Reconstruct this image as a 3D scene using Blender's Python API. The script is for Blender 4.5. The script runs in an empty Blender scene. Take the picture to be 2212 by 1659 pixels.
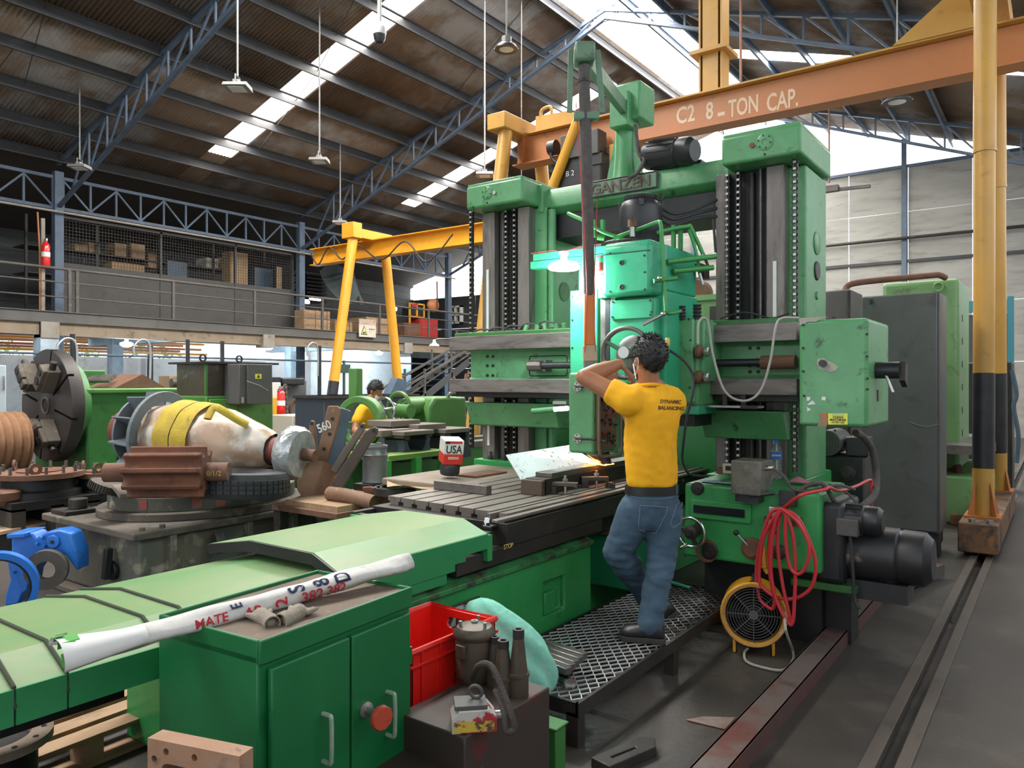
import bpy, bmesh, math, random
from math import sin, cos, pi, radians, sqrt, atan2
from mathutils import Vector, Matrix, noise
from mathutils.bvhtree import BVHTree
random.seed(7)
scene = bpy.context.scene
C = scene.collection

# ------------------------------------------------------------------ camera
F_PX, CX, HORIZON, EYE = 1640.0, 1106.0, 824.0, 1.62
YAW = math.atan(1189 / 1640.0)
CA, SA = cos(YAW), sin(YAW)
cam_d = bpy.data.cameras.new('camera')
cam_d.sensor_width = 36.0
cam_d.lens = F_PX / 2212 * 36
cam_d.shift_y = -(829.5 - HORIZON) / 2212
cam_d.clip_end = 300
cam = bpy.data.objects.new('camera', cam_d)
C.objects.link(cam)
fw = Vector((CA, SA, 0)); rt = Vector((SA, -CA, 0)); up = Vector((0, 0, 1))
M3 = Matrix((rt, up, -fw)).transposed()
cam.matrix_world = Matrix.Translation((0, 0, EYE)) @ M3.to_4x4()
scene.camera = cam

def P(u, v, d=None, X=None, Y=None, z=None):
    """a point of the place, given its bearing and its distance (or the plane it lies in)"""
    r = (u - CX) / F_PX
    a, b, e = CA + SA * r, SA - CA * r, (HORIZON - v) / F_PX
    if X is not None: d = X / a
    elif Y is not None: d = Y / b
    elif z is not None: d = (z - EYE) / e
    return Vector((a * d, b * d, EYE + e * d))

# ------------------------------------------------------------------ view, sky, lights
vs = scene.view_settings
scene.display_settings.display_device = 'sRGB'
vs.view_transform = 'Standard'; vs.look = 'None'; vs.gamma = 1.0; vs.use_curve_mapping = False
vs.exposure = 0.0
w = bpy.data.worlds.new('world'); scene.world = w; w.use_nodes = True
bg = w.node_tree.nodes['Background']
bg.inputs[0].default_value = (0.86, 0.93, 1.0, 1); bg.inputs[1].default_value = 2.6

def area(name, loc, sx, sy, power, rot=(0, 0, 0), col=(1, 1, 1)):
    l = bpy.data.lights.new(name, 'AREA'); l.shape = 'RECTANGLE'; l.size = sx; l.size_y = sy
    l.energy = power; l.color = col
    o = bpy.data.objects.new(name, l); o.location = loc; o.rotation_euler = rot; C.objects.link(o)
    return o
def roof_z(y): return 10.85 - 0.31 * abs(y - 9.0)
RA = math.atan(0.31)
# daylight through the ridge skylight and through the two translucent strips of each slope
area('daylight_ridge_left', (11, 9.32, 10.62), 30, 0.6, 1500, (-RA, 0, 0), (1, .97, .93))
area('daylight_ridge_right', (11, 8.2, 10.5), 30, 1.5, 3600, (RA, 0, 0), (1, .97, .93))
for sxx in (12.15, 19.55):
    area('daylight_strip', (sxx, 15.0, roof_z(15.0) - .06), .62, 7.6, 520, (-RA, 0, 0), (1, .95, .88))
    area('daylight_strip', (sxx, 3.2, roof_z(3.2) - .06), .62, 7.0, 420, (RA, 0, 0), (1, .95, .88))

# ------------------------------------------------------------------ materials
MATS = {}
def mat(name, col, rough=.55, metal=0.0, col2=None, scale=3.0, lo=.4, hi=.65, dirt=None, dscale=9.0, dlo=.58, dhi=.72,
        bump=0.0, bscale=40.0, stretch=None, emit=None, estr=0.0, alpha=None, trans=0.0, coat=0.0, third=None):
    if name in MATS: return MATS[name]
    m = bpy.data.materials.new(name); m.use_nodes = True
    nt = m.node_tree; N = nt.nodes; L = nt.links
    b = N['Principled BSDF']
    b.inputs['Base Color'].default_value = (*col, 1); b.inputs['Roughness'].default_value = rough
    b.inputs['Metallic'].default_value = metal
    if coat: b.inputs['Coat Weight'].default_value = coat
    if trans: b.inputs['Transmission Weight'].default_value = trans
    if alpha is not None: b.inputs['Alpha'].default_value = alpha
    if emit: b.inputs['Emission Color'].default_value = (*emit, 1); b.inputs['Emission Strength'].default_value = estr
    if col2 or dirt or bump:
        tc = N.new('ShaderNodeTexCoord'); src = tc.outputs['Object']
        if stretch:
            mp = N.new('ShaderNodeMapping'); mp.inputs['Scale'].default_value = stretch
            L.new(src, mp.inputs[0]); src = mp.outputs[0]
        cur = None
        def layer(base, c2, sc, l, h, det=6, dist=0.0):
            n = N.new('ShaderNodeTexNoise'); n.inputs['Scale'].default_value = sc; n.inputs['Detail'].default_value = det
            n.inputs['Roughness'].default_value = .62; n.inputs['Distortion'].default_value = dist
            L.new(src, n.inputs['Vector'])
            r = N.new('ShaderNodeMapRange'); r.inputs[1].default_value = l; r.inputs[2].default_value = h
            L.new(n.outputs['Fac'], r.inputs[0])
            mx = N.new('ShaderNodeMix'); mx.data_type = 'RGBA'
            L.new(r.outputs[0], mx.inputs['Factor'])
            if base is None: mx.inputs['A'].default_value = (*col, 1)
            else: L.new(base, mx.inputs['A'])
            mx.inputs['B'].default_value = (*c2, 1)
            return mx.outputs['Result']
        if col2: cur = layer(cur, col2, scale, lo, hi)
        if third: cur = layer(cur, third, scale * 2.3, .52, .7, 8, .6)
        if dirt: cur = layer(cur, dirt, dscale, dlo, dhi, 8, .4)
        if cur: L.new(cur, b.inputs['Base Color'])
        if bump:
            n = N.new('ShaderNodeTexNoise'); n.inputs['Scale'].default_value = bscale; n.inputs['Detail'].default_value = 5
            L.new(src, n.inputs['Vector'])
            bp = N.new('ShaderNodeBump'); bp.inputs['Strength'].default_value = bump; bp.inputs['Distance'].default_value = .01
            L.new(n.outputs['Fac'], bp.inputs['Height']); L.new(bp.outputs[0], b.inputs['Normal'])
    MATS[name] = m
    return m

GREEN = mat('machine_green_paint', (.078, .275, .105), .38, 0, (.125, .345, .155), 2.2, dirt=(.028, .075, .035), dscale=9, dlo=.60, dhi=.72, third=(.10, .26, .12), bump=.12, bscale=30)
GREENB = mat('bed_green_paint', (.022, .240, .062), .36, 0, (.045, .30, .085), 2.0, dirt=(.016, .06, .024), dscale=6, dlo=.62, dhi=.8, bump=.12, bscale=25)
GREENH = mat('head_green_paint', (.030, .330, .170), .33, 0, (.05, .40, .22), 3, dirt=(.02, .12, .06), dscale=9, dlo=.64, dhi=.8, bump=.15, bscale=40)
COVER = mat('dusty_cover_green', (.125, .285, .105), .42, 0, (.215, .30, .125), 1.6, .36, .62, dirt=(.27, .285, .165), dscale=3.2, dlo=.55, dhi=.75, bump=.05, stretch=(.6, 1.6, 1.6))
COVERS = mat('cover_skirt_green', (.020, .225, .075), .4, 0, (.035, .27, .10), 2, dirt=(.05, .16, .07), dscale=6)
CABG = mat('cabinet_green_paint', (.004, .125, .034), .42, 0, (.008, .150, .044), 3, dirt=(.03, .17, .07), dscale=14, dlo=.66, dhi=.8, bump=.08, bscale=20)
LATHEG = mat('lathe_green_paint', (.085, .230, .050), .4, 0, (.065, .19, .042), 2, dirt=(.035, .07, .02), dscale=5, dlo=.6, dhi=.78)
OLDG = mat('worn_green_paint', (.042, .175, .038), .45, 0, (.03, .13, .03), 2, dirt=(.02, .05, .018), dscale=4, dlo=.55, dhi=.75)
PALEG = mat('pale_green_paint', (.16, .31, .12), .4, 0, (.13, .27, .10), 2, dirt=(.07, .12, .05), dscale=5)
MINT = mat('grey_green_paint', (.13, .23, .14), .45, 0, (.10, .19, .12), 3, dirt=(.05, .08, .05), dscale=8)
STEEL = mat('worn_machined_steel', (.20, .18, .165), .42, .55, (.14, .12, .11), 2.5, dirt=(.055, .045, .04), dscale=6, dlo=.5, dhi=.75, stretch=(1, 1, 1))
COLST = mat('column_slideway_steel', (.225, .195, .178), .45, .35, (.15, .13, .118), 3, dirt=(.07, .06, .055), dscale=5, dlo=.52, dhi=.75, stretch=(4, 4, .6))
SLIDE = mat('dull_slideway_steel', (.205, .178, .162), .45, .35, (.14, .12, .11), 3, dirt=(.05, .042, .04), dscale=5, dlo=.5, dhi=.75, stretch=(4, .7, 4))
TABLE = mat('oily_table_steel', (.23, .20, .175), .4, .35, (.16, .135, .115), 2, dirt=(.10, .06, .035), dscale=7, dlo=.55, dhi=.75, stretch=(.5, 2, 1))
DARKST = mat('dark_oily_steel', (.052, .045, .04), .5, .4, (.03, .026, .024), 3, dirt=(.10, .08, .06), dscale=8, dlo=.6, dhi=.8)
BLACKM = mat('black_grease', (.012, .012, .013), .5, .2, (.02, .02, .02), 4)
BLACKP = mat('black_paint', (.017, .018, .02), .42, .1, (.03, .03, .032), 4, dirt=(.07, .065, .06), dscale=7, dlo=.62, dhi=.8)
CHROME = mat('bright_chrome', (.6, .6, .6), .22, 1.0)
NICKEL = mat('dull_nickel', (.42, .41, .39), .38, .9)
RUST = mat('rusty_iron', (.165, .060, .030), .8, .1, (.09, .036, .022), 4, dirt=(.25, .13, .075), dscale=9, dlo=.55, dhi=.75, bump=.3)
RUSTB = mat('brown_rust', (.17, .085, .05), .8, .1, (.12, .055, .035), 4, dirt=(.05, .03, .022), dscale=8, bump=.3)
PRIMER = mat('red_oxide_primer', (.20, .055, .038), .7, 0, (.15, .042, .03), 4, dirt=(.06, .03, .025), dscale=8, bump=.2)
CASTG = mat('cast_iron_grey_green', (.075, .083, .072), .7, .1, (.125, .108, .078), 2.5, dirt=(.30, .27, .20), dscale=5, dlo=.58, dhi=.68, bump=.4, bscale=18)
CASTD = mat('dusty_cast_iron', (.115, .095, .072), .8, 0, (.062, .054, .045), 3, dirt=(.21, .18, .135), dscale=6, dlo=.56, dhi=.74, bump=.4, bscale=18)
BLUEGREY = mat('blue_grey_paint', (.075, .115, .155), .5, 0, (.055, .085, .12), 3, dirt=(.04, .05, .065), dscale=6)
TRUSS = mat('truss_blue_paint', (.085, .125, .185), .55, 0, (.06, .085, .12), 1.2, dirt=(.05, .055, .06), dscale=4, dlo=.55, dhi=.75)
PURL = mat('purlin_dark_grey', (.042, .044, .050), .65, .0, (.034, .033, .034), 1.0, dirt=(.07, .07, .07), dscale=3)
CAGEM = mat('dark_cage_sheet', (.058, .055, .052), .65, .0, (.048, .045, .042), 2, dirt=(.035, .033, .03), dscale=5)
YELL = mat('crane_yellow_paint', (.56, .30, .055), .42, 0, (.48, .26, .06), 1.6, dirt=(.30, .16, .05), dscale=5, dlo=.6, dhi=.8)
YELL2 = mat('bright_yellow_paint', (.70, .32, .020), .4, 0, (.62, .28, .02), 2, dirt=(.33, .15, .03), dscale=6, dlo=.62, dhi=.8)
ORNG = mat('crane_orange_paint', (.50, .185, .060), .45, 0, (.44, .17, .06), 1.2, dirt=(.25, .09, .035), dscale=4, dlo=.6, dhi=.8)
LETTER = mat('painted_white_letters', (.72, .55, .38), .6, dirt=(.5, .22, .08), col2=(.68, .5, .34), dscale=30, dlo=.6, dhi=.7)
WHITE = mat('white_paint', (.75, .75, .72), .5, 0, (.68, .68, .64), 4)
CONC = mat('concrete', (.33, .30, .255), .85, 0, (.26, .23, .19), 2, dirt=(.16, .14, .115), dscale=5, bump=.2)
CONCW = mat('painted_wall', (.62, .63, .62), .8, 0, (.50, .50, .48), 1.5, dirt=(.30, .29, .27), dscale=3, dlo=.55, dhi=.75)
GREYM = mat('grey_sheet_metal', (.098, .093, .088), .6, .1, (.08, .075, .07), 2, dirt=(.07, .065, .06), dscale=5)
CABGREY = mat('grey_cabinet_paint', (.095, .099, .096), .42, .1, (.075, .075, .07), 1.6, dirt=(.045, .04, .035), dscale=4, dlo=.55, dhi=.8)
WOOD = mat('rough_wood', (.36, .235, .135), .8, 0, (.27, .165, .09), 3, dirt=(.14, .09, .055), dscale=7, stretch=(1, 6, 6))
CARD = mat('cardboard', (.44, .29, .165), .85, 0, (.36, .23, .125), 3)
PAPER = mat('creased_paper', (.68, .63, .55), .75, 0, (.55, .49, .41), 6, bump=.5, bscale=14)
RUBBER = mat('black_rubber', (.022, .024, .026), .62, 0, (.035, .037, .04), 6)
REDP = mat('red_plastic', (.72, .016, .010), .32, 0, (.62, .013, .010), 4, dirt=(.33, .02, .015), dscale=9, dlo=.66, dhi=.8)
REDPAINT = mat('red_paint', (.42, .03, .025), .5, 0, (.30, .025, .02), 4)
REDH = mat('red_rubber_hose', (.52, .028, .035), .42)
GLOSSRED = mat('extinguisher_red', (.72, .02, .015), .28, coat=.5)
BLUEP = mat('bright_blue_paint', (.012, .135, .52), .4, 0, (.02, .17, .58), 3, dirt=(.008, .08, .32), dscale=8)
SKYL = mat('translucent_skylight', (.9, .9, .9), .6, emit=(1, .98, .95), estr=5.0)

# ------------------------------------------------------------------ mesh building
def rotm(R):
    if R is None: return Matrix.Identity(3)
    if isinstance(R, Matrix): return R.to_3x3()
    from mathutils import Euler
    return Euler(R, 'XYZ').to_matrix()
def frame(d):
    d = Vector(d).normalized()
    a = Vector((0, 0, 1)) if abs(d.z) < .95 else Vector((1, 0, 0))
    x = a.cross(d).normalized(); y = d.cross(x).normalized()
    return x, y, d
def smooth(pts, k=6, closed=False):
    p = [Vector(q) for q in pts]; n = len(p); out = []
    rng = range(n if closed else n - 1)
    for i in rng:
        if closed: a, b, c2, d = p[(i - 1) % n], p[i], p[(i + 1) % n], p[(i + 2) % n]
        else: a, b, c2, d = p[max(i - 1, 0)], p[i], p[i + 1], p[min(i + 2, n - 1)]
        for j in range(k):
            t = j / k
            out.append(.5 * ((2 * b) + (c2 - a) * t + (2 * a - 5 * b + 4 * c2 - d) * t * t + (3 * b - a - 3 * c2 + d) * t ** 3))
    if not closed: out.append(p[-1])
    return out
class MB:
    def __init__(s): s.v = []; s.f = []
    def add(s, vs, fs):
        o = len(s.v); s.v += [Vector(q) for q in vs]; s.f += [[i + o for i in f] for f in fs]; return s
    def box(s, x0, x1, y0, y1, z0, z1):
        return s.add([(x0, y0, z0), (x1, y0, z0), (x1, y1, z0), (x0, y1, z0), (x0, y0, z1), (x1, y0, z1), (x1, y1, z1), (x0, y1, z1)],
                     [(0, 3, 2, 1), (4, 5, 6, 7), (0, 1, 5, 4), (1, 2, 6, 5), (2, 3, 7, 6), (3, 0, 4, 7)])
    def obox(s, c, d, R=None):
        R = rotm(R); c = Vector(c); h = [q / 2 for q in d]
        vs = [c + R @ Vector((x * h[0], y * h[1], z * h[2])) for z in (-1, 1) for x, y in ((-1, -1), (1, -1), (1, 1), (-1, 1))]
        return s.add(vs, [(0, 3, 2, 1), (4, 5, 6, 7), (0, 1, 5, 4), (1, 2, 6, 5), (2, 3, 7, 6), (3, 0, 4, 7)])
    def bar(s, a, b, w, h=None, upv=(0, 0, 1)):
        a, b = Vector(a), Vector(b); h = h or w; d = (b - a).normalized(); u = Vector(upv)
        if abs(d.dot(u)) > .98: u = Vector((1, 0, 0))
        x = d.cross(u).normalized(); y = x.cross(d)
        q = [(-w / 2, -h / 2), (w / 2, -h / 2), (w / 2, h / 2), (-w / 2, h / 2)]
        return s.add([p + x * i + y * j for p in (a, b) for i, j in q], [(3, 2, 1, 0), (4, 5, 6, 7), (0, 1, 5, 4), (1, 2, 6, 5), (2, 3, 7, 6), (3, 0, 4, 7)])
    def cyl(s, a, b, r, r2=None, n=16, cap=True):
        a, b = Vector(a), Vector(b); r2 = r if r2 is None else r2; x, y, d = frame(b - a)
        vs = [p + (x * cos(2 * pi * i / n) + y * sin(2 * pi * i / n)) * q for p, q in ((a, r), (b, r2)) for i in range(n)]
        fs = [(i, (i + 1) % n, n + (i + 1) % n, n + i) for i in range(n)]
        if cap: fs += [list(range(n))[::-1], list(range(n, 2 * n))]
        return s.add(vs, fs)
    def tube(s, pts, r, n=8, closed=False, cap=True, ell=None):
        p = [Vector(q) for q in pts]; m = len(p)
        rr = r if isinstance(r, (list, tuple)) else [r] * m
        x = None; vs = []
        for i in range(m):
            if closed: d = p[(i + 1) % m] - p[i - 1]
            else: d = p[min(i + 1, m - 1)] - p[max(i - 1, 0)]
            d.normalize()
            if x is None: x = frame(d)[0]
            else:
                x = x - d * x.dot(d)
                if x.length < 1e-6: x = frame(d)[0]
                x.normalize()
            y = d.cross(x)
            for k in range(n):
                a = 2 * pi * k / n
                vs.append(p[i] + (x * cos(a) + y * sin(a) * (ell or 1)) * rr[i])
        fs = []
        for i in range(m if closed else m - 1):
            j = (i + 1) % m
            for k in range(n): fs.append((i * n + k, i * n + (k + 1) % n, j * n + (k + 1) % n, j * n + k))
        if cap and not closed: fs += [list(range(n))[::-1], list(range((m - 1) * n, m * n))]
        return s.add(vs, fs)
    def lathe(s, prof, o=(0, 0, 0), ax=(0, 0, 1), n=24, loop=False, cap=True):
        if loop: prof = list(prof) + [prof[0]]; cap = False
        o = Vector(o); x, y, d = frame(ax); vs = []; m = len(prof)
        for r, h in prof:
            for k in range(n):
                a = 2 * pi * k / n; vs.append(o + d * h + (x * cos(a) + y * sin(a)) * max(r, 1e-4))
        fs = [(i * n + k, i * n + (k + 1) % n, (i + 1) * n + (k + 1) % n, (i + 1) * n + k) for i in range(m - 1) for k in range(n)]
        if cap: fs += [list(range(n))[::-1], list(range((m - 1) * n, m * n))]
        return s.add(vs, fs)
    def prism(s, poly, ax, a, b):
        n = len(poly)
        def q(p, t): return {'x': (t, p[0], p[1]), 'y': (p[0], t, p[1]), 'z': (p[0], p[1], t)}[ax]
        return s.add([q(p, a) for p in poly] + [q(p, b) for p in poly],
                     [list(range(n))[::-1], list(range(n, 2 * n))] + [(i, (i + 1) % n, n + (i + 1) % n, n + i) for i in range(n)])
    def oprism(s, poly, o, xa, ya, t):
        """polygon in the plane (o, xa, ya), extruded by the vector t"""
        o, xa, ya, t = Vector(o), Vector(xa), Vector(ya), Vector(t); n = len(poly)
        A = [o + xa * p[0] + ya * p[1] for p in poly]
        return s.add(A + [q + t for q in A], [list(range(n))[::-1], list(range(n, 2 * n))] + [(i, (i + 1) % n, n + (i + 1) % n, n + i) for i in range(n)])
    def ring(s, c, ax, R, r, n=32, m=8):
        x, y, d = frame(ax); c = Vector(c)
        return s.tube([c + (x * cos(2 * pi * i / n) + y * sin(2 * pi * i / n)) * R for i in range(n)], r, m, True)
    def annulus(s, c, ax, ro, ri, t, n=32):
        x, y, d = frame(ax); c = Vector(c); vs = []
        for r, h in ((ri, 0), (ro, 0), (ro, t), (ri, t)):
            vs += [c + d * h + (x * cos(2 * pi * i / n) + y * sin(2 * pi * i / n)) * r for i in range(n)]
        fs = []
        for a in range(4):
            b = (a + 1) % 4
            fs += [(a * n + i, a * n + (i + 1) % n, b * n + (i + 1) % n, b * n + i) for i in range(n)]
        return s.add(vs, fs)
    def grid(s, fn, nu, nv, wrapu=False):
        vs = [fn(i / (nu if wrapu else nu - 1), j / (nv - 1)) for j in range(nv) for i in range(nu)]
        fs = [(j * nu + i, j * nu + (i + 1) % nu, (j + 1) * nu + (i + 1) % nu, (j + 1) * nu + i) for j in range(nv - 1) for i in range(nu if wrapu else nu - 1)]
        return s.add(vs, fs)
    def sphere(s, c, r, n=16, m=10, sc=(1, 1, 1)):
        c = Vector(c)
        return s.grid(lambda a, b: c + Vector((cos(2 * pi * a) * sin(pi * b) * r * sc[0], sin(2 * pi * a) * sin(pi * b) * r * sc[1], -cos(pi * b) * r * sc[2])) , n, m, True)
    def capsule(s, a, b, r1, r2, n=14):
        a, b = Vector(a), Vector(b); L = (b - a).length
        prof = [(r1 * sin(t), -r1 * cos(t)) for t in (0.01, .4, .8, 1.2)] + [(r1, 0), (r2, L)] + [(r2 * cos(t), L + r2 * sin(t)) for t in (.4, .8, 1.2, 1.56)]
        return s.lathe(prof, a, b - a, n)

def mesh_from(mb, name, off=None, ang=38, flat=False):
    me = bpy.data.meshes.new(name)
    o = off or Vector((0, 0, 0))
    me.from_pydata([tuple(v - o) for v in mb.v], [], mb.f)
    bm = bmesh.new(); bm.from_mesh(me)
    bmesh.ops.recalc_face_normals(bm, faces=bm.faces); bm.to_mesh(me); bm.free()
    if not flat:
        me.polygons.foreach_set('use_smooth', [True] * len(me.polygons))
        me.set_sharp_from_angle(angle=radians(ang))
    return me
def root_of(o):
    while o.parent: o = o.parent
    return o
def obj(name, mb, m, parent=None, bevel=0, local=False, label=None, flat=False, ang=38, kind=None, seg=2):
    """link one mesh object; coordinates are those of the place unless local=True"""
    off = Vector((0, 0, 0))
    if parent is not None and not local: off = Vector(root_of(parent).location)
    me = mb if isinstance(mb, bpy.types.Mesh) else mesh_from(mb, name, off, ang, flat)
    o = bpy.data.objects.new(name, me); C.objects.link(o)
    if m: me.materials.append(m)
    if parent is not None: o.parent = parent
    if bevel:
        b = o.modifiers.new('bevel', 'BEVEL'); b.width = bevel; b.segments = seg; b.limit_method = 'ANGLE'; b.angle_limit = radians(40)
        b.harden_normals = False
    if label: o['label'] = label
    if kind: o['kind'] = kind
    return o
def tag(o, label, cat, group=None):
    o['label'] = label; o['category'] = cat
    if group: o['group'] = group
    return o
def thing(name, label, cat, loc=(0, 0, 0), rotz=0, group=None):
    o = bpy.data.objects.new(name, None); C.objects.link(o)
    o.empty_display_size = .1; o.location = loc; o.rotation_euler = (0, 0, rotz)
    return tag(o, label, cat, group)
def struct(name, mb, m, parent=None, **k):
    o = obj(name, mb, m, parent, **k)
    if parent is None: o['kind'] = 'structure'
    return o
def dup(root, loc, rotz=None, label=None, group=None):
    r = root.copy(); C.objects.link(r); r.location = loc
    if rotz is not None: r.rotation_euler = (0, 0, rotz)
    if label: r['label'] = label
    if group: r['group'] = group
    def rec(a, b):
        for ch in list(a.children):
            c2 = ch.copy(); C.objects.link(c2); c2.parent = b; rec(ch, c2)
    rec(root, r); return r
def evald(o):
    bpy.context.view_layer.update()
    dg = bpy.context.evaluated_depsgraph_get()
    return bpy.data.meshes.new_from_object(o.evaluated_get(dg))
def cut(o, mb):
    """cut real openings into a mesh"""
    par = o.parent; off = Vector(root_of(o).location) if par else Vector((0, 0, 0))
    me = mesh_from(mb, 'cutter', off, flat=True)
    k = bpy.data.objects.new('cutter', me); C.objects.link(k)
    if par: k.parent = par
    md = o.modifiers.new('b', 'BOOLEAN'); md.operation = 'DIFFERENCE'; md.object = k; md.solver = 'EXACT'
    bev = [q for q in o.modifiers if q.type == 'BEVEL']
    for q in bev: q.show_viewport = False
    new = evald(o)
    o.modifiers.remove(md)
    for q in bev: q.show_viewport = True
    o.data = new; new.set_sharp_from_angle(angle=radians(38))
    bpy.data.objects.remove(k)
def face(d):
    """right and up axes of a surface seen from outside, by the direction it faces"""
    return {'-x': ((0, -1, 0), (0, 0, 1)), '-y': ((1, 0, 0), (0, 0, 1)), '+x': ((0, 1, 0), (0, 0, 1)), '+z': ((1, 0, 0), (0, 1, 0))}[d]
def textmesh(s, size, depth=.002, bold=0.0, squeeze=1.0):
    cu = bpy.data.curves.new('lettering', 'FONT'); cu.body = s; cu.size = size; cu.extrude = depth / 2; cu.offset = bold
    cu.align_x = 'CENTER'; cu.align_y = 'CENTER'; cu.resolution_u = 3
    t = bpy.data.objects.new('lettering', cu); C.objects.link(t)
    me = evald(t); bpy.data.objects.remove(t)
    for v in me.vertices: v.co.x *= squeeze
    return me
def text(s, size, m, parent, pos, rgt, upv, depth=.002, bold=0.0, squeeze=1.0, name='lettering', local=False):
    me = textmesh(s, size, depth, bold, squeeze)
    r = Vector(rgt).normalized(); u = Vector(upv).normalized(); n = r.cross(u)
    off = Vector((0, 0, 0)) if (local or parent is None) else Vector(root_of(parent).location)
    for v in me.vertices: v.co = Vector(pos) - off + r * v.co.x + u * v.co.y + n * v.co.z
    return obj(name, me, m, parent)
def stadium(cx, cy, w, h, n=6):
    r = h / 2; L = max(w / 2 - r, 0)
    return [(cx + L + r * cos(a), cy + r * sin(a)) for a in [(-.5 + i / n) * pi for i in range(n + 1)]] + \
           [(cx - L + r * cos(a), cy + r * sin(a)) for a in [(.5 + i / n) * pi for i in range(n + 1)]]
def circ(cx, cy, r, n=20): return [(cx + r * cos(2 * pi * i / n), cy + r * sin(2 * pi * i / n)) for i in range(n)]
def rrect(x0, x1, y0, y1, r, n=4):
    out = []
    for cx, cy, a0 in ((x1 - r, y1 - r, 0), (x0 + r, y1 - r, .5), (x0 + r, y0 + r, 1), (x1 - r, y0 + r, 1.5)):
        out += [(cx + r * cos((a0 + .5 * i / n) * pi), cy + r * sin((a0 + .5 * i / n) * pi)) for i in range(n + 1)]
    return out

# ------------------------------------------------------------------ the hall
FLOORM = mat('oily_concrete_floor', (.062, .052, .043), .5, 0, (.036, .032, .029), 1.1, .38, .66, dirt=(.115, .094, .072), dscale=2.1, dlo=.56, dhi=.78, bump=.25, bscale=30)
fl = MB()
for x0, x1, y0, y1 in ((-9, 27, .69, 33), (-9, 27, -4, .515), (-9, 27, .515, .69)):
    z = -.05 if (y0, y1) == (.515, .69) else 0
    fl.box(x0, x1, y0, y1, -.25, z)
struct('floor', fl, FLOORM, flat=True)
RAILM = mat('worn_steel_strip', (.115, .094, .078), .55, .2, (.085, .07, .06), 2, dirt=(.06, .05, .042), dscale=5, stretch=(.6, 2, 2))
for i, (y0, y1) in enumerate(((.635, .695), (.512, .570))):
    o = struct('trim_%d' % (i + 1), MB().box(-9, 26, y0, y1, -.04, .008), RAILM, bevel=.003)
    o['label'] = 'steel strip edging the crane rail groove in the floor'
DUSTY = mat('dusty_patch', (.25, .22, .17), .9)

# corrugated roof
ROOFM = mat('dusty_corrugated_roofing', (.29, .275, .26), .6, .2, (.20, .145, .10), .30, .45, .53, dirt=(.165, .115, .08), dscale=1.1, dlo=.52, dhi=.66, third=(.15, .105, .072))
PITCH = .0762 * 1.25
def wave_sheet(x0, x1, y0, y1, name, parent):
    n = int(round((x1 - x0) / PITCH)) * 6
    mb = MB(); rows = 2
    for y in (y0, y1):
        for i in range(n + 1):
            x = x0 + (x1 - x0) * i / n
            mb.v.append(Vector((x, y, roof_z(y) + .020 * cos(2 * pi * (x - x0) / (x1 - x0) * round((x1 - x0) / PITCH)))))
    mb.f = [[i, i + 1, n + 2 + i, n + 1 + i] for i in range(n)]
    me = bpy.data.meshes.new(name); me.from_pydata([tuple(v) for v in mb.v], [], mb.f)
    me.polygons.foreach_set('use_smooth', [True] * len(me.polygons))
    o = bpy.data.objects.new(name, me); C.objects.link(o); me.materials.append(ROOFM)
    sd = o.modifiers.new('thickness', 'SOLIDIFY'); sd.thickness = .004
    if parent: o.parent = parent
    return o
ceil = bpy.data.objects.new('ceiling', None); C.objects.link(ceil); ceil['kind'] = 'structure'
cols = [-6.0, -3.5, -1.0, 1.5, 4.0, 6.5, 9.0, 11.80, 12.50, 15.0, 17.2, 19.2, 19.9, 22.0, 24.0, 26.2]
for a, b in zip(cols[:-1], cols[1:]):
    strip = (a, b) in ((11.80, 12.50), (19.2, 19.9))
    for y0, y1 in ((9.65, 15.6), (15.6, 20.9), (7.4, 2.6), (2.6, -3.0)):
        if strip:
            if y0 in (15.6,): wave_sheet(a, b, 18.7, y1, 'roof_sheet', ceil)
            if y0 == 2.6: wave_sheet(a, b, -.6, y1, 'roof_sheet', ceil)
            if y0 == 9.65: wave_sheet(a, b, 9.65, 10.6, 'roof_sheet', ceil)
        else: wave_sheet(a, b, y0, y1, 'roof_sheet', ceil)
def sky_panel(x0, x1, y0, y1):
    z0, z1 = roof_z(y0), roof_z(y1)
    obj('skylight_panel', MB().add([(x0, y0, z0), (x1, y0, z0), (x1, y1, z1), (x0, y1, z1), (x0, y0, z0 + .01), (x1, y0, z0 + .01), (x1, y1, z1 + .01), (x0, y1, z1 + .01)],
        [(0, 3, 2, 1), (4, 5, 6, 7), (0, 1, 5, 4), (1, 2, 6, 5), (2, 3, 7, 6), (3, 0, 4, 7)]), SKYL, ceil, flat=True)
PY = [9.75 + 1.17 * i for i in range(10)]
for x0, x1 in ((11.80, 12.50), (19.2, 19.9)):
    ys = [10.6] + [y for y in PY if y > 10.7 and y < 18.6] + [18.7]
    for a, b in zip(ys[:-1], ys[1:]): sky_panel(x0, x1, a, b)
    ys = [7.4, 6.1, 4.9, 3.7, 2.5, 1.3, .1, -.6]
    for a, b in zip(ys[:-1], ys[1:]): sky_panel(x0, x1, b, a)
for x0 in [-6 + 2.3 * i for i in range(14)]:
    sky_panel(x0, x0 + 2.3, 9.0, 9.65); sky_panel(x0, x0 + 2.3, 8.2, 9.0); sky_panel(x0, x0 + 2.3, 7.4, 8.2)
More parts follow.
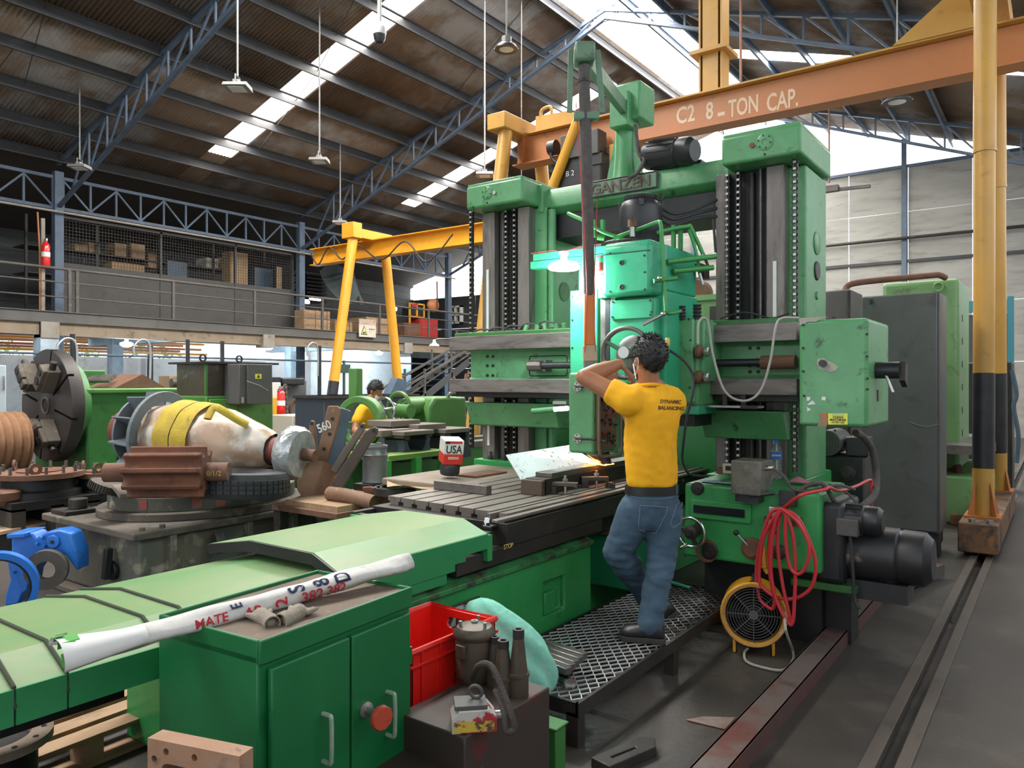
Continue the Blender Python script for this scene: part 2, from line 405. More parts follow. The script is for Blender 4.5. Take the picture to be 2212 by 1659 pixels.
# purlins
def zpurlin(y, x0, x1):
    z = roof_z(y) - .022; sl = -.31 if y > 9 else .31
    k = 1 if y > 9 else -1
    return MB().prism([(y - .03, z - .03 * sl), (y + .03, z + .03 * sl), (y + .03, z - .02), (y + .008, z - .02), (y + .008, z - .22), (y - .06, z - .22), (y - .06, z - .245), (y - .008, z - .245), (y - .008, z - .02), (y - .03, z - .02)], 'x', x0, x1)
for y in PY + [7.4, 6.2, 5.03, 3.86, 2.69, 1.52, .35, -.82, -2.0, 8.25]:
    obj('purlin', zpurlin(y, -6, 26.2), TRUSS if y < 9 else PURL, ceil)
# sag rods between purlins
for x in (4.4, 10.2, 14.4):
    obj('sag_rod', MB().tube([(x, 9.8, roof_z(9.8) - .1), (x + 1.8, 14.5, roof_z(14.5) - .12), (x + 2.6, 17.9, roof_z(17.9) - .12)], .009, 5), PURL, ceil)
# roof trusses
def zb(y): return 10.47 - .39 * abs(y - 9)
def zt(y): return 10.66 - .31 * abs(y - 9)
def truss(X, label):
    t = thing('roof_truss', label, 'truss', (X, 9, zb(9)), group='blue steel roof trusses')
    for sgn in (1, -1):
        ye = 9 + sgn * 11.5
        obj('bottom_chord', MB().bar((X, 9, zb(9)), (X, ye, zb(ye)), .10, .075), TRUSS, t, bevel=.008)
        for s2 in (-1, 1):
            pass
        obj('top_chord', MB().bar((X, 9, zt(9)), (X, ye, zt(ye)), .11, .085), TRUSS, t, bevel=.008)
        n = 13
        for i in range(n):
            ya, yb = 9 + sgn * (.3 + i * .87), 9 + sgn * (.3 + (i + .5) * .87); yc = 9 + sgn * (.3 + (i + 1) * .87)
            if abs(yc - 9) > 11.5: break
            obj('web_post', MB().bar((X, ya, zb(ya)), (X, ya, zt(ya)), .045), TRUSS, t)
            obj('web_diagonal', MB().bar((X, ya, zt(ya)), (X, yc, zb(yc)), .045), TRUSS, t)
    obj('ridge_plate', MB().box(X - .02, X + .02, 8.75, 9.25, zb(9) - .08, zt(9) + .06), TRUSS, t)
    return t
truss(1.25, 'blue steel roof truss over the camera, nearest of the row')
truss(8.77, 'blue steel roof truss crossing the upper left corner')
truss(16.3, 'blue steel roof truss whose apex shows below the ridge skylight')
truss(23.8, 'far blue roof truss just in front of the gable windows')
# building columns at the eave
for i, X in enumerate((1.25, 8.77, 16.3, 23.8)):
    c = MB()
    c.box(X - .11, X + .11, 20.40, 20.60, 0, 6.9)
    o = obj('steel_column', c, TRUSS, bevel=.01)
    tag(o, ['blue steel column beyond the left edge of the mezzanine', 'blue steel column beside the red fire extinguisher on the mezzanine',
            'blue steel column behind the end of the far yellow crane beam', 'far blue steel column at the end of the mezzanine'][i], 'column', 'blue eave columns')
    o = obj('steel_column', MB().box(X - .11, X + .11, -2.7, -2.5, 0, 6.9), TRUSS, bevel=.01)
    tag(o, 'blue steel column on the open right side of the hall', 'column', 'right side columns')
# eave truss girders between the columns
for i, (xa, xb) in enumerate(((1.4, 8.65), (8.9, 16.2), (16.4, 23.7))):
    t = thing('eave_girder', ['blue lattice girder left of the first blue column', 'blue lattice girder above the mesh cage of the mezzanine', 'blue lattice girder above the far end of the mezzanine'][i], 'girder', (xa, 20.5, 5.95), group='eave girders')
    for nm, z in (('top_chord', 6.75), ('bottom_chord', 5.98)): obj(nm, MB().box(xa, xb, 20.46, 20.54, z - .04, z + .04), TRUSS, t)
    n = 11; st = (xb - xa) / n
    for k in range(n + 1):
        obj('web_post', MB().box(xa + k * st - .025, xa + k * st + .025, 20.475, 20.525, 6.02, 6.71), TRUSS, t)
        if k < n:
            a, b = (6.70, 6.02) if k % 2 == 0 else (6.02, 6.70)
            obj('web_diagonal', MB().bar((xa + k * st, 20.5, a), (xa + (k + 1) * st, 20.5, b), .045), TRUSS, t)
# conduit along the eave
o = obj('conduit_pipe', MB().cyl((1.4, 20.3, 5.86), (24, 20.3, 5.86), .03, n=8), CONC); tag(o, 'thin grey conduit running below the eave girders', 'pipe')

# gable wall at the far end
GABLEM = mat('painted_fibre_panel', (.31, .305, .275), .75, 0, (.25, .245, .22), 1.2, dirt=(.18, .175, .155), dscale=2.5, dlo=.52, dhi=.72, stretch=(1, .35, 2.2))
gw = bpy.data.objects.new('wall_far', None); C.objects.link(gw); gw.location = (26.3, 9, 0); gw['kind'] = 'structure'
gx = 26.3
pal = [GABLEM]
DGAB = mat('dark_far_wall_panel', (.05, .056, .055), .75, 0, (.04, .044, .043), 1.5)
for k in range(17):
    y0 = -3.0 + k * 1.72
    zs = [0, 2.2, 4.0, 5.4, 6.9, 8.28]
    if y0 > 17: zs = [0, 2.2, 4.0, 5.45]
    elif y0 > 15: zs = [0, 2.2, 4.0, 5.4, 6.9, 7.6]
    for a, b in zip(zs[:-1], zs[1:]):
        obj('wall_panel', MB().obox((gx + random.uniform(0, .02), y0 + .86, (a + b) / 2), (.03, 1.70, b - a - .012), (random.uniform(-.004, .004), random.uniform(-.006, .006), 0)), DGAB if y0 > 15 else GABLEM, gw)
for k in range(7):
    y = -2.9 + k * 3.44 / 1.0
    if y > 20.6: break
    h = min(roof_z(y) - .15, 10.6)
    obj('wall_stud', MB().box(gx - .12, gx - .02, y - .07, y + .07, 0, h), TRUSS, gw)
for z in (5.35, 8.30):
    obj('wall_girt', MB().box(gx - .09, gx - .03, -3, 20.6 if z < 6 else 18, z - .045, z + .045), PURL if z < 6 else TRUSS, gw)
# daylit gable glazing above the panels
GLZ = mat('daylit_gable_glazing', (.9, .9, .9), .6, emit=(1, 1, 1), estr=4.0)
for a, b in ((-2.0, 1.0), (1.0, 4.0), (4.0, 7.4), (7.4, 10.6), (10.6, 13.8), (13.8, 17.0)):
    w1 = struct('window_1' if a == -2.0 else 'window_%d' % (int(a) + 4), MB().prism([(a + .03, 8.36), (b - .03, 8.36), (b - .03, max(roof_z(b) - .12, 8.4)), ] + ([(9.0, roof_z(9) - .12)] if a < 9 < b else []) + [(a + .03, max(roof_z(a) - .12, 8.4))], 'x', gx + .0, gx + .02), GLZ, flat=True)
    w1['label'] = 'bright daylit gable window above the grey wall panels'
struct('window_20', MB().prism([(18.2, 5.5), (25.2, 5.5), (25.2, 5.95), (20.5, 7.1), (18.2, 7.85)], 'x', gx, gx + .02), GLZ, flat=True)['label'] = 'small bright gable window at the end of the mezzanine'
# long side wall on the right, out of the picture: low wall, open above
struct('wall_right', MB().box(-6, 26.3, -3.2, -3.0, 0, 3.4), CONCW)
# end wall behind the camera with a wide open doorway
struct('wall_near', MB().box(-6.2, -6.0, -3.2, -.5, 0, 7.2).box(-6.2, -6.0, 6.5, 28, 0, 7.2).box(-6.2, -6.0, -.5, 6.5, 4.6, 7.2), CONCW)
# ------------------------------------------------------------------ left side: mezzanine and what lies under it
def onY(u, v, Y): return P(u, v, Y=Y)
# outer walls of the left side
LOWW = struct('wall_left', MB().box(-6, 20.4, 28.0, 28.2, 0, 2.50).box(20.4, 26.3, 25.0, 25.2, 0, 3.0).box(20.4, 20.6, 25.2, 28.2, 0, 2.5), mat('yard_white_wall', (.80, .82, .82), .8, 0, (.72, .73, .72), 1.2, dirt=(.5, .5, .48), dscale=2, dlo=.55, dhi=.8))
DARKW = mat('dark_corrugated_wall', (.055, .06, .06), .7, 0, (.04, .042, .042), 1.5)
uw = bpy.data.objects.new('wall_upper_left', None); C.objects.link(uw); uw.location = (10, 25, 3.2); uw['kind'] = 'structure'
for k in range(13):
    x0 = -6 + k * 2.5; mb = MB()
    for j in range(10): mb.box(x0, x0 + 2.49, 25.0, 25.03, 3.25 + j * .37, 3.25 + j * .37 + .30).box(x0, x0 + 2.49, 25.02, 25.04, 3.25 + j * .37 + .29, 3.25 + (j + 1) * .37 + .01)
    obj('wall_sheet', mb, DARKW, uw)
obj('lean_roof', MB().prism([(20.5, 7.22), (25.4, 6.0), (25.4, 6.05), (20.5, 7.30)], 'x', -6, 26.3), mat('dark_roof_sheet', (.05, .042, .036), .8), uw)
# mezzanine floor
mz = bpy.data.objects.new('trim_9', None); C.objects.link(mz); mz.location = (10, 19, 3); mz['kind'] = 'structure'; mz['label'] = 'mezzanine floor with steel fascia and concrete edge beam'
obj('fascia_channel', MB().prism([(18.98, 2.99), (19.10, 2.99), (19.10, 3.26), (18.98, 3.26), (18.98, 3.24), (19.02, 3.22), (19.02, 3.03), (18.98, 3.01)], 'x', -6, 26.2), mat('fascia_grey', (.11, .105, .097), .6, 0, (.09, .083, .075), 1.5, dirt=(.08, .075, .07), dscale=3), mz)
obj('edge_beam', MB().box(-6, 26.2, 19.06, 19.34, 2.70, 2.99), mat('beam_concrete', (.30, .235, .165), .8, 0, (.25, .19, .13), 1.5, dirt=(.13, .10, .07), dscale=4), mz)
obj('slab', MB().box(-6, 26.2, 19.1, 25, 2.99, 3.22), CONC, mz)
for k, X in enumerate((7.96, 13.95, 19.87)):
    obj('beam_end', MB().box(X - .2, X + .2, 18.97, 19.35, 2.62, 3.0), CONC, mz, bevel=.01)
BLUELIT = mat('blue_lit_concrete', (.48, .58, .66), .7, 0, (.30, .38, .44), 2)  # concrete, with the bluish lamp light put into its colour
for X, Y, s, lab in ((7.96, 19.2, .2, 'pale concrete column under the mezzanine behind the lathe chuck'), (11.75, 23.6, .17, 'concrete column under the mezzanine near the glowing lamp, coloured as if lit blue'), (18.35, 23.6, .19, 'concrete column under the mezzanine left of the yellow crane leg, coloured as if lit blue')):
    tag(obj('concrete_column', MB().box(X - s, X + s, Y - s, Y + s, 0, 2.99), BLUELIT, bevel=.01), lab, 'column', 'columns under the mezzanine')
for X in (5.5, 11.75, 18.35): obj('cross_beam', MB().box(X - .15, X + .15, 19.3, 25, 2.74, 3.0), BLUELIT, mz)
# railing
rl = thing('railing', 'grey steel pipe railing along the edge of the mezzanine', 'railing', (13, 19.05, 3.26))
RM = mat('railing_grey', (.105, .097, .086), .6, .1, (.07, .065, .058), 2, dirt=(.28, .26, .22), dscale=9, dlo=.6, dhi=.75)
obj('top_rail', MB().cyl((-6, 19.05, 4.27), (26, 19.05, 4.27), .035, n=10), RM, rl)
for z in (3.60, 3.95): obj('mid_rail', MB().cyl((-6, 19.05, z), (26, 19.05, z), .018, n=8), RM, rl)
for X in (-4, -1.5, 1, 3.5, 6.0, 8.41, 8.58, 11.0, 13.5, 16.0, 18.5, 21.0, 23.5, 25.8):
    obj('post', MB().box(X - .035, X + .035, 19.02, 19.08, 3.24, 4.25), RM, rl)
# cage on the mezzanine: sheet-metal panels below, wire mesh above
cg = thing('storage_cage', 'grey storage cage with sheet panels below and wire mesh above on the mezzanine', 'cage', (12.5, 20.7, 3.22))
xs = [8.95, 11.6, 14.0, 16.15]
for a, b in zip(xs[:-1], xs[1:]):
    obj('sheet_panel', MB().box(a + .02, b - .02, 20.72, 20.76, 3.22, 4.66), CAGEM, cg)
    wm = MB(); n = int((b - a) / .085)
    for k in range(n): x = a + .04 + k * (b - a - .08) / n; wm.box(x - .004, x + .004, 20.735, 20.743, 4.66, 5.82)
    for k in range(14): z = 4.66 + k * .085; wm.box(a + .02, b - .02, 20.727, 20.735, z - .004, z + .004)
    obj('wire_mesh', wm, DARKST, cg, kind='stuff')
for X in xs: obj('cage_post', MB().box(X - .03, X + .03, 20.70, 20.78, 3.22, 5.85), CAGEM, cg)
obj('cage_header', MB().box(8.95, 16.15, 20.70, 20.78, 5.80, 5.88), CAGEM, cg)
obj('side_panel', MB().box(16.1, 16.15, 20.75, 23.5, 3.22, 5.8), DARKW, cg)
# shelves and stored boxes behind the mesh
sh = thing('storage_shelf', 'dark steel shelving holding boxes behind the wire mesh', 'shelf', (12, 22.2, 3.22))
for z in (3.45, 4.50, 5.22): obj('shelf_board', MB().box(8.6, 15.9, 21.9, 22.7, z - .03, z), DARKST, sh)
for X in (8.6, 10.4, 12.2, 14.0, 15.9): obj('upright', MB().box(X - .03, X + .03, 21.88, 21.94, 3.22, 6.0), DARKST, sh)
def boxed(name, X0, X1, z0, z1, m, lab, cat='box', y=21.98, dp=.6, grp='boxes stored in the cage'):
    return tag(obj(name, MB().box(X0, X1, y, y + dp, z0, z1), m, bevel=.008), lab, cat, grp)
TEAL = mat('teal_tarp', (.03, .15, .19), .5)
def sX(u, Y=21.98): return P(u, 500, Y=Y).x
for u0, u1, z0, z1, m, lab in ((162, 190, 5.22, 5.42, CARD, 'small carton on the top cage shelf by the blue column'), (192, 216, 5.22, 5.50, CARD, 'carton on the top cage shelf, second from the blue column'),
      (142, 182, 4.52, 4.86, TEAL, 'teal wrapped bundle on the middle cage shelf'), (188, 212, 4.52, 4.64, WHITE, 'low white carton on the middle cage shelf'), (215, 226, 4.52, 4.64, WHITE, 'small white carton beside the low white one'), (228, 241, 4.52, 4.65, WHITE, 'small white carton touching the large brown crate'),
      (242, 312, 4.51, 5.05, CARD, 'large brown carton on the middle cage shelf'), (249, 273, 5.23, 5.60, CARD, 'brown carton standing on the top cage shelf above the large one'), (284, 313, 5.22, 5.66, CARD, 'tall brown carton on the top cage shelf'), (321, 340, 5.0, 5.44, WOOD, 'narrow wooden box at the right end of the top cage shelf'),
      (446, 472, 5.24, 5.55, PAPER, 'pale carton on the shelf behind the middle mesh panel'), (475, 490, 5.24, 5.62, CARD, 'brown carton right of the pale one behind the mesh'), (466, 490, 4.55, 4.74, RUSTB, 'reddish crate low behind the middle mesh panel')):
    boxed('storage_box', sX(u0), sX(u1), z0, z1, m, lab)
boxed('wrapped_stack', sX(496, 21.4), sX(534, 21.4), 3.24, 5.75, CARD, 'tall brown carton stack wrapped with tape behind the mesh', 'box', 21.35, .45)
boxed('wrapped_stack', sX(548, 21.4), sX(588, 21.4), 3.24, 5.35, mat('blue_stretch_film', (.05, .085, .12), .25), 'tall bluish film-wrapped stack behind the mesh', 'box', 21.35, .45)
boxed('wooden_board', sX(598, 20.9), sX(609, 20.9), 3.24, 5.4, WOOD, 'upright brown board at the right end of the cage', 'board', 20.9, .06)
boxed('partition_board', sX(362, 21.4), sX(405, 21.4), 3.24, 5.2, BLUEGREY, 'large blue grey panel leaning behind the second mesh panel', 'panel', 21.4, .1)
# fire extinguisher on its post
def extinguisher(loc, h, lab, mnt=True, s=1.0):
    t = thing('fire_extinguisher', lab, 'fire extinguisher', loc)
    t.scale = (s, s, s)
    obj('cylinder', MB().lathe([(.07, 0), (.08, .02), (.08, .46), (.06, .52), (.03, .54), (.03, .57)], (0, 0, 0), (0, 0, 1), 20), GLOSSRED, t, local=True)
    obj('label_band', MB().lathe([(.081, .24), (.0815, .24), (.0815, .34), (.081, .34)], (0, 0, 0), (0, 0, 1), 20), WHITE, t, local=True)
    obj('valve', MB().obox((0, 0, .60), (.03, .10, .05)), NICKEL, t, local=True)
    obj('hose', MB().tube(smooth([(0, .03, .59), (0, .10, .52), (0, .095, .3)], 4), .012, 6), RUBBER, t, local=True)
    return t
e0 = onY(97, 602, 19.8); ex = extinguisher((e0.x, 19.75, 4.33), 0, 'red fire extinguisher on a pale post behind the mezzanine railing', s=1.15)
tag(obj('extinguisher_post', MB().box(e0.x - .05, e0.x + .03, 19.86, 19.92, 3.22, 5.55), CONC), 'pale post carrying the fire extinguisher on the mezzanine', 'post')
tag(obj('orange_pipe', MB().tube([onY(81, 458, 19.9), onY(86, 545, 19.9), (onY(86, 545, 19.9).x, 19.9, 3.22)], .02, 7), ORNG), 'thin orange pipe beside the extinguisher post', 'pipe')
# things standing along the mezzanine
def crate(u0, u1, vt, Y, lab, m=WOOD, dp=.9, zb_=3.23, name='wooden_crate'):
    a, b = onY(u0, vt, Y), onY(u1, vt, Y)
    t = thing(name, lab, 'crate', ((a.x + b.x) / 2, Y, zb_), group='crates on the mezzanine')
    zt_ = a.z
    for x0, x1 in ((a.x, b.x),):
        n = 3
        for k in range(n):
            hh = (zt_ - zb_) / n
            obj('plank', MB().box(x0, x1, Y, Y + .03, zb_ + k * hh + .005, zb_ + (k + 1) * hh - .005), m, t)
        for x in (x0 + .06, (x0 + x1) / 2, x1 - .06): obj('batten', MB().box(x - .05, x + .05, Y - .03, Y, zb_, zt_), m, t)
        obj('body', MB().box(x0 + .01, x1 - .01, Y + .03, Y + dp, zb_, zt_ - .01), m, t)
    return t
crate(655, 712, 668, 19.9, dp=.45, lab= 'brown plywood crate behind the railing right of the blue column')
crate(722, 760, 690, 20.1, 'low pale wooden crate behind the warning sign')
crate(790, 842, 684, 20.1, 'pale low crate right of the warning sign', zb_=3.23)
q0, q1 = onY(908, 672, 20.6), onY(946, 714, 20.6)
rcb = thing('red_cabinet', 'red metal cabinet standing on the mezzanine under the yellow generator', 'cabinet', ((q0.x + q1.x) / 2, 20.6, 3.23))
obj('body', MB().box(q0.x, q1.x, 20.6, 21.3, 3.23, 4.14), REDPAINT, rcb, bevel=.01); obj('door', MB().box(q0.x + .05, q1.x - .05, 20.58, 20.6, 3.3, 4.1), REDPAINT, rcb)
obj('open_shelf', MB().box(q0.x - .9, q0.x, 20.6, 21.3, 3.23, 3.9), RUSTB, rcb)
a, b = onY(886, 670, 20.7), onY(913, 646, 20.7)
gn = thing('generator', 'yellow framed generator on top of the red mezzanine cabinet', 'generator', ((a.x + b.x) / 2, 20.7, 4.14))
x0, x1 = a.x, b.x + .1
for x in (x0, (x0 + x1) / 2, x1): obj('frame_post', MB().box(x - .03, x + .03, 20.7, 20.76, 3.9 if x == x0 else 4.14, 4.72), YELL2, gn)
obj('frame_rail', MB().box(x0, x1, 20.7, 20.76, 4.66, 4.72).box(x0, x1, 20.7, 20.76, 4.14, 4.2), YELL2, gn)
obj('engine', MB().box(x0 + .05, x1 - .05, 20.78, 21.2, 4.16, 4.6), BLACKP, gn, bevel=.03); obj('nameplate', MB().box(x0 + .08, x0 + .4, 20.69, 20.70, 4.56, 4.7), REDPAINT, gn)
obj('fuel_tank', MB().sphere(onY(935, 660, 20.8), .28, 14, 10, (1.2, .6, 1)), ORNG, gn)
tag(obj('red_pipe', MB().cyl(onY(944, 608, 20.6), onY(945, 668, 20.6), .03, n=8), PRIMER), 'thin red pipe rising behind the generator', 'pipe')
a = P(983, 680, X=26.14); wnf = thing('window_frame', 'small white window frame fixed on the dark far wall above the mezzanine', 'window frame', (26.14, a.y, a.z))
for dx0, dx1, dz0, dz1 in ((-.35, -.28, -.4, .4), (.28, .35, -.4, .4), (-.35, .35, -.4, -.33), (-.35, .35, .33, .4), (-.03, .03, -.4, .4), (-.35, .35, -.03, .03)):
    obj('frame_bar', MB().box(26.1, 26.3, a.y + dx0, a.y + dx1, a.z + dz0, a.z + dz1), WHITE, wnf)
# tarpaulin-covered heap
tp = MB().grid(lambda s, t: onY(688 + 62 * s, 575 + 78 * t, 22) + Vector((0, -1.2 * t + .25 * sin(5 * s + 3 * t), -.15 * sin(9 * s))), 14, 10)
tag(obj('tarpaulin', tp, mat('grey_green_tarpaulin', (.075, .095, .092), .7, 0, (.05, .065, .065), 2)), 'grey green tarpaulin draped over a heap at the back of the mezzanine', 'tarpaulin')
for k in range(8):
    a = onY(662 + (k % 2) * 2, 590 + k * 8, 22.5); tag(obj('stacked_tray', MB().box(a.x, a.x + .95, 22.5, 23.2, a.z - .06, a.z + .02), BLACKP, bevel=.01), 'black tray in the tall stack beside the tarpaulin', 'tray', 'black trays stacked beside the tarpaulin')
# warning sign hung on the railing
sg = P(795, 709, Y=18.9)
sn = thing('warning_sign', 'white warning sign with yellow triangle hanging on the mezzanine railing', 'sign', (sg.x, 18.93, sg.z - .3))
hw_, hh_ = .38, .30
obj('board', MB().box(sg.x - hw_, sg.x + hw_, 18.92, 18.94, sg.z - hh_, sg.z + hh_), mat('aged_white_sign', (.62, .56, .48), .6, 0, (.5, .42, .33), 3), sn)
obj('header_band', MB().box(sg.x - hw_, sg.x + hw_, 18.914, 18.92, sg.z + .12, sg.z + hh_), mat('faded_brown_band', (.36, .24, .18), .7, 0, (.5, .4, .32), 6), sn)
tri = [(sg.x - .30, sg.z - .22), (sg.x - .02, sg.z - .22), (sg.x - .16, sg.z + .08)]
obj('triangle', MB().prism(tri, 'y', 18.910, 18.92), BLACKP, sn)
cxm = (sum(p[0] for p in tri) / 3, sum(p[1] for p in tri) / 3)
obj('triangle_field', MB().prism([(cxm[0] + (p[0] - cxm[0]) * .78, cxm[1] + (p[1] - cxm[1]) * .78) for p in tri], 'y', 18.905, 18.911), mat('sign_yellow', (.68, .6, .12), .6), sn)
obj('pictogram', MB().prism(circ(cxm[0] - .03, cxm[1] - .04, .035, 10), 'y', 18.902, 18.906).prism(circ(cxm[0] + .04, cxm[1] - .03, .028, 10), 'y', 18.902, 18.906), BLACKP, sn)
text('progress', .075, DKT if 'DKT' in globals() else BLACKP, sn, (sg.x + .19, 18.915, sg.z - .02), *face('-y'), depth=.002)
# lamps under and over the mezzanine
LAMPM = mat('lit_lamp_glass', (1, 1, 1), .4, emit=(.85, .95, 1), estr=14)
def bulb(loc, lab, r=.16, power=160):
    t = thing('ceiling_lamp', lab, 'lamp', loc, group='glowing lamps under the mezzanine')
    obj('globe', MB().lathe([(r * .5, .06), (r, .03), (r, -.02), (r * .6, -.07), (.01, -.085)], (0, 0, 0), (0, 0, 1), 18), LAMPM, t, local=True)
    obj('holder', MB().cyl((0, 0, .05), (0, 0, .13), r * .3, n=10), WHITE, t, local=True)
    l = bpy.data.lights.new('lamp_light', 'POINT'); l.energy = power; l.color = (.72, .88, 1); l.shadow_soft_size = .2
    lo = bpy.data.objects.new('lamp_light', l); lo.location = (0, 0, -.25); lo.parent = t; C.objects.link(lo)
    return t
bulb((10.2, 19.9, 2.60), 'glowing round lamp under the mezzanine above the lathe headstock')
bulb((3.5, 21.5, 2.70), 'glowing lamp under the mezzanine beyond the left edge', .16, 220)
bulb((22.3, 23.0, 2.80), 'added lamp under the far end of the mezzanine that brightens the white wall', .16, 420)  # added lamp, only there to brighten the white wall behind
bulb((16.5, 22.5, 2.80), 'glowing lamp deep under the mezzanine', .16, 260)
for u, v in ((657, 652), (682, 646), (848, 665)):
    a = onY(u, v, 20.6)
    ft = thing('tube_light', 'glowing tube lamp hanging at the back of the mezzanine' if u != 848 else 'small glowing lamp beside the second yellow crane leg', 'lamp', a, group='small lamps on the mezzanine')
    obj('tube', MB().obox((0, 0, 0), (.42, .08, .10 if u != 848 else .2)), LAMPM, ft, local=True, bevel=.02); obj('back_plate', MB().obox((0, .06, .03), (.46, .03, .14)), WHITE, ft, local=True)
# pipe frame under the mezzanine edge
pf = thing('curtain_rail', 'dark pipe frame with hooks running below the mezzanine edge', 'rail', (12, 18.6, 0))
obj('top_pipe', MB().cyl((2, 18.6, 2.25), (22, 18.6, 2.25), .028, n=8), BLUEGREY, pf)
for u in (157, 405, 480, 690): a = onY(u, 800, 18.6); obj('upright_pipe', MB().cyl((a.x, 18.6, 0), (a.x, 18.6, 2.72), .06, n=10), BLACKP, pf)
for u in (145, 307, 675):
    a = onY(u, 770, 18.55); obj('hook', MB().tube(smooth([a + Vector((-.2, 0, 0)), a + Vector((-.2, 0, .25)), a + Vector((0, 0, .42)), a + Vector((.2, 0, .25)), a + Vector((.2, 0, -.6))], 5), .03, 7), mat('galvanised', (.4, .42, .43), .45, .6), pf)
# staircase
stc = thing('staircase', 'steel staircase with sloping handrail rising to the mezzanine', 'staircase', (17.5, 17.5, 0))
for Yq in (17.0, 17.9):
    obj('stringer', MB().bar((16.3, Yq, -.1), (22.5, Yq, 3.2), .06, .22), DARKW, stc)
    obj('handrail', MB().bar((16.6, Yq, .12 + .9), (23.9, Yq, 3.95 + .05), .07, .07), RM, stc)
    obj('mid_handrail', MB().bar((16.9, Yq, .12 + .65), (23.2, Yq, 3.6 + .05), .035, .035), RM, stc)
    for k in range(5): x = 17.2 + k * 1.35; z = .12 + .9 + (x - 16.6) * .525; obj('rail_post', MB().box(x - .03, x + .03, Yq - .03, Yq + .03, z - 1.0, z), RM, stc)
for k in range(16): x = 16.5 + k * .385; obj('tread', MB().box(x, x + .28, 17.0, 17.9, .03 + k * .205, .06 + k * .205), DARKST, stc)
# outside, seen through the gap over the low wall: racked orange beams and greenery
ork = thing('beam_rack', 'stack of orange steel beams stored outside behind the low wall', 'beam rack', (10, 27.5, 0))
for k in range(7): obj('beam', MB().box(2 + (k % 3) * .6, 17 - (k % 2), 27 + .2 * (k % 3), 27.18 + .2 * (k % 3), 2.62 + k * .10, 2.70 + k * .10), random.choice([ORNG, YELL2, RUST, ORNG]), ork)
for X in (3, 9, 15): obj('rack_post', MB().box(X, X + .15, 27.6, 27.75, 0, 3.4), DARKST, ork)
LEAF = mat('leaf_green', (.12, .30, .05), .6, 0, (.2, .42, .08), 4)  # two leaf greens mixed by noise
def leafblob(c, r, lab):
    mb = MB(); rnd = random.Random(int(c[0] * 100))
    for k in range(260):
        v = Vector((rnd.gauss(0, 1), rnd.gauss(0, 1), rnd.gauss(0, 1))).normalized() * r * rnd.uniform(.5, 1); v.z *= .7
        p = Vector(c) + v; a = Vector((rnd.gauss(0, 1), rnd.gauss(0, 1), rnd.gauss(0, 1))).normalized(); b = a.orthogonal().normalized()
        L = .16
        mb.add([p, p + a * L + b * .05, p + a * L * 2, p + a * L - b * .05], [(0, 1, 2, 3)])
    t = thing('shrub', lab, 'shrub', (c[0], c[1], 0), group='shrubs outside the hall')
    obj('foliage', mb, LEAF, t, flat=True, kind='stuff'); obj('trunk', MB().cyl((c[0], c[1], 0), (c[0], c[1], c[2]), .06, n=7), RUSTB, t)
for x in (4, 7.2, 10.5, 13.3, 16.2): leafblob((x, 30 + random.random(), 2.3 + random.random() * .3), 1.25, 'leafy green shrub outside behind the low wall')
# wall equipment and machines under the mezzanine (middle distance)
def simple(name, u0, u1, v0, v1, Y, dp, m, lab, cat, parts=None, bev=.015, floor=False, grp=None):
    a, b = onY(u0, v0, Y), onY(u1, v1, Y)
    t = thing(name, lab, cat, ((a.x + b.x) / 2, Y + dp / 2, 0 if floor else b.z), group=grp)
    obj('body', MB().box(a.x, b.x, Y, Y + dp, 0 if floor else b.z, a.z), m, t, bevel=bev)
    return t, a, b
MAROON = mat('maroon_machine_paint', (.16, .022, .03), .45, 0, (.12, .02, .026), 3)
t, a, b = simple('welding_set', 400, 442, 866, 900, 14.5, .8, MAROON, 'maroon machine body behind the big lathe headstock', 'machine', floor=True)
obj('top_tray', MB().box(a.x - .05, b.x + .05, 14.45, 15.3, a.z, a.z + .04), DARKST, t)
t, a, b = simple('welding_set', 645, 692, 860, 900, 14.8, .8, MAROON, 'maroon machine with rounded side left of the black crane leg', 'machine', floor=True)
obj('side_disc', MB().cyl((b.x, 14.7, .7), (b.x, 14.8, .7), .35, n=24), MAROON, t)
t, a, b = simple('press_machine', 610, 662, 822, 862, 14.0, .7, CABGREY, 'grey block-shaped machine under the mezzanine', 'machine', floor=True)
obj('head', MB().box(a.x - .15, b.x - .2, 13.8, 14.0, a.z - .1, a.z + .06), BLACKP, t, bevel=.03); obj('motor', MB().cyl(onY(592, 815, 13.9), onY(592, 836, 13.9), .14, n=14), BLACKP, t)
obj('jib', MB().bar(onY(596, 822, 13.9), onY(625, 835, 13.9), .12, .1), BLACKP, t)
t, a, b = simple('control_cabinet', 632, 694, 898, 940, 11.5, .7, mat('cream_paint', (.52, .46, .36), .5), 'cream control cabinet behind the wrapped rotor', 'cabinet', floor=True)
obj('vent_slot', MB().box(a.x + .12, a.x + .16, 11.49, 11.5, .9, 1.05).box(a.x + .2, a.x + .24, 11.49, 11.5, .9, 1.05), BLACKM, t); obj('opening', MB().box(b.x - .3, b.x - .06, 11.49, 11.5, .85, 1.02), DARKST, t)
t, a, b = simple('switch_box', 403, 432, 795, 838, 17.5, .3, mat('grey_box_paint', (.34, .37, .39), .5), 'tall grey switch box with open dark door under the mezzanine', 'switch box'); obj('open_door', MB().box(a.x, a.x + .35, 17.44, 17.5, b.z + .02, a.z - .02), BLACKM, t); obj('wall_bracket', MB().box(a.x, a.x + .06, 17.5, 17.56, 0, b.z), DARKST, t)
t, a, b = simple('pipe_rack', 366, 402, 812, 855, 18.0, .5, mat('tan_timber', (.42, .27, .14), .7), 'tan timber rack holding steel pipes', 'rack', floor=True, bev=0)
for k in range(4): q = onY(370 + 7 * k, 826, 17.9); obj('pipe', MB().cyl(q, q + Vector((1.8, 0, 0)), .10, n=12), STEEL, t)
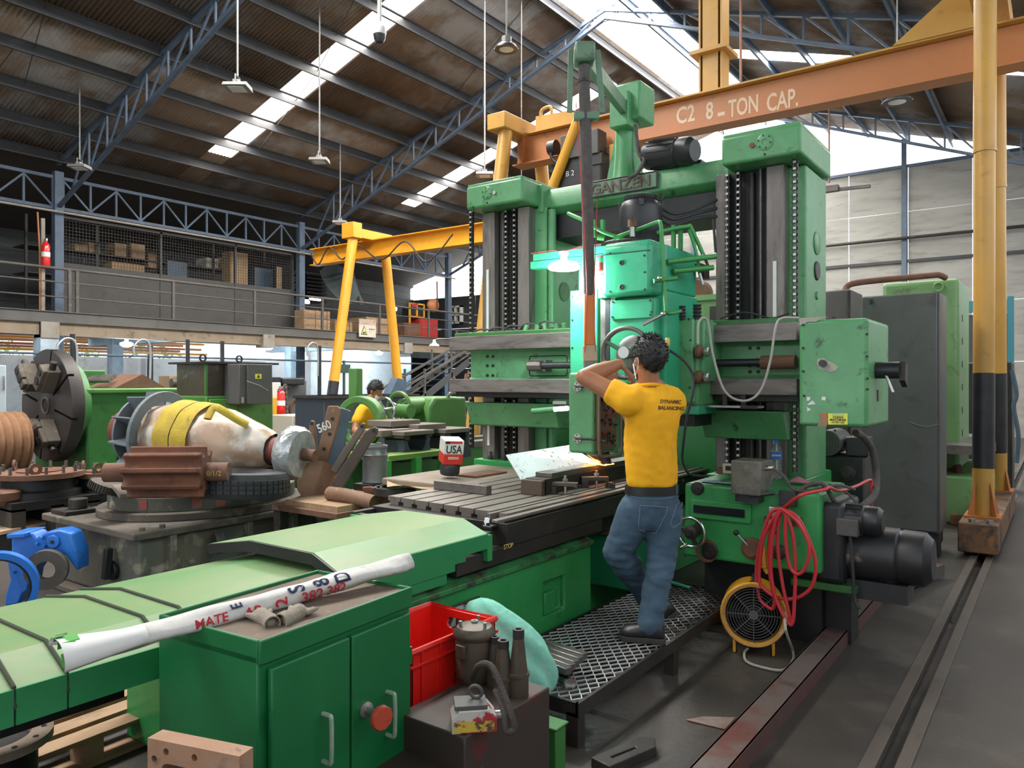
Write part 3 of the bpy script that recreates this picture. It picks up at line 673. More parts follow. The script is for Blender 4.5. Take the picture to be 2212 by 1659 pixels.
t, a, b = simple('junction_box', 588, 607, 826, 858, 13.3, .3, mat('cream_paint2', (.55, .53, .47), .5), 'cream wall box beside the black gooseneck', 'switch box'); obj('hinge', MB().box(a.x - .02, a.x, 13.3, 13.34, b.z, a.z), DARKST, t); obj('bracket_leg', MB().box(a.x, a.x + .08, 13.4, 13.5, 0, b.z), DARKST, t)
tag(obj('yellow_bracket', MB().prism([(onY(585, 862, 13.0).x, 1.30), (onY(612, 862, 13.0).x, 1.32), (onY(610, 885, 13.0).x, .0), (onY(600, 890, 13.0).x, .0), (onY(585, 890, 13.0).x, .98)], 'y', 12.95, 13.1), YELL2, bevel=.02), 'yellow angled bracket behind the grey panel box', 'bracket')
ex2 = extinguisher(tuple(onY(607, 902, 12.6)), 0, 'red fire extinguisher on a short stand behind the wrapped rotor')
obj('stand', MB().box(-.08, .08, -.08, .08, -ex2.location.z, 0), DARKST, ex2, local=True)
# hanging chain sling and hose coil beside the grey machine
ch = MB()
for k in range(16): p = onY(616, 835 + k * 5, 13.4); ch.ring(p, (1, 0, 0) if k % 2 else (0, 1, 0), .045, .014, 10, 5)
ch.cyl(onY(616, 835, 13.4), onY(616, 834, 14.05), .02, n=6); tag(obj('chain_sling', ch, CASTD), 'hanging chain sling in front of the grey machine', 'chain')
co = MB()
for k in range(6):
    p = onY(641 + k * 1.5, 885, 13.3); co.ring(p, (1, .3 * k, .1), .20, .02, 20, 6)
co.cyl(onY(645, 868, 13.3), onY(645, 868, 14.85), .02, n=6); tag(obj('hose_coil', co, RUSTB), 'brown hose coil hanging on the maroon machine', 'hose')
# white wall posters / shelf by the crane leg
tag(obj('safety_sign', MB().box(onY(746, 800, 16).x - .03, onY(746, 800, 16).x + .03, 16.03, 16.08, 0, 2.2).box(onY(736, 800, 16).x, onY(757, 800, 16).x, 16, 16.03, onY(745, 806, 16).z, onY(745, 787, 16).z), mat('dark_green_sign', (.03, .07, .06), .6)), 'small dark safety board behind the yellow crane leg', 'sign')
dk = thing('dark_shelf', 'dark open shelving beside the staircase', 'shelf', (onY(925, 850, 22).x, 22.5, 0))
a, b = onY(888, 765, 22), onY(958, 765, 22)
obj('back', MB().box(a.x, b.x, 22.9, 23, 0, 2.65), BLACKM, dk); obj('side', MB().box(a.x, a.x + .08, 22, 23, 0, 2.65), BLUEGREY, dk); obj('side', MB().box(b.x - .08, b.x, 22, 23, 0, 2.65), BLUEGREY, dk)
for z in (.5, 1.2, 1.9): obj('shelf_board', MB().box(a.x, b.x, 22, 23, z, z + .05), DARKST, dk)
pl_ = P(938, 745, d=17)
pn = thing('pendant_shade', 'white pendant lamp shade hanging left of the cross rail', 'lamp', pl_)
obj('shade', MB().lathe([(.03, .12), (.035, .06), (.06, .03), (.115, -.005), (.115, -.03), (.04, -.045)], (0, 0, 0), (0, 0, 1), 20), WHITE, pn, local=True)
obj('arm', MB().tube(smooth([(0, 0, .11), (.1, -.1, .14), (.5, -.5, .13), (1.4, -1.4, .13)], 4), .012, 6), STEEL, pn, local=True); obj('drop_rod', MB().cyl((1.4, -1.4, .12), (1.4, -1.4, roof_z(pl_.y - 1.4) - pl_.z), .012, n=6), STEEL, pn, local=True)
# ------------------------------------------------------------------ the big double-column milling machine
mm = thing('milling_machine', 'large green double-column milling machine with long slotted table in the middle', 'machine', (4.6, 2.88, 0))
# --- bed
bed = obj('bed', MB().prism([(2.40, .02), (3.42, .02), (3.42, .615), (2.40, .615)], 'x', 1.75, 4.16), GREENB, mm, bevel=.012)
pk = MB().box(3.62, 3.84, 2.34, 2.44, .27, .47); cut(bed, pk)
obj('bed_flange', MB().prism([(2.375, .600), (3.44, .600), (3.44, .640), (2.46, .655), (2.375, .625)], 'x', 1.74, 4.15), mat('chipped_flange', (.035, .20, .06), .5, 0, (.05, .035, .025), 5, .5, .62, dirt=(.03, .025, .022), dscale=9, dlo=.5, dhi=.65), bed, bevel=.004)
obj('recess_boss', MB().box(3.64, 3.76, 2.405, 2.46, .27, .40), GREENB, bed, bevel=.01)
obj('bed_ways', MB().box(1.3, 8.6, 2.52, 3.30, .60, .70).box(2.85, 4.3, 2.40, 3.4, .66, .742), DARKST, mm, bevel=.004)
obj('bed_extension', MB().box(4.12, 8.6, 2.66, 3.16, 0, .64), GREENB, mm, bevel=.01)
obj('side_block', MB().box(4.56, 4.98, 2.30, 2.66, .22, .575), mat('teal_green', (.02, .22, .10), .4, dirt=(.02, .08, .04), dscale=6), mm, bevel=.012)
obj('side_block_top', MB().box(4.54, 4.99, 2.28, 2.67, .575, .59), RUSTB, mm, bevel=.003)
# name plate on the bed
pl = obj('name_plate', MB().prism(rrect(2.43, 3.02, .395, .53, .012), 'y', 2.388, 2.402), mat('plate_enamel', (.42, .42, .40), .6, dirt=(.07, .04, .03), dscale=30, dlo=.5, dhi=.6), bed)
obj('plate_rim', MB().tube([(x, 2.388, z) for x, z in rrect(2.43, 3.02, .395, .53, .012)], .006, 6, True), DARKST, pl)
text('GANZEN', .115, mat('plate_letters', (.10, .035, .03), .7, dirt=(.3, .28, .26), dscale=60), pl, (2.72, 2.384, .455), *face('-y'), depth=.006, bold=.002, squeeze=1.15)
# --- table with T slots
table = obj('table', MB().box(3.25, 7.2, 2.39, 3.41, .742, .862).box(3.09, 7.2, 2.352, 2.40, .742, .889).box(3.09, 3.13, 2.40, 3.41, .742, .84).box(3.09, 3.30, 3.38, 3.42, .742, .85), DARKST, mm, bevel=.003)
ov = MB()
for u, v, wd in ((1103, 1160.7, .115), (1154.6, 1145.8, .175), (1222.4, 1126.8, .165), (1282, 1111, .165), (1329, 1096, .165), (1368, 1085, .165)):
    p = P(u, v, Y=2.352); ov.prism(stadium(p.x, .815, wd, .066), 'y', 2.30, 2.385)
cut(table, ov)
w8 = (3.40 - 2.405) / 8
for i in range(8):
    y0 = 2.405 + i * w8 + (.0 if i else 0); y1 = y0 + w8 - .022
    if i == 0: y0, y1 = 2.405, 2.405 + w8 * .42
    b = MB().prism([(y0 + .016, .862), (y1 - .016, .862), (y1 - .016, .884), (y1, .884), (y1, .912), (y0, .912), (y0, .884), (y0 + .016, .884)], 'x', 3.27 + .012 * i, 7.2)
    obj('slot_bar', b, TABLE, table)
    if i == 0: obj('slot_bar', MB().prism([(2.405 + w8 * .58, .862), (2.405 + w8 - .022, .862), (2.405 + w8 - .022, .912), (2.405 + w8 * .58, .912)], 'x', 3.22, 7.2), TABLE, table)
obj('front_lip', MB().box(3.12, 7.2, 2.354, 2.394, .889, .905), TABLE, table, bevel=.003)
text('STOP', .035, mat('yellow_chalk', (.55, .45, .12), .9), table, P(1098, 1180, Y=2.352) + Vector((0, -.0015, 0)), *face('-y'), depth=.001, name='chalk_lettering')
obj('end_pan', MB().box(3.06, 3.10, 2.37, 3.40, .70, .835), GREENB, mm, bevel=.004)
# --- telescopic covers
def cover(name, x0, x1, prof, skirt, lab=None):
    q = prof
    mb = MB().prism([(q[0][0], skirt), *q, (q[-1][0], skirt), (q[-1][0] - .006, skirt), *[(y - (.006 if y > 2.9 else -.006), z - .006) for y, z in q[::-1]], (q[0][0] + .006, skirt)], 'x', x0, x1)
    return mb
UP = [(2.375, .845), (2.53, .905), (2.96, .905), (3.28, .850)]
LOW = [(2.385, .757), (2.52, .822), (2.92, .822), (3.24, .770)]
tc = obj('table_cover', cover('c', 2.08, 3.06, UP, .80), COVER, mm, ang=20)
obj('cover_skirt', MB().prism([(2.03, .705), (2.80, .705), (2.80, .738), (2.88, .738), (2.88, .768), (3.06, .768), (3.06, .843), (2.03, .843)], 'y', 2.368, 2.378), COVERS, tc)
obj('cover_lip', MB().prism([(2.372, .843), (2.53, .903), (2.96, .903), (3.285, .848), (3.285, .805), (2.96, .855), (2.53, .855), (2.372, .800)], 'x', 2.068, 2.085), BLACKM, tc)
for a, b in ((-.9, .905), (.905, 1.045), (1.045, 1.345), (1.345, 1.475), (1.475, 2.75)):
    t = obj('table_cover', cover('c', a + .004, b - .004, LOW, .745), COVER, mm, ang=20)
    obj('cover_skirt', MB().box(a + .003, b - .003, 2.376, 2.386, .655, .757), COVERS, t)
    if b < 2:
        obj('wiper_strip', MB().tube([(b, y, z + .004) for y, z in [(2.379, .70), *LOW]], .0065, 6), mat('grimy_seal', (.05, .055, .035), .9), t)
obj('cover_support', MB().box(-.9, 1.3, 2.55, 3.1, .56, .66), BLACKM, mm)
obj('support_leg', MB().box(-.6, -.4, 2.6, 3.05, 0, .56), BLACKM, mm)
# --- columns
def column(y0, y1, side):
    """side rails in bare steel, dark middle with racks, green flanks"""
    c = obj('column', MB().box(5.46, 6.0, y0, y1, .02, 3.13), GREEN, mm, bevel=.012)
    W = y1 - y0
    return c
RC = obj('column', MB().box(5.47, 6.02, 1.44, 2.04, 0, 3.13), GREEN, mm, bevel=.015)
LC = obj('column', MB().box(5.47, 6.02, 3.60, 4.21, 0, 3.13), GREEN, mm, bevel=.015)
def ways(col, ys):
    a, b, c2, d = ys   # outer rail, inner rail (descending y)
    obj('slideway', MB().box(5.37, 5.47, a[1], a[0], .93, 3.13), COLST, col, bevel=.006)
    obj('slideway', MB().box(5.37, 5.47, b[1], b[0], .93, 3.13), COLST, col, bevel=.006)
    obj('channel', MB().box(5.44, 5.475, b[0], a[1], .93, 3.13), BLACKM, col)
    # lead screw with nut, drop rod
    ym = (b[0] + a[1]) / 2
    sc = obj('lift_screw', MB().lathe([(.017 if k % 2 else .021, .93 + k * .012) for k in range(int(2.2 / .012))], (5.41, c2, 0), (0, 0, 1), 10), DARKST, col)
    obj('drive_rod', MB().cyl((5.40, d, .95), (5.40, d, 3.13), .011, n=10), STEEL, col)
def scale(col, y, z0, z1):
    obj('scale_strip', MB().box(5.362, 5.37, y - .012, y + .012, z0, z1), WHITE, col)
# pixel columns on the plane X = 5.37 give the lateral positions
def yx(u, X=5.37): return P(u, 800, X=X).y
ways(LC, ((yx(1042), yx(1068)), (yx(1118), yx(1142)), yx(1079), yx(1081) - .01))
ways(RC, ((yx(1546), yx(1571)), (yx(1655), yx(1694)), yx(1620), yx(1640)))
def rack(col, u, z0, z1, X=5.385):
    """roller chain hanging against the column"""
    y = yx(u, X)
    mb = MB(); n = int((z1 - z0) / .045)
    for k in range(n):
        z = z0 + (k + .5) * .045
        mb.box(X - .016, X + .016, y - .016, y - .010, z - .019, z + .019).box(X - .016, X + .016, y + .010, y + .016, z - .019, z + .019)
        mb.cyl((X - .004, y - .02, z + .022), (X - .004, y + .02, z + .022), .011, n=6)
    c = obj('lift_chain', mb, DARKST, col, kind='stuff')
    mb2 = MB()
    for k in range(n):
        z = z0 + (k + .5) * .045 + .022
        mb2.obox((X - .017, y, z), (.008, .020, .016))
    obj('chain_rollers', mb2, NICKEL, col, kind='stuff')
rack(LC, 1095, 1.0, 3.14); rack(LC, 1113, 1.0, 3.14); rack(LC, 1019, 1.02, 3.15, 5.30)
rack(RC, 1572, 1.0, 3.14); rack(RC, 1596, 1.0, 3.14); rack(RC, 1718, 1.0, 3.18, 5.33)
scale(LC, yx(1054), 2.05, 2.62); scale(LC, yx(1056), 1.05, 1.42); scale(RC, yx(1674), 2.02, 2.46); scale(RC, yx(1675), 1.0, 1.42)
obj('pipe', MB().cyl((5.50, 3.56, 1.0), (5.50, 3.56, 3.1), .035, n=14), GREEN, LC)
obj('flank_strip', MB().box(5.49, 5.60, 3.585, 3.60, 1.0, 3.12), DARKST, LC)
for u, v, ry, rz in ((1195, 585, .10, .14),): pass
obj('oval_cover', MB().prism(circ(5.76, 2.42, .085, 24), 'y', 3.592, 3.60), OLDG, LC)
for z, r in ((2.62, .085), (2.42, .07), (2.24, .03)):
    obj('round_cover', MB().lathe([(r * .98, 0), (r, .006), (r * .9, .012)], (5.74, 1.44, z), (0, -1, 0), 24), DARKST if z == 2.42 else GREEN, RC)
obj('column_plinth', MB().box(5.30, 6.1, 3.55, 4.27, 0, .93), GREENB, mm, bevel=.012)
obj('column_plinth', MB().box(5.30, 6.1, 1.42, 2.10, 0, .95), GREENB, mm, bevel=.012)
for y in (3.66, 3.80, 3.95, 4.1):
    obj('foot_bolt', MB().cyl((5.335, y, .93), (5.335, y, .96), .022, n=6).cyl((5.335, y, .96), (5.335, y, 1.0), .012, n=8), DARKST, mm)
# caps
for k, (y0, y1) in enumerate(((1.40, 1.945), (3.66, 4.265))):
    cp = obj('column_cap', MB().box(5.19, 6.0, y0, y1, 3.135, 3.335), GREEN, mm, bevel=.022, seg=3)
    obj('cap_lid', MB().box(5.20, 5.99, y0 + .01, y1 - .01, 3.325, 3.352), GREEN, cp, bevel=.008)
    yc = P(1652 if k == 0 else 1052, 305, X=5.19).y
    obj('cover_disc', MB().lathe([(.058, -.004), (.058, .006), (.05, .010), (.02, .010), (.018, .005)], (5.192, yc, 3.25), (-1, 0, 0), 28), GREEN, cp)
    for j in range(6):
        a = j * pi / 3 + .3
        obj('screw', MB().cyl((5.184, yc + .044 * cos(a), 3.25 + .044 * sin(a)), (5.178, yc + .044 * cos(a), 3.25 + .044 * sin(a)), .006, n=6), DARKST, cp)
    yk = yc + .085 if k == 0 else yc - .085
    obj('sight_plug', MB().cyl((5.192, yk, 3.24), (5.178, yk, 3.24), .017, n=14), PRIMER if k == 0 else NICKEL, cp)
    obj('cap_screw', MB().cyl((5.191, yc, 3.165), (5.185, yc, 3.165), .008, n=8), BLACKM, cp)
# bridge beam
br = obj('bridge_beam', MB().prism([(5.50, 3.12), (5.50, 3.23), (5.53, 3.285), (5.60, 3.305), (5.98, 3.305), (5.98, 3.05), (5.62, 3.05)], 'y', 2.0, 3.68), GREEN, mm, bevel=.01)
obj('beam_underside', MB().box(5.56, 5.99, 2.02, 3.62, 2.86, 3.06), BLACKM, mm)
obj('end_flange', MB().box(5.44, 5.99, 3.62, 3.67, 3.08, 3.32), GREEN, br, bevel=.01)
y1, y0 = P(1262, 390, X=5.49).y, P(1422, 390, X=5.49).y
yc, zc, hw, hh = (y0 + y1) / 2, 3.205, (y1 - y0) / 2, .068
pl = obj('name_plate', MB().prism(rrect(y0, y1, zc - hh, zc + hh, .012), 'x', 5.475, 5.50), MINT, br)
obj('plate_rim', MB().tube([(5.474, y, z) for y, z in rrect(y0 + .006, y1 - .006, zc - hh + .006, zc + hh - .006, .012)], .006, 6, True), DARKST, pl)
text('GANZEN', .118, mat('raised_bronze_letters', (.12, .085, .065), .6, .2), pl, (5.473, yc - .008, zc - .004), *face('-x'), depth=.016, bold=.0025, squeeze=1.12, name='raised_lettering')
# motor on the bridge
def motor(parent, a, b, r, m=BLACKP, fins=14, name='motor'):
    a, b = Vector(a), Vector(b); d = (b - a).normalized(); L = (b - a).length
    mo = obj(name, MB().lathe([(r * .75, 0), (r * .96, L * .03), (r, L * .12), (r, L * .68), (r * .93, L * .70), (r * .98, L * .73), (r * .95, L * .93), (r * .7, L)], a, d, 28), m, parent, ang=30)
    x, y, _ = frame(d); f = MB()
    for k in range(fins):
        t = 2 * pi * k / fins; n = x * cos(t) + y * sin(t)
        f.bar(a + d * L * .14 + n * r, a + d * L * .66 + n * r, .008, .014, n)
    obj('cooling_fins', f, m, mo)
    g = MB()
    for k in range(10):
        t = 2 * pi * k / 10
        g.cyl(a + d * L * .96 + (x * cos(t) + y * sin(t)) * r * .62, a + d * (L * .985) + (x * cos(t) + y * sin(t)) * r * .6, r * .08, n=8)
    obj('vent_holes', g, BLACKM, mo)
    return mo
motor(mm, P(1398, 338, d=6.1), P(1502, 325, d=5.78), .115, BLACKP, name='bridge_motor')
obj('motor_mount', MB().box(5.58, 5.9, 2.25, 2.62, 3.30, 3.33), BLACKP, mm)
# --- cross rail
cr = obj('cross_rail', MB().prism([(5.08, 1.50), (5.40, 1.47), (5.40, 2.04), (5.08, 2.0), (5.06, 1.90), (5.10, 1.86), (5.10, 1.66), (5.06, 1.62)], 'y', 1.37, 4.14), GREEN, mm, bevel=.006)
obj('rail_strip', MB().prism([(4.95, 1.88), (4.95, 2.0), (5.09, 2.0), (5.09, 1.91), (5.02, 1.88)], 'y', 1.36, 4.255), SLIDE, cr, bevel=.006)
obj('rail_strip', MB().prism([(4.95, 1.53), (4.95, 1.64), (5.02, 1.64), (5.10, 1.60), (5.10, 1.53)], 'y', 1.36, 4.255), SLIDE, cr, bevel=.006)
obj('rail_top', MB().box(5.0, 5.42, 1.37, 4.24, 1.995, 2.035), OLDG, cr, bevel=.01)
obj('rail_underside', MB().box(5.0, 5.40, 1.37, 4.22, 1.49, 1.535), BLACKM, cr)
obj('feed_screw', MB().cyl((5.0, 1.42, 1.745), (5.0, 3.35, 1.745), .026, n=16), BLACKP, mm)
obj('screw_bearing', MB().cyl((5.0, 3.33, 1.745), (5.0, 3.46, 1.745), .042, n=8).box(5.0, 5.11, 3.3, 3.46, 1.70, 1.79), STEEL, mm, bevel=.004)
obj('bearing_recess', MB().tube([(5.098, y, z) for y, z in rrect(3.16, 3.52, 1.665, 1.825, .02)], .004, 5, True), BLACKM, cr)
obj('screw_collar', MB().cyl((5.0, 1.38, 1.745), (5.0, 1.60, 1.745), .045, n=14), RUSTB, mm)
for u in (1053, 1065):
    for v in (770, 790, 811):
        p = P(u, v, X=5.098); obj('dowel_hole', MB().cyl(p, p + Vector((-.006, 0, 0)), .013, n=10), BLACKM, cr)
for u in (1620, 1638):
    for v in (752, 790, 803):
        p = P(u, v, X=5.098); obj('dowel_hole', MB().cyl(p, p + Vector((-.006, 0, 0)), .012, n=10), BLACKM, cr)
lb = obj('tie_beam', MB().prism([(5.12, 1.42), (5.40, 1.42), (5.40, 1.22), (5.22, 1.22)], 'y', 1.5, 2.08), GREEN, mm, bevel=.01)
lb = obj('tie_beam', MB().prism([(5.12, 1.44), (5.40, 1.44), (5.40, 1.22), (5.2, 1.24)], 'y', 3.3, 4.22), GREEN, mm, bevel=.01)
obj('back_panel', MB().box(6.0, 6.08, 2.0, 3.62, .6, 1.35), GREENB, mm)
# --- end gearbox on the cross rail
gb = obj('end_gearbox', MB().box(4.70, 5.34, .898, 1.282, 1.355, 1.985), GREEN, mm, bevel=.022, seg=3)
for u, v in ((1735, 702), (1801, 686), (1873, 722), (1873, 770), (1735, 752), (1874, 818), (1735, 802), (1874, 841), (1737, 855), (1738, 919), (1804, 930), (1874, 922)):
    p = P(u, v, X=4.698); obj('cover_screw', MB().cyl(p, p + Vector((-.004, 0, 0)), .0075, n=10), BLACKM, gb)
CHIP = mat('bare_primer', (.42, .38, .33), .7, 0, (.36, .32, .27), 8)
def patch(name, pts, X, m, parent, t=.0015):
    q = [P(u, v, X=X) for u, v in pts]
    return obj(name, MB().prism([(p.y, p.z) for p in q], 'x', X - t, X + .002), m, parent)
patch('chipped_paint', [(1766, 775), (1779, 773), (1786, 779), (1800, 785), (1811, 793), (1806, 800), (1793, 804), (1783, 800), (1770, 797), (1764, 786)], 4.699, CHIP, gb)
patch('chipped_paint', [(1727, 687), (1790, 684), (1771, 690), (1762, 695), (1745, 695), (1738, 700), (1727, 703)], 4.699, CHIP, gb)
for a in ([(1743, 857), (1751, 858), (1749, 865), (1743, 866)], [(1746, 872), (1755, 865), (1762, 873), (1744, 875)], [(1775, 857), (1784, 857), (1783, 865), (1775, 864)], [(1743, 879), (1752, 885), (1744, 889)]):
    patch('sticker_remnant', a, 4.699, WHITE, gb)
patch('sticker_remnant', [(1768, 893), (1787, 893), (1786, 921), (1765, 921), (1772, 908)], 4.699, mat('orange_sticker', (.55, .14, .05), .7, 0, (.2, .2, .12), 20), gb)
p = P(1778, 785, X=4.698); obj('control_knob', MB().cyl(p, p + Vector((-.02, 0, 0)), .021, n=16), BLACKP, gb)
ST = mat('yellow_sticker', (.72, .72, .08), .6)
patch('notice_sticker', [(1789, 893), (1831, 893), (1831, 917), (1789, 917)], 4.6985, ST, gb)
c = P(1810, 905, X=4.696); DKT = mat('dark_print', (.03, .03, .03), .7)
text('NOTICE', .0175, mat('faded_print', (.45, .55, .35), .7), gb, c + Vector((0, 0, .0235)), *face('-x'), depth=.0006, bold=.0006)
text('CLEAN', .0165, DKT, gb, c + Vector((0, 0, .009)), *face('-x'), depth=.0006, bold=.0006, squeeze=1.1)
text('MACHINES', .0165, DKT, gb, c + Vector((0, 0, -.006)), *face('-x'), depth=.0006, bold=.0006, squeeze=1.1)
text('AFTER USE', .015, mat('brown_print', (.2, .1, .03), .7), gb, c + Vector((0, 0, -.021)), *face('-x'), depth=.0006, bold=.0004)
k0 = P(1892, 800, Y=.898)
cl = obj('clamp_hub', MB().cyl(k0 + Vector((0, .02, 0)), k0 + Vector((0, -.13, 0)), .05, n=18), BLACKP, gb)
obj('clamp_lever', MB().cyl(k0 + Vector((-.03, -.06, -.03)), k0 + Vector((-.05, -.10, -.13)), .009, n=8), NICKEL, cl)
obj('clamp_arm', MB().prism([(k0.x - .03, k0.z - .06), (k0.x + .06, k0.z - .10), (k0.x + .07, k0.z + .03), (k0.x, k0.z + .05)], 'y', k0.y - .16, k0.y - .13), DARKST, cl)
obj('side_slot', MB().box(4.96, 5.0, .894, .90, 1.50, 1.57), DARKST, gb)
# --- saddle and ram
hd = obj('saddle', MB().box(4.74, 5.2, 1.93, 2.75, 1.46, 2.04), GREEN, mm, bevel=.015)
obj('saddle_cover', MB().box(4.70, 4.76, 1.95, 2.16, 1.48, 2.03), GREEN, hd, bevel=.01)
obj('saddle_side', MB().box(4.78, 5.15, 1.905, 1.94, 1.62, 2.02), GREEN, hd, bevel=.008)
obj('saddle_foot', MB().box(4.76, 5.1, 1.94, 2.3, 1.40, 1.47), GREENH, hd, bevel=.008)
obj('saddle_gib', MB().box(4.80, 5.1, 1.98, 2.5, 1.32, 1.41), BLACKM, hd)
for u, v in ((1449, 690), (1488, 690), (1449, 735), (1490, 838), (1447, 870), (1492, 735)):
    p = P(u, v, X=4.70); obj('cover_screw', MB().cyl(p, p + Vector((-.004, 0, 0)), .007, n=8), BLACKM, hd)
for v in (760, 815):
    p = P(1506, v, X=4.72); d = Vector((0, -1, 0))
    kn = obj('clamp_knob', MB().lathe([(.045, 0), (.045, .02), (.03, .035), (.02, .05)], p, d, 18), RUSTB, hd)
    obj('knob_head', MB().lathe([(.03, .05), (.034, .055), (.034, .08), (.028, .085)], p, d, 8), NICKEL, kn)
ram = obj('ram', MB().box(4.48, 5.0, 2.04, 2.735, 1.50, 2.20).box(4.50, 5.0, 2.05, 2.70, 2.20, 2.50), GREENH, mm, bevel=.014)
obj('ram_panel', MB().box(4.45, 4.49, 2.52, 2.735, 1.58, 2.24), GREENH, ram, bevel=.006)
for z in (1.62, 1.85, 2.04, 2.2):
    obj('cover_screw', MB().cyl((4.452, 2.715, z), (4.446, 2.715, z), .007, n=8), BLACKM, ram)
obj('guide_slot', MB().box(4.452, 4.482, 2.385, 2.50, 1.60, 2.30), STEEL, ram, bevel=.004)
obj('slot_gap', MB().box(4.448, 4.456, 2.425, 2.46, 1.72, 2.28), BLACKM, ram)
gh = obj('head_gearbox', MB().box(4.34, 4.98, 2.075, 2.425, 2.165, 2.50), GREENH, mm, bevel=.03, seg=3)
obj('gearbox_lid', MB().box(4.345, 4.97, 2.08, 2.42, 2.44, 2.515), GREENH, gh, bevel=.025, seg=3)
obj('lid_seam', MB().tube([(4.338, 2.42, 2.44), (4.338, 2.08, 2.44)], .003, 5), BLACKM, gh)
for u, v in ((1343, 568), (1343, 620)):
    p = P(u, v, X=4.34); obj('sight_glass', MB().lathe([(.017, -.004), (.017, .004), (.013, .005), (.012, .002)], p, (-1, 0, 0), 18), DARKST, gh)
for u, v in ((1318, 548), (1318, 630), (1392, 552), (1393, 588), (1393, 625)):
    p = P(u, v, X=4.34); obj('cover_screw', MB().cyl(p, p + Vector((-.004, 0, 0)), .007, n=8), BLACKM, gh)
lbx = obj('lower_gearbox', MB().box(4.40, 4.96, 2.08, 2.40, 1.60, 2.15), GREENH, mm, bevel=.01)
obj('lower_lid', MB().box(4.385, 4.41, 2.09, 2.38, 2.02, 2.145), GREENH, lbx, bevel=.006)
for u, v in ((1323, 652), (1405, 649), (1323, 685), (1405, 680), (1316, 655), (1316, 695), (1407, 674), (1318, 735)):
    p = P(u, v, X=4.384); obj('cover_screw', MB().cyl(p, p + Vector((-.005, 0, 0)), .007, n=8), BLACKM, lbx)
obj('small_gearbox', MB().box(4.42, 4.50, 2.42, 2.50, 2.17, 2.36), GREENH, ram, bevel=.005)
rb = obj('switch_plate', MB().box(4.40, 4.44, 2.40, 2.50, 2.33, 2.455), mat('maroon_paint', (.20, .03, .03), .5), ram, bevel=.004)
obj('switch_cap', MB().cyl((4.385, 2.455, 2.35), (4.385, 2.455, 2.40), .026, n=14), REDPAINT, rb)
obj('switch_body', MB().cyl((4.385, 2.455, 2.40), (4.385, 2.455, 2.435), .026, n=14), GREENH, rb)
# spindle motor
vm0, vm1 = P(1384, 515, d=5.25), P(1384, 428, d=5.25)
vm = obj('spindle_motor', MB().lathe([(.13, -.06), (.13, .0), (.14, .02), (.148, .05), (.148, .20), (.135, .235), (.11, .255), (.115, .262), (.118, .285), (.09, .295)], vm0, (0, 0, 1), 32), BLACKP, mm)
for k in range(4):
    a = k * pi / 2 + .5; q = vm0 + Vector((.14 * cos(a), .14 * sin(a), .22)); obj('motor_lug', MB().obox(q, (.03, .03, .05), (0, 0, a)), BLACKP, vm, bevel=.006)
q = vm0 + Vector((.02, -.135, .27)); obj('lifting_eye', MB().ring(q, (1, .5, 0), .022, .006, 16, 6), DARKST, vm)
obj('motor_base', MB().lathe([(.17, -.05), (.17, -.02), (.15, -.01)], vm0 + Vector((-.12, .05, -.03)), (0, 0, 1), 28), DARKST, vm)
q = P(1366, 505, d=4.95)
obj('oiler_post', MB().cyl(q + Vector((0, 0, -.02)), q + Vector((0, 0, .045)), .018, n=12), NICKEL, gh)
obj('oiler_head', MB().cyl(q + Vector((0, 0, .045)), q + Vector((0, 0, .09)), .03, n=10).cyl(q + Vector((0, 0, .09)), q + Vector((0, 0, .105)), .014, n=8), RUSTB, gh)
# bracket bar with work lamp
bb = obj('lamp_bracket', MB().box(4.46, 4.53, 2.42, 3.05, 2.475, 2.525).box(4.455, 4.53, 2.42, 3.07, 2.42, 2.472), GREENH, mm, bevel=.003)
obj('bracket_wire', MB().tube(smooth([(4.45, 3.06, 2.53), (4.47, 2.9, 2.535), (4.46, 2.8, 2.52), (4.45, 2.6, 2.54)]), .003, 5), REDH, bb)
# green handrail pipes around the head
GP = mat('pipe_green_paint', (.045, .26, .065), .4, dirt=(.02, .09, .03), dscale=12)
def pipe(pts, r=.012, m=GP, k=5, par=None):
    return obj('guard_pipe', MB().tube(smooth(pts, k), r, 10), m, par or gh)
d0 = 4.85
pipe([P(1325, 515, d=5.0), P(1385, 493, d=4.95), P(1420, 480, d=4.8), P(1427, 484, d=4.75), P(1430, 520, d=4.75), P(1434, 600, d=4.74), P(1438, 660, d=4.72), P(1440, 676, d=4.72), P(1455, 676, d=4.75), P(1470, 672, d=4.8)], .013, k=4)
pipe([P(1227, 461, d=5.2), P(1262, 477, d=5.05), P(1300, 500, d=5.0), P(1345, 515, d=5.0)], .012)
pipe([P(1421, 502, d=4.95), P(1450, 495, d=5.0), P(1488, 489, d=5.05), P(1493, 492, d=5.05), P(1520, 552, d=5.0)], .013)
pipe([P(1488, 497, d=5.05), P(1500, 530, d=5.0), P(1512, 590, d=5.0)], .012)
pipe([P(1441, 566, d=4.85), P(1546, 554, d=4.95)], .018, k=1)
pipe([P(1454, 586, d=4.9), P(1540, 578, d=5.0)], .018, k=1)
pipe([P(1412, 607, d=4.72), P(1462, 601, d=4.75)], .015, k=1)
pipe([P(1520, 552, d=5.0), P(1533, 582, d=5.0)], .010, RUSTB, 1); pipe([P(1510, 585, d=5.0), P(1518, 615, d=5.0)], .010, NICKEL, 1)
pipe([P(1388, 702, d=4.7), P(1433, 678, d=4.72)], .011, NICKEL, 1)
for u, v, dd in ((1433, 678, 4.71), (1425, 601, 4.71), (1520, 554, 4.97), (1506, 579, 4.97)):
    obj('pipe_clamp', MB().sphere(P(u, v, d=dd), .016, 12, 8), NICKEL, gh)
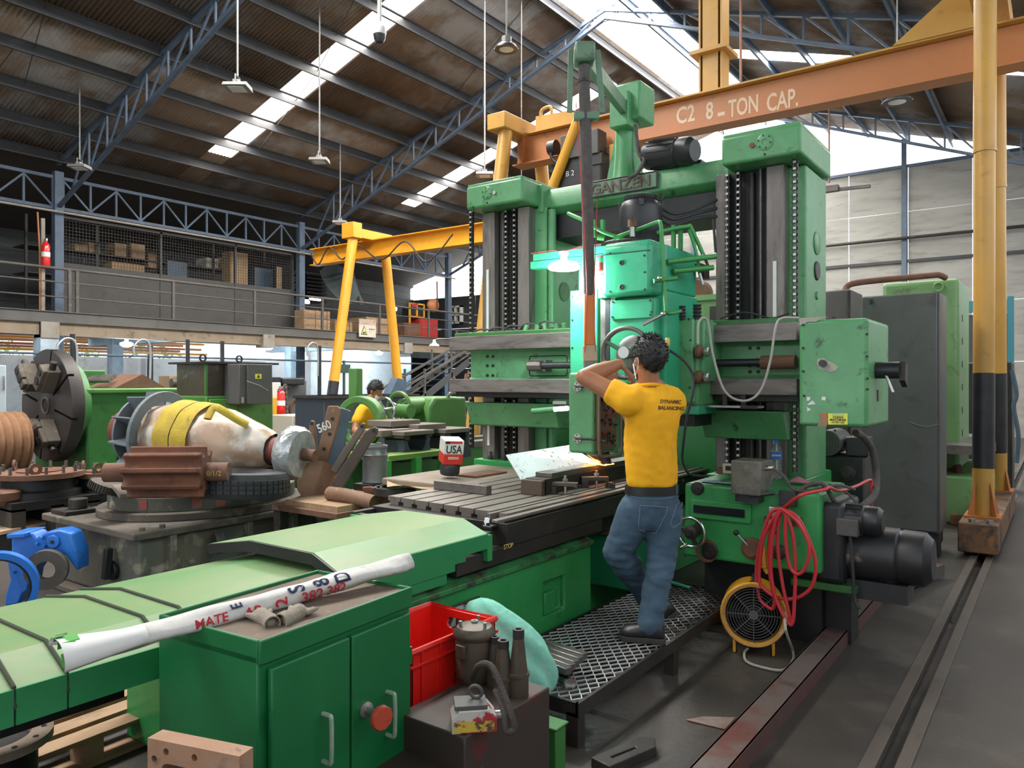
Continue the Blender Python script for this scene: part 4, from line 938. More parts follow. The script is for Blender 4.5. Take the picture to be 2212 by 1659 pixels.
for u in (1284, 1302, 1455, 1470):
    a, b = P(u, 475 if u < 1400 else 487, d=5.05), P(u, 512 if u < 1400 else 540, d=5.05)
    obj('guard_post', MB().bar(a, b, .022, .03), GP, gh)
obj('bracket_plate', MB().prism([(4.9, 2.42), (5.06, 2.42), (5.06, 2.33), (4.98, 2.33)], 'y', 1.98, 2.02), DARKST, ram)
pipe([P(1290, 512, d=5.05), P(1305, 514, d=5.05)], .02, k=1)
obj('gland_boot', MB().lathe([(.022 if k % 2 else .03, k * .012) for k in range(9)], P(1506, 690, d=5.0), (0, 0, 1), 14), RUBBER, hd)
obj('gland_boot', MB().lathe([(.018 if k % 2 else .024, k * .011) for k in range(9)], P(1474, 690, d=5.0), (0, 0, 1), 14), RUBBER, hd)
# handwheel
hc = P(1352, 762, X=4.24); ax = Vector((-1, -.12, 0))
hw = obj('handwheel', MB().ring(hc, ax, .155, .014, 40, 10), STEEL, mm)
x_, y_, n_ = frame(ax)
obj('wheel_hub', MB().lathe([(.035, -.06), (.035, .0), (.04, .02), (.036, .045)], hc, ax, 20), NICKEL, hw)
for k in range(3):
    t = .55 + k * 2 * pi / 3; q = x_ * cos(t) + y_ * sin(t)
    obj('spoke', MB().cyl(hc + q * .03, hc + q * .15, .015, .012, n=10), MINT, hw)
obj('grip_teeth', MB().lathe([(.14, -.004), (.147, -.004), (.147, .004), (.14, .004)], hc - Vector(ax) * .012, ax, 40, loop=True), STEEL, hw)
obj('feed_dial', MB().lathe([(.125, 0), (.125, .018), (.11, .03), (.08, .032), (.078, .05), (.04, .055)], hc + Vector((.13, 0, -.01)), ax, 32), STEEL, lbx)
obj('wheel_shaft', MB().cyl(hc, hc + Vector((.15, 0, 0)), .025, n=14), STEEL, hw)
q = P(1442, 745, d=4.6)
lv = obj('feed_lever', MB().cyl(q + Vector((0, 0, -.08)), q, .007, n=8), DARKST, hd)
obj('lever_grip', MB().lathe([(.010, 0), (.015, .015), (.015, .045), (.011, .058)], q + Vector((0, 0, -.015)), (0, 0, 1), 12), mat('yellowed_grip', (.6, .45, .12), .5), lv)
# --- pendant control box at the front of the ram
pb = obj('control_box', MB().box(4.0, 4.28, 2.29, 2.472, 1.18, 1.674), GREEN, mm, bevel=.018, seg=3)
for v in (835, 947):
    p = P(1248, v, X=3.998)
    fl_ = obj('hinge_flange', MB().lathe([(.030, -.002), (.030, .008), (.012, .009)], p, (-1, 0, 0), 20), NICKEL, pb)
    for j in range(5):
        a = j * 2 * pi / 5 + .3; obj('screw', MB().cyl(p + Vector((-.008, .021 * cos(a), .021 * sin(a))), p + Vector((-.010, .021 * cos(a), .021 * sin(a))), .0045, n=6), BLACKM, fl_)
    obj('hinge_pin', MB().cyl(p + Vector((-.012, .01, 0)), p + Vector((-.012, -.13, 0)), .007, n=8), DARKST, fl_)
wp = obj('wiring_panel', MB().box(4.02, 4.26, 2.275, 2.292, 1.20, 1.56), mat('brown_bakelite', (.10, .065, .035), .6, dirt=(.2, .15, .1), dscale=30), pb)
obj('panel_gasket', MB().tube([(x, 2.262, z) for x, z in rrect(4.015, 4.29, 1.16, 1.60, .05)], .010, 6, True), mat('old_gasket', (.18, .14, .09), .8), pb)
for k in range(26):
    q = Vector((random.uniform(4.04, 4.24), 2.268, random.uniform(1.22, 1.54)))
    obj('terminal', MB().obox(q, (.022, .02, .010), (0, random.uniform(-.4, .4), 0)), random.choice([NICKEL, BLACKP, BLACKP, REDPAINT, RUSTB]), wp)
for k in range(9):
    q = Vector((random.uniform(4.05, 4.2), 2.262, random.uniform(1.25, 1.5)))
    obj('wire', MB().tube(smooth([q, q + Vector((.02, -.012, .03)), q + Vector((.05, -.006, .02)), q + Vector((.06, .005, -.03))], 3), .0025, 5), random.choice([BLACKP, REDPAINT, RUBBER]), wp)
# spindle and grinding cup
sp = P(1298, 1000, X=4.66); sx, sy = sp.x, sp.y
obj('spindle_nose', MB().lathe([(.10, 1.105), (.10, 1.12), (.06, 1.125), (.085, 1.18), (.09, 1.52)], (sx, sy, 0), (0, 0, 1), 28), DARKST, mm)
obj('grinding_cup', MB().lathe([(.078, 1.047), (.076, 1.052), (.06, 1.105), (.03, 1.106)], (sx, sy, 0), (0, 0, 1), 28), BLACKM, mm)
obj('spindle_quill', MB().cyl((sx + .12, sy - .18, 1.1), (sx + .12, sy - .18, 1.5), .07, n=20), STEEL, mm)
# --- overhead pendant boom
bm_ = P(1350, 383, X=5.7)
bp = obj('boom_post', MB().lathe([(.115, 3.28), (.10, 3.34), (.085, 3.5), (.08, 3.76)], (5.7, bm_.y, 0), (0, 0, 1), 20), GREEN, mm)
for k in range(2):
    sg = 1 if k else -1
    obj('post_rib', MB().prism([(bm_.y + sg * .07, 3.74), (bm_.y + sg * .17, 3.29), (bm_.y + sg * .06, 3.29)], 'x', 5.68, 5.72), GREEN, bp)
bx0, bx1 = P(1323, 230, X=5.7), P(1397, 230, X=5.7)
obj('counterweight_box', MB().box(5.58, 5.86, bx1.y, bx0.y - .08, 3.76, 4.07), GREEN, mm, bevel=.02)
be = P(1262, 118, d=4.85); b0 = P(1352, 232, X=5.62)
obj('boom_pivot', MB().box(5.52, 5.72, b0.y - .07, b0.y + .10, 3.70, 3.98), GREEN, mm, bevel=.01)
obj('boom_arm', MB().bar(b0 + Vector((-.02, 0, -.02)), be + Vector((.08, .03, 0)), .055, .11), MINT, mm, bevel=.006)
obj('boom_end', MB().obox(be, (.15, .13, .125), (0, 0, YAW)), MINT, mm, bevel=.02)
for sg in (-1, 1):
    q0 = be + rt * (.085 * sg) + Vector((0, 0, .03)); q1 = q0 + Vector((0, 0, -.40)) + rt * (.02 * sg + .012)
    hn = obj('hanger_strap', MB().bar(q0, q1, .035, .015, fw), MINT, mm, bevel=.003)
q = be + Vector((0, 0, -.395)) + rt * .014
obj('hose_clamp', MB().obox(q, (.06, .16, .05), (0, 0, YAW)), MINT, mm, bevel=.008)
HOSE = mat('ribbed_grey_hose', (.10, .088, .08), .8, 0, (.07, .062, .058), 20, bump=.6, bscale=200)
h1 = P(1273, 640, d=4.78)
obj('pendant_hose', MB().tube(smooth([be + Vector((0, 0, -.07)), be + Vector((0, 0, -.2)) , be + Vector((0, 0, -.6)) + rt * .012, h1], 8), .037, 14), HOSE, mm)
obj('hose_clip', MB().cyl(be + Vector((0, 0, -.16)), be + Vector((0, 0, -.18)), .041, n=16), DARKST, mm)
h2 = P(1273, 748, d=4.74)
obj('hose_sleeve', MB().bar(h1 + Vector((0, 0, .01)), h2, .066, .066, fw), mat('orange_webbing', (.50, .16, .025), .6, dirt=(.35, .1, .02), dscale=14), mm, bevel=.008)
obj('hose_plug', MB().bar(h2, P(1275, 783, d=4.72), .085, .07, fw), mat('tan_connector', (.36, .27, .17), .7), mm, bevel=.006)
obj('plug_neck', MB().bar(P(1272, 780, d=4.72), P(1270, 808, d=4.72), .06, .06, fw), STEEL, mm, bevel=.004)
obj('red_cord', MB().tube(smooth([be + Vector((-.02, .05, -.3)), P(1262, 500, d=4.75), P(1268, 640, d=4.72), P(1264, 745, d=4.70), P(1263, 795, d=4.70)], 6), .003, 5), REDH, mm)
obj('red_cord', MB().tube(smooth([P(1290, 430, d=4.85), P(1283, 640, d=4.72), P(1286, 745, d=4.70), P(1290, 790, d=4.70)], 6), .003, 5), REDH, mm)
obj('boom_conduit', MB().tube(smooth([P(1372, 270, d=6.1), P(1380, 330, d=6.05), P(1392, 345, d=6.0), P(1375, 375, d=6.0), P(1358, 385, d=5.95)], 5), .017, 8), HOSE, mm)
# stop block under the rail and small conduits over the rail
obj('rail_stop', MB().box(4.93, 5.0, 2.78, 2.83, 1.62, 1.70), RUSTB, cr)
for k in range(5):
    y = 4.1 - k * .16
    obj('rail_cable', MB().tube(smooth([(5.1, y, 2.045), (5.05, y - .12, 2.06 + .01 * k), (5.15, y - .3, 2.045), (5.08, y - .55, 2.05)], 4), .008, 6), HOSE, mm)
obj('rail_cable', MB().tube(smooth([(5.05, 1.9, 2.05), (5.1, 1.75, 2.09), (5.2, 1.6, 2.05), (5.1, 1.45, 2.07)], 4), .006, 6), RUBBER, mm)
for k in range(7): obj('paint_flake', MB().obox((5.02 + .02 * (k % 2), 3.5 - k * .09, 2.05), (.02, .03, .05), (.2, .3, k)), GREEN, cr)
# loose cables between the head and the right column
for k, dz in enumerate((0, -.05, -.11)):
    obj('power_cable', MB().tube(smooth([P(1428, 448 + 14 * k, d=5.25), P(1455, 462 + 12 * k, d=5.35), P(1500, 452 + 10 * k, d=5.4), P(1548, 432 + 18 * k, d=5.5)], 5), .012, 7), RUBBER, mm)
obj('power_cable', MB().tube([P(1541, 430, d=5.5), P(1541, 480, d=5.5), P(1546, 545, d=5.5)], .010, 7), RUBBER, mm)
# --- feed console beside the right column
fc = obj('feed_console', MB().box(4.70, 5.34, 1.155, 2.01, .475, .955), GREENB, mm, bevel=.02, seg=3)
obj('console_stand', MB().box(4.9, 5.3, 1.2, 1.95, 0, .48), BLACKM, fc)
obj('console_foot', MB().box(4.80, 5.3, .98, 1.36, .36, .41), OLDG, fc, bevel=.01); obj('foot_post', MB().box(5.0, 5.2, 1.05, 1.25, 0, .36), BLACKM, fc)
def PX(u, v): return P(u, v, X=4.698)
a, b = PX(1493, 1078), PX(1624, 1128)
obj('window_frame', MB().box(4.678, 4.705, b.y, a.y, b.z - .01, a.z + .002), GREENB, fc, bevel=.006)
a, b = PX(1501, 1089), PX(1611, 1118)
obj('scale_window', MB().box(4.672, 4.682, b.y, a.y, b.z, a.z), mat('dark_glass', (.012, .013, .014), .25), fc, bevel=.002)
p = PX(1507, 1055); obj('oil_cap', MB().lathe([(.042, -.004), (.042, .012), (.035, .02), (.01, .022)], p, (-1, 0, 0), 20).obox(p + Vector((-.025, 0, 0)), (.012, .03, .01)), DARKST, fc)
p = PX(1533, 1190); obj('shaft_end', MB().lathe([(.055, -.004), (.055, .008), (.04, .012), (.04, .03), (.02, .032), (.02, .05)], p, (-1, 0, 0), 20), DARKST, fc)
obj('wear_ring', MB().annulus(p + Vector((-.003, .02, .0)), (-1, 0, 0), .075, .05, .003, 28), RUSTB, fc)
p = PX(1626, 1185); ld = obj('lever_disc', MB().lathe([(.07, -.004), (.07, .012), (.05, .018), (.045, .04)], p, (-1, 0, 0), 22), RUSTB, fc)
e = PX(1596, 1148) + Vector((-.05, 0, 0)); obj('lever_rod', MB().cyl(p + Vector((-.03, 0, 0)), e, .006, n=8), NICKEL, ld); obj('lever_ball', MB().sphere(e, .018, 14, 10), BLACKP, ld)
p = PX(1683, 1192); ld = obj('lever_disc', MB().lathe([(.045, -.004), (.045, .02), (.03, .028)], p, (-1, 0, 0), 20), DARKST, fc)
e = PX(1685, 1148) + Vector((-.05, 0, 0)); obj('lever_rod', MB().cyl(p + Vector((-.02, 0, 0)), e, .006, n=8), NICKEL, ld); obj('lever_ball', MB().sphere(e, .015, 12, 8), BLACKP, ld)
for u in (1662, 1722):
    a = PX(u, 1125); obj('selector_plate', MB().box(4.69, 4.70, a.y - .03, a.y + .03, a.z - .035, a.z + .025), RUSTB, fc); obj('selector_knob', MB().cyl((4.69, a.y, a.z), (4.66, a.y, a.z), .016, n=10), WHITE if u == 1662 else DARKST, fc)
for u, v in ((1476, 1038), (1719, 1056), (1480, 1200), (1765, 1240), (1478, 1150)):
    p = PX(u, v); obj('cover_screw', MB().cyl(p, p + Vector((-.003, 0, 0)), .008, n=8), BLACKM, fc)
p = PX(1680, 1104); hk = obj('hose_hook', MB().obox(p + Vector((-.04, 0, 0)), (.09, .025, .035)).obox(p + Vector((-.09, 0, .01)), (.03, .05, .06)), NICKEL, fc, bevel=.006)
# console handwheel
hc2 = P(1493, 1150, X=4.60); ax2 = Vector((-1, .1, 0))
h2w = obj('handwheel', MB().ring(hc2, ax2, .092, .011, 36, 10), CHROME, fc)
obj('wheel_hub', MB().lathe([(.03, -.10), (.03, -.02), (.045, -.01), (.045, .012), (.022, .02), (.02, .035)], hc2, ax2, 20), DARKST, h2w)
xx, yy, _ = frame(ax2)
for k in range(3):
    t = .9 + k * 2 * pi / 3; q = xx * cos(t) + yy * sin(t); obj('spoke', MB().bar(hc2 + q * .03, hc2 + q * .09, .03, .012, ax2), DARKST, h2w)
q = hc2 + Vector((-.03, .03, -.085)); obj('crank_grip', MB().cyl(q + Vector((.03, 0, 0)), q + Vector((-.05, .01, -.01)), .010, n=10), CHROME, h2w)
# motors of the feed console
m1 = motor(fc, (4.86, 1.17, .80), (4.86, .845, .80), .088, BLACKP, name='feed_motor')
obj('terminal_box', MB().obox((4.765, 1.02, .765), (.06, .12, .10)), GREYM, m1, bevel=.006)
m2 = motor(fc, (4.98, 1.18, .585), (4.98, .60, .585), .165, mat('peeling_black_paint', (.02, .02, .022), .45, .1, (.03, .03, .03), 3, dirt=(.20, .17, .14), dscale=6, dlo=.57, dhi=.66), fins=0, name='drive_motor')
obj('motor_foot', MB().box(4.86, 5.1, .72, 1.05, .33, .44), BLACKP, m2)
obj('gear_housing', MB().box(4.76, 5.2, 1.04, 1.2, .42, .90), BLACKP, fc, bevel=.03)
obj('console_conduit', MB().tube(smooth([P(1690, 1100, d=4.6), P(1735, 1055, d=4.55), P(1768, 1043, d=4.5), P(1785, 1055, d=4.5), P(1803, 1085, d=4.55)], 6), .014, 10), HOSE, fc)
obj('console_conduit', MB().tube(smooth([P(1790, 1046, d=4.7), P(1830, 1065, d=4.65), P(1855, 1095, d=4.6), P(1860, 1115, d=4.6)], 6), .007, 8), HOSE, fc)
obj('motor_lead', MB().tube(smooth([P(1823, 1133, d=4.5), P(1835, 1150, d=4.45), P(1842, 1230, d=4.45), P(1846, 1290, d=4.45), P(1856, 1315, d=4.42)], 5), .010, 7), RUBBER, fc)
# ------------------------------------------------------------------ gantry cranes
def ibeam(X, y0, y1, z0, z1, w=.26, tf=.022, tw=.02):
    return [MB().box(X - w / 2, X + w / 2, y0, y1, z0, z0 + tf), MB().box(X - w / 2, X + w / 2, y0, y1, z1 - tf, z1), MB().box(X - tw / 2, X + tw / 2, y0, y1, z0 + tf, z1 - tf)]
g1 = thing('gantry_crane', 'orange gantry crane beam with white capacity lettering spanning above the milling machine', 'crane', (9.6, 3, 0))
bx = 9.6
lowf, topf, web = ibeam(bx, -1.6, 6.85, 4.93, 5.40, .28)
obj('bottom_flange', lowf, ORNG, g1); obj('top_flange', topf, YELL, g1)
wb = obj('web', web, ORNG, g1)
obj('web_liner', MB().box(bx - .03, bx - .012, -1.6, 6.7, 4.96, 5.37), ORNG, wb)
for s, u, v, sz in (('C2', 1481, 249, .31), ('8', 1533, 241, .31), ('-', 1558, 241, .40), ('TON', 1606, 231, .31), ('CAP.', 1690, 218, .31)):
    p = P(u, v, X=bx - .032); text(s, sz, LETTER, wb, p, *face('-x'), depth=.003, bold=.006, squeeze={'C2': .72, '8': .68, '-': .9, 'TON': .58, 'CAP.': .60}[s])
for u in (1138,): obj('stiffener', MB().box(bx - .13, bx - .01, P(u, 300, X=bx).y - .02, P(u, 300, X=bx).y, 4.95, 5.38), ORNG, wb)
# left end: saddle, lug, legs
yl = P(1093, 280, X=9.2).y
sd_ = obj('end_saddle', MB().box(8.95, 10.25, 6.62, 6.95, 5.36, 5.60), YELL, g1, bevel=.015)
obj('lug_plate', MB().prism([(6.5, 5.40), (5.45, 5.40), (5.9, 5.62), (6.5, 5.66)], 'x', bx - .02, bx + .02), YELL, g1)
obj('lifting_lug', MB().tube(smooth([(bx, 6.42, 5.62), (bx, 6.40, 5.74), (bx, 6.25, 5.76), (bx, 6.22, 5.64)], 4), .025, 8), YELL, g1)
obj('leg', MB().cyl((8.25, 6.75, .3), (9.15, 6.75, 5.38), .105, n=20), YELL, g1)
obj('leg', MB().cyl((11.0, 6.75, .3), (10.05, 6.75, 5.38), .105, n=20), YELL, g1)
obj('diagonal_brace', MB().cyl(P(1252, 252, X=9.25), P(1180, 440, X=9.25), .075, n=16), YELL2, g1)
obj('end_truck', MB().box(7.9, 11.3, 6.6, 6.9, .05, .33), BLACKP, g1, bevel=.01)
# right legs
def leg(xb, xt, y, zt_, band0, band1):
    a, b = Vector((xb, y, .30)), Vector((xt, y, zt_)); d = (b - a) / (b.z - a.z)
    def at(z): return a + d * (z - a.z)
    o = obj('leg', MB().cyl(a, at(3.9), .093, n=24).cyl(at(3.88), b, .100, n=24), YELL, g1)
    obj('black_band', MB().cyl(at(band0), at(band1), .096, n=24), BLACKP, o)
    obj('weld_seam', MB().cyl(at(3.87), at(3.9), .103, n=24), YELL, o)
    for k in range(4):
        t = k * pi / 2 + pi / 4; q = Vector((cos(t), sin(t), 0)); n = Vector((-sin(t), cos(t), 0)) * .006
        obj('foot_gusset', MB().oprism([(.09, 0), (.17, 0), (.09, .32)], a + Vector((0, 0, .03)) - n, q, (0, 0, 1), n * 2), ORNG, o)
    obj('foot_plate', MB().box(xb - .17, xb + .17, y - .15, y + .15, .31, .335), ORNG, o)
    return o
leg(8.62, 8.90, .62, 6.6, .78, 1.70); leg(10.75, 10.35, .62, 5.2, .78, 1.72)
obj('head_saddle', MB().box(8.7, 10.4, .45, .78, 5.55, 5.75), YELL, g1, bevel=.01)
obj('lug_plate', MB().prism([(1.55, 5.40), (.75, 5.40), (.75, 5.75), (1.05, 5.78)], 'x', bx - .16, bx - .12), YELL, g1)
tr = obj('end_truck', MB().box(8.15, 11.2, .47, .79, .04, .31), mat('rusty_orange_truck', (.20, .10, .05), .7, 0, (.06, .045, .04), 3, .45, .55, dirt=(.34, .15, .04), dscale=6, dlo=.58, dhi=.7), g1, bevel=.012)
for y in (.54, .68): obj('truck_bolt', MB().cyl((8.22, y, .31), (8.22, y, .345), .03, n=10), NICKEL, tr)
for X in (8.5, 10.9): obj('wheel', MB().cyl((X, .58, .10), (X, .66, .10), .10, n=24), DARKST, tr)
# upright on the beam
for nm, a0, a1, b0, b1 in (('post_web', 9.72, 9.74, 3.60, 3.89), ('post_flange', 9.60, 9.86, 3.88, 3.905), ('post_flange', 9.60, 9.86, 3.585, 3.61)):
    obj(nm, MB().box(a0, a1, b0, b1, 5.40, 9.05), YELL, g1)
obj('post_cover', MB().box(9.60, 9.615, 3.64, 3.85, 5.40, 9.05), YELL, g1)
obj('post_collar', MB().box(9.50, 9.96, 3.50, 3.99, 5.93, 5.98), YELL, g1)
# hoist under the beam
hs = thing('hoist', 'dark electric hoist trolley hanging under the orange crane beam', 'hoist', (9.55, P(1265, 330, X=9.45).y, 4.93))
a, b = P(1222, 300, X=9.4), P(1303, 335, X=9.4)
obj('control_housing', MB().box(9.25, 9.5, b.y, a.y, b.z, a.z), GREYM, hs, bevel=.01)
a2, b2 = P(1214, 345, X=9.4), P(1306, 398, X=9.4)
obj('drum_housing', MB().box(9.3, 9.8, b2.y, a2.y, b2.z, a2.z), BLACKP, hs, bevel=.02)
obj('brake_disc', MB().cyl(P(1203, 318, X=9.4), P(1203, 318, X=9.4) + Vector((0, .12, 0)), .11, n=18), BLACKP, hs)
obj('hoist_cable', MB().tube(smooth([P(1195, 315, X=9.35), P(1190, 335, X=9.35), P(1200, 350, X=9.35), P(1222, 355, X=9.35)], 4), .025, 7), RUBBER, hs)
obj('suspension_plate', MB().box(9.45, 9.75, b2.y - .35, b2.y - .05, b2.z - .1, 4.95), YELL2, hs)
obj('wire_box', MB().box(9.28, 9.32, b2.y - .02, b2.y + .35, a2.z - .2, a2.z - .05), BLACKP, hs)
text('B 2', .11, WHITE, hs, P(1231, 375, X=9.29), *face('-x'), depth=.002)
hkp = P(1316, 478, X=9.5)
hb = obj('hook_block', MB().annulus(hkp + Vector((0, 0, .05)), (1, .2, 0), .17, .09, .1, 24), YELL2, hs)
obj('hook', MB().tube(smooth([hkp + Vector((.05, .02, -.1)), hkp + Vector((.05, .02, -.2)), hkp + Vector((.05, .1, -.28)), hkp + Vector((.05, .18, -.2))], 5), .035, 8), YELL2, hb)
obj('hoist_rope', MB().cyl(hkp + Vector((.05, 0, .15)), (hkp.x + .05, hkp.y, b2.z), .012, n=6), DARKST, hs)
# second crane
g2 = thing('gantry_crane', 'yellow gantry crane with splayed legs in the middle of the hall', 'crane', (14.3, 15, 0))
lowf, topf, web = ibeam(14.3, 8.0, 17.4, 4.93, 5.40, .30)
for nm, q in (('bottom_flange', lowf), ('top_flange', topf), ('web', web)): obj(nm, q, YELL2, g2)
obj('end_saddle', MB().box(13.5, 14.9, 14.85, 15.2, 5.38, 5.62), YELL2, g2, bevel=.01); obj('end_block', MB().box(13.45, 13.75, 14.8, 15.25, 5.35, 5.75), YELL2, g2, bevel=.01)
for xb, xt in ((12.75, 13.62), (15.45, 14.75)):
    a, b = Vector((xb, 15.0, .3)), Vector((xt, 15.0, 5.4)); d = (b - a) / 5.1
    lg = obj('leg', MB().cyl(a, b, .13, n=20), YELL2, g2); obj('black_band', MB().cyl(a, a + d * 1.32, .136, n=20), BLACKP, lg)
obj('end_truck', MB().box(12.3, 15.9, 14.85, 15.15, .04, .32), BLACKP, g2)
obj('festoon_cable', MB().tube(smooth([(14.1, 17.3, 5.3), (14.05, 16.9, 4.9), (14.1, 16.5, 5.35), (14.05, 15.9, 4.95), (14.1, 15.4, 5.3), (14.05, 14.4, 4.8), (14.1, 13.6, 5.2), (14.05, 12.8, 4.6), (14.1, 12, 5.2)], 6), .02, 6), RUBBER, g2)
# ------------------------------------------------------------------ hanging lamps and camera dome
HOUS = mat('lamp_housing_grey', (.22, .22, .21), .5, .2); GLOW = mat('lamp_diffuser', (.62, .62, .60), .5)
def highbay_square(p, lab, s=.19):
    t = thing('high_bay_lamp', lab, 'lamp', p, YAW, 'square high-bay lamps')
    obj('housing', MB().prism([(-s, 0), (s, 0), (s * .7, .07), (-s * .7, .07)], 'y', -s, s), HOUS, t, local=True, bevel=.008)
    obj('diffuser', MB().box(-s * .62, s * .62, -s * .62, s * .62, -.012, .002), GLOW, t, local=True)
    obj('driver_box', MB().box(-.08, .08, -.05, .05, .07, .13), HOUS, t, local=True)
    obj('yoke', MB().tube([(-.1, 0, .05), (-.1, 0, .2), (.1, 0, .2), (.1, 0, .05)], .012, 6), HOUS, t, local=True)
    L = roof_z(p.y) - .01 - p.z; obj('rod', MB().cyl((0, 0, .2), (0, 0, L), .016, n=8), HOUS, t, local=True)
for u, v, z, lab in ((513, 192, 6.3, 'square high-bay lamp hanging in front of the first skylight strip'), (690, 350, 6.3, 'square high-bay lamp hanging below the middle of the left roof'), (172, 364, 6.3, 'square high-bay lamp hanging by the first truss near the left edge'), (1047, 380, 6.2, 'square high-bay lamp hanging left of the orange crane beam'), (735, 483, 6.1, 'square high-bay lamp hanging above the far yellow crane end')):
    highbay_square(P(u, v, z=z), lab)
def highbay_round(p, lab, r=.17):
    t = thing('high_bay_lamp', lab, 'lamp', p, 0, 'round high-bay lamps')
    obj('reflector', MB().lathe([(.06, .10), (r * .8, .045), (r, .0), (r, -.012), (r * .62, -.012), (r * .60, .01), (.02, .012)], (0, 0, 0), (0, 0, 1), 28), BLACKP, t, local=True)
    obj('lens', MB().lathe([(r * .6, -.008), (r * .5, -.016), (.01, -.018)], (0, 0, 0), (0, 0, 1), 24), GLOW, t, local=True)
    for k in range(6): a = k * pi / 3; obj('cooling_fin', MB().obox((.06 * cos(a), .06 * sin(a), .13), (.012, .06, .08), (0, 0, a)), HOUS, t, local=True)
    L = roof_z(p.y) - .01 - p.z; obj('rod', MB().cyl((0, 0, .1), (0, 0, L), .012, n=8), HOUS, t, local=True)
highbay_round(P(1094, 106, z=6.3), 'round high-bay lamp hanging from the roof beside the ridge skylight')
highbay_round(P(1938, 220, z=6.4), 'round high-bay lamp seen under the right end of the orange beam', .24)
cd = P(820, 72, d=9.8)
ct = thing('camera_dome', 'white dome camera hanging on a pole in front of the skylight strip', 'camera', cd)
obj('housing', MB().lathe([(.03, .14), (.05, .13), (.085, .06), (.085, -.02), (.07, -.03)], (0, 0, 0), (0, 0, 1), 22), WHITE, ct, local=True)
obj('dark_dome', MB().lathe([(.08, -.02), (.076, -.07), (.05, -.12), (.01, -.135)], (0, 0, 0), (0, 0, 1), 22), BLACKP, ct, local=True)
obj('pole', MB().cyl((0, 0, .13), (0, 0, roof_z(cd.y) - .01 - cd.z), .028, n=12), WHITE, ct, local=True)
# hanging rods on the right and a steel bar on hooks
for u, v0, v1, X, lab in ((1600, 0, 205, 14.0, 'thin hanging rod behind the yellow upright'), (1791, 240, 395, 22.0, 'thin rope hanging in front of the gable window')):
    a, b = P(u, v0, X=X), P(u, v1, X=X); b.z = min(b.z, a.z); tag(obj('hanging_rod', MB().cyl((a.x, a.y, roof_z(a.y) - .01), b, .025, n=7), RUSTB), lab, 'rod')
hb_ = thing('hanging_beam', 'short dark steel beam hanging on the rope before the gable wall', 'beam', P(1830, 405, X=22.0))
obj('beam', MB().bar(P(1785, 412, X=22), P(1880, 402, X=22), .10, .08), DARKST, hb_); obj('trolley', MB().obox(P(1797, 408, X=21.95), (.2, .35, .16)), DARKST, hb_)
tag(obj('wall_pipe', MB().tube([(26.1, -2.9, 6.05), (26.1, 7, 6.05), (26.1, 20, 6.05)], .05, 8), DARKST), 'dark pipe running across the far grey wall panels', 'pipe')
for k in range(3): pass
# ------------------------------------------------------------------ cabinets and machines on the right
def YX(u, X): return P(u, 800, X=X).y
gc = thing('electrical_cabinet', 'tall dark grey electrical cabinet behind the green end gearbox', 'cabinet', (8.15, 1.24, 0))
y0, y1 = YX(2030, 7.9), YX(1861, 7.9)
obj('body', MB().box(7.92, 8.42, y0, y1, .22, 2.44), CABGREY, gc, bevel=.012)
obj('door', MB().box(7.88, 7.92, y0 + .02, y1 - .005, .24, 2.43), CABGREY, gc, bevel=.008)
obj('plinth', MB().box(8.0, 8.4, y0 + .03, y1 - .02, .08, .22), BLACKM, gc)
for y in (y0 + .04, y1 - .06): obj('foot', MB().box(7.95, 8.1, y - .03, y + .05, 0, .22), BLACKP, gc)
obj('latch', MB().box(7.86, 7.88, y1 - .1, y1 - .08, 2.36, 2.40), DARKST, gc)
obj('dent_scratch', MB().tube(smooth([P(1965, 912, X=7.876), P(1985, 919, X=7.876), P(2005, 922, X=7.876), P(2028, 916, X=7.876)], 4), .004, 5), MINT, gc)
bc = thing('brown_cabinet', 'brown grey cabinet seen between the right column and the tall grey cabinet', 'cabinet', (9.0, YX(1815, 8.8), 0))
ya, yb = YX(1838, 8.8), YX(1780, 8.8); obj('body', MB().box(8.8, 9.4, ya, yb, 0, 2.62), GREYM, bc, bevel=.02); obj('side_strip', MB().box(8.78, 8.8, ya, ya + .03, .1, 2.6), DARKST, bc)
tag(obj('conduit_bend', MB().tube(smooth([P(1827, 640, X=8.9), P(1828, 622, X=8.95), P(1845, 612, X=9.0), P(1900, 605, X=9.3), P(2010, 595, X=9.8), P(2028, 594, X=9.9), P(2042, 600, X=10.0)], 6), .035, 10), RUSTB), 'bent brown conduit running over the tall grey cabinet', 'conduit')
gm = thing('green_machine_column', 'tall pale green machine body behind the grey electrical cabinet', 'machine', (11, 2.0, 0))
ya, yb = YX(2072, 10.4), YX(1905, 10.4); zt_ = P(2070, 600, X=10.4).z
obj('body', MB().box(10.4, 11.6, ya, yb, .55, zt_), PALEG, gm, bevel=.05, seg=3)
obj('base', MB().box(9.9, 12.2, ya - .35, yb + .3, 0, .55), PALEG, gm, bevel=.03); obj('way_top', MB().box(9.85, 12.2, ya - .36, yb + .3, .80, .90), STEEL, gm)
obj('lifting_eye', MB().ring(P(2027, 620, X=10.37), (1, 0, 0), .05, .012, 14, 6), PALEG, gm)
for k in range(6): obj('side_slot', MB().box(10.7 + .0 * k, 10.78, ya - .004, ya + .01, .95 + .28 * k, 1.03 + .28 * k), BLACKM, gm)
gm2 = thing('green_gearcase', 'pale green machine housing with a rusty round cover seen between the columns', 'machine', (8.0, YX(1510, 8), 0))
ya, yb = YX(1546, 8.0), YX(1475, 8.0); zt_ = P(1510, 642, X=8).z
obj('body', MB().box(8.0, 8.8, ya - .2, yb, 0, zt_), PALEG, gm2, bevel=.03); obj('rim', MB().box(7.97, 8.82, ya - .22, yb + .02, zt_ - .04, zt_ + .02), PALEG, gm2)
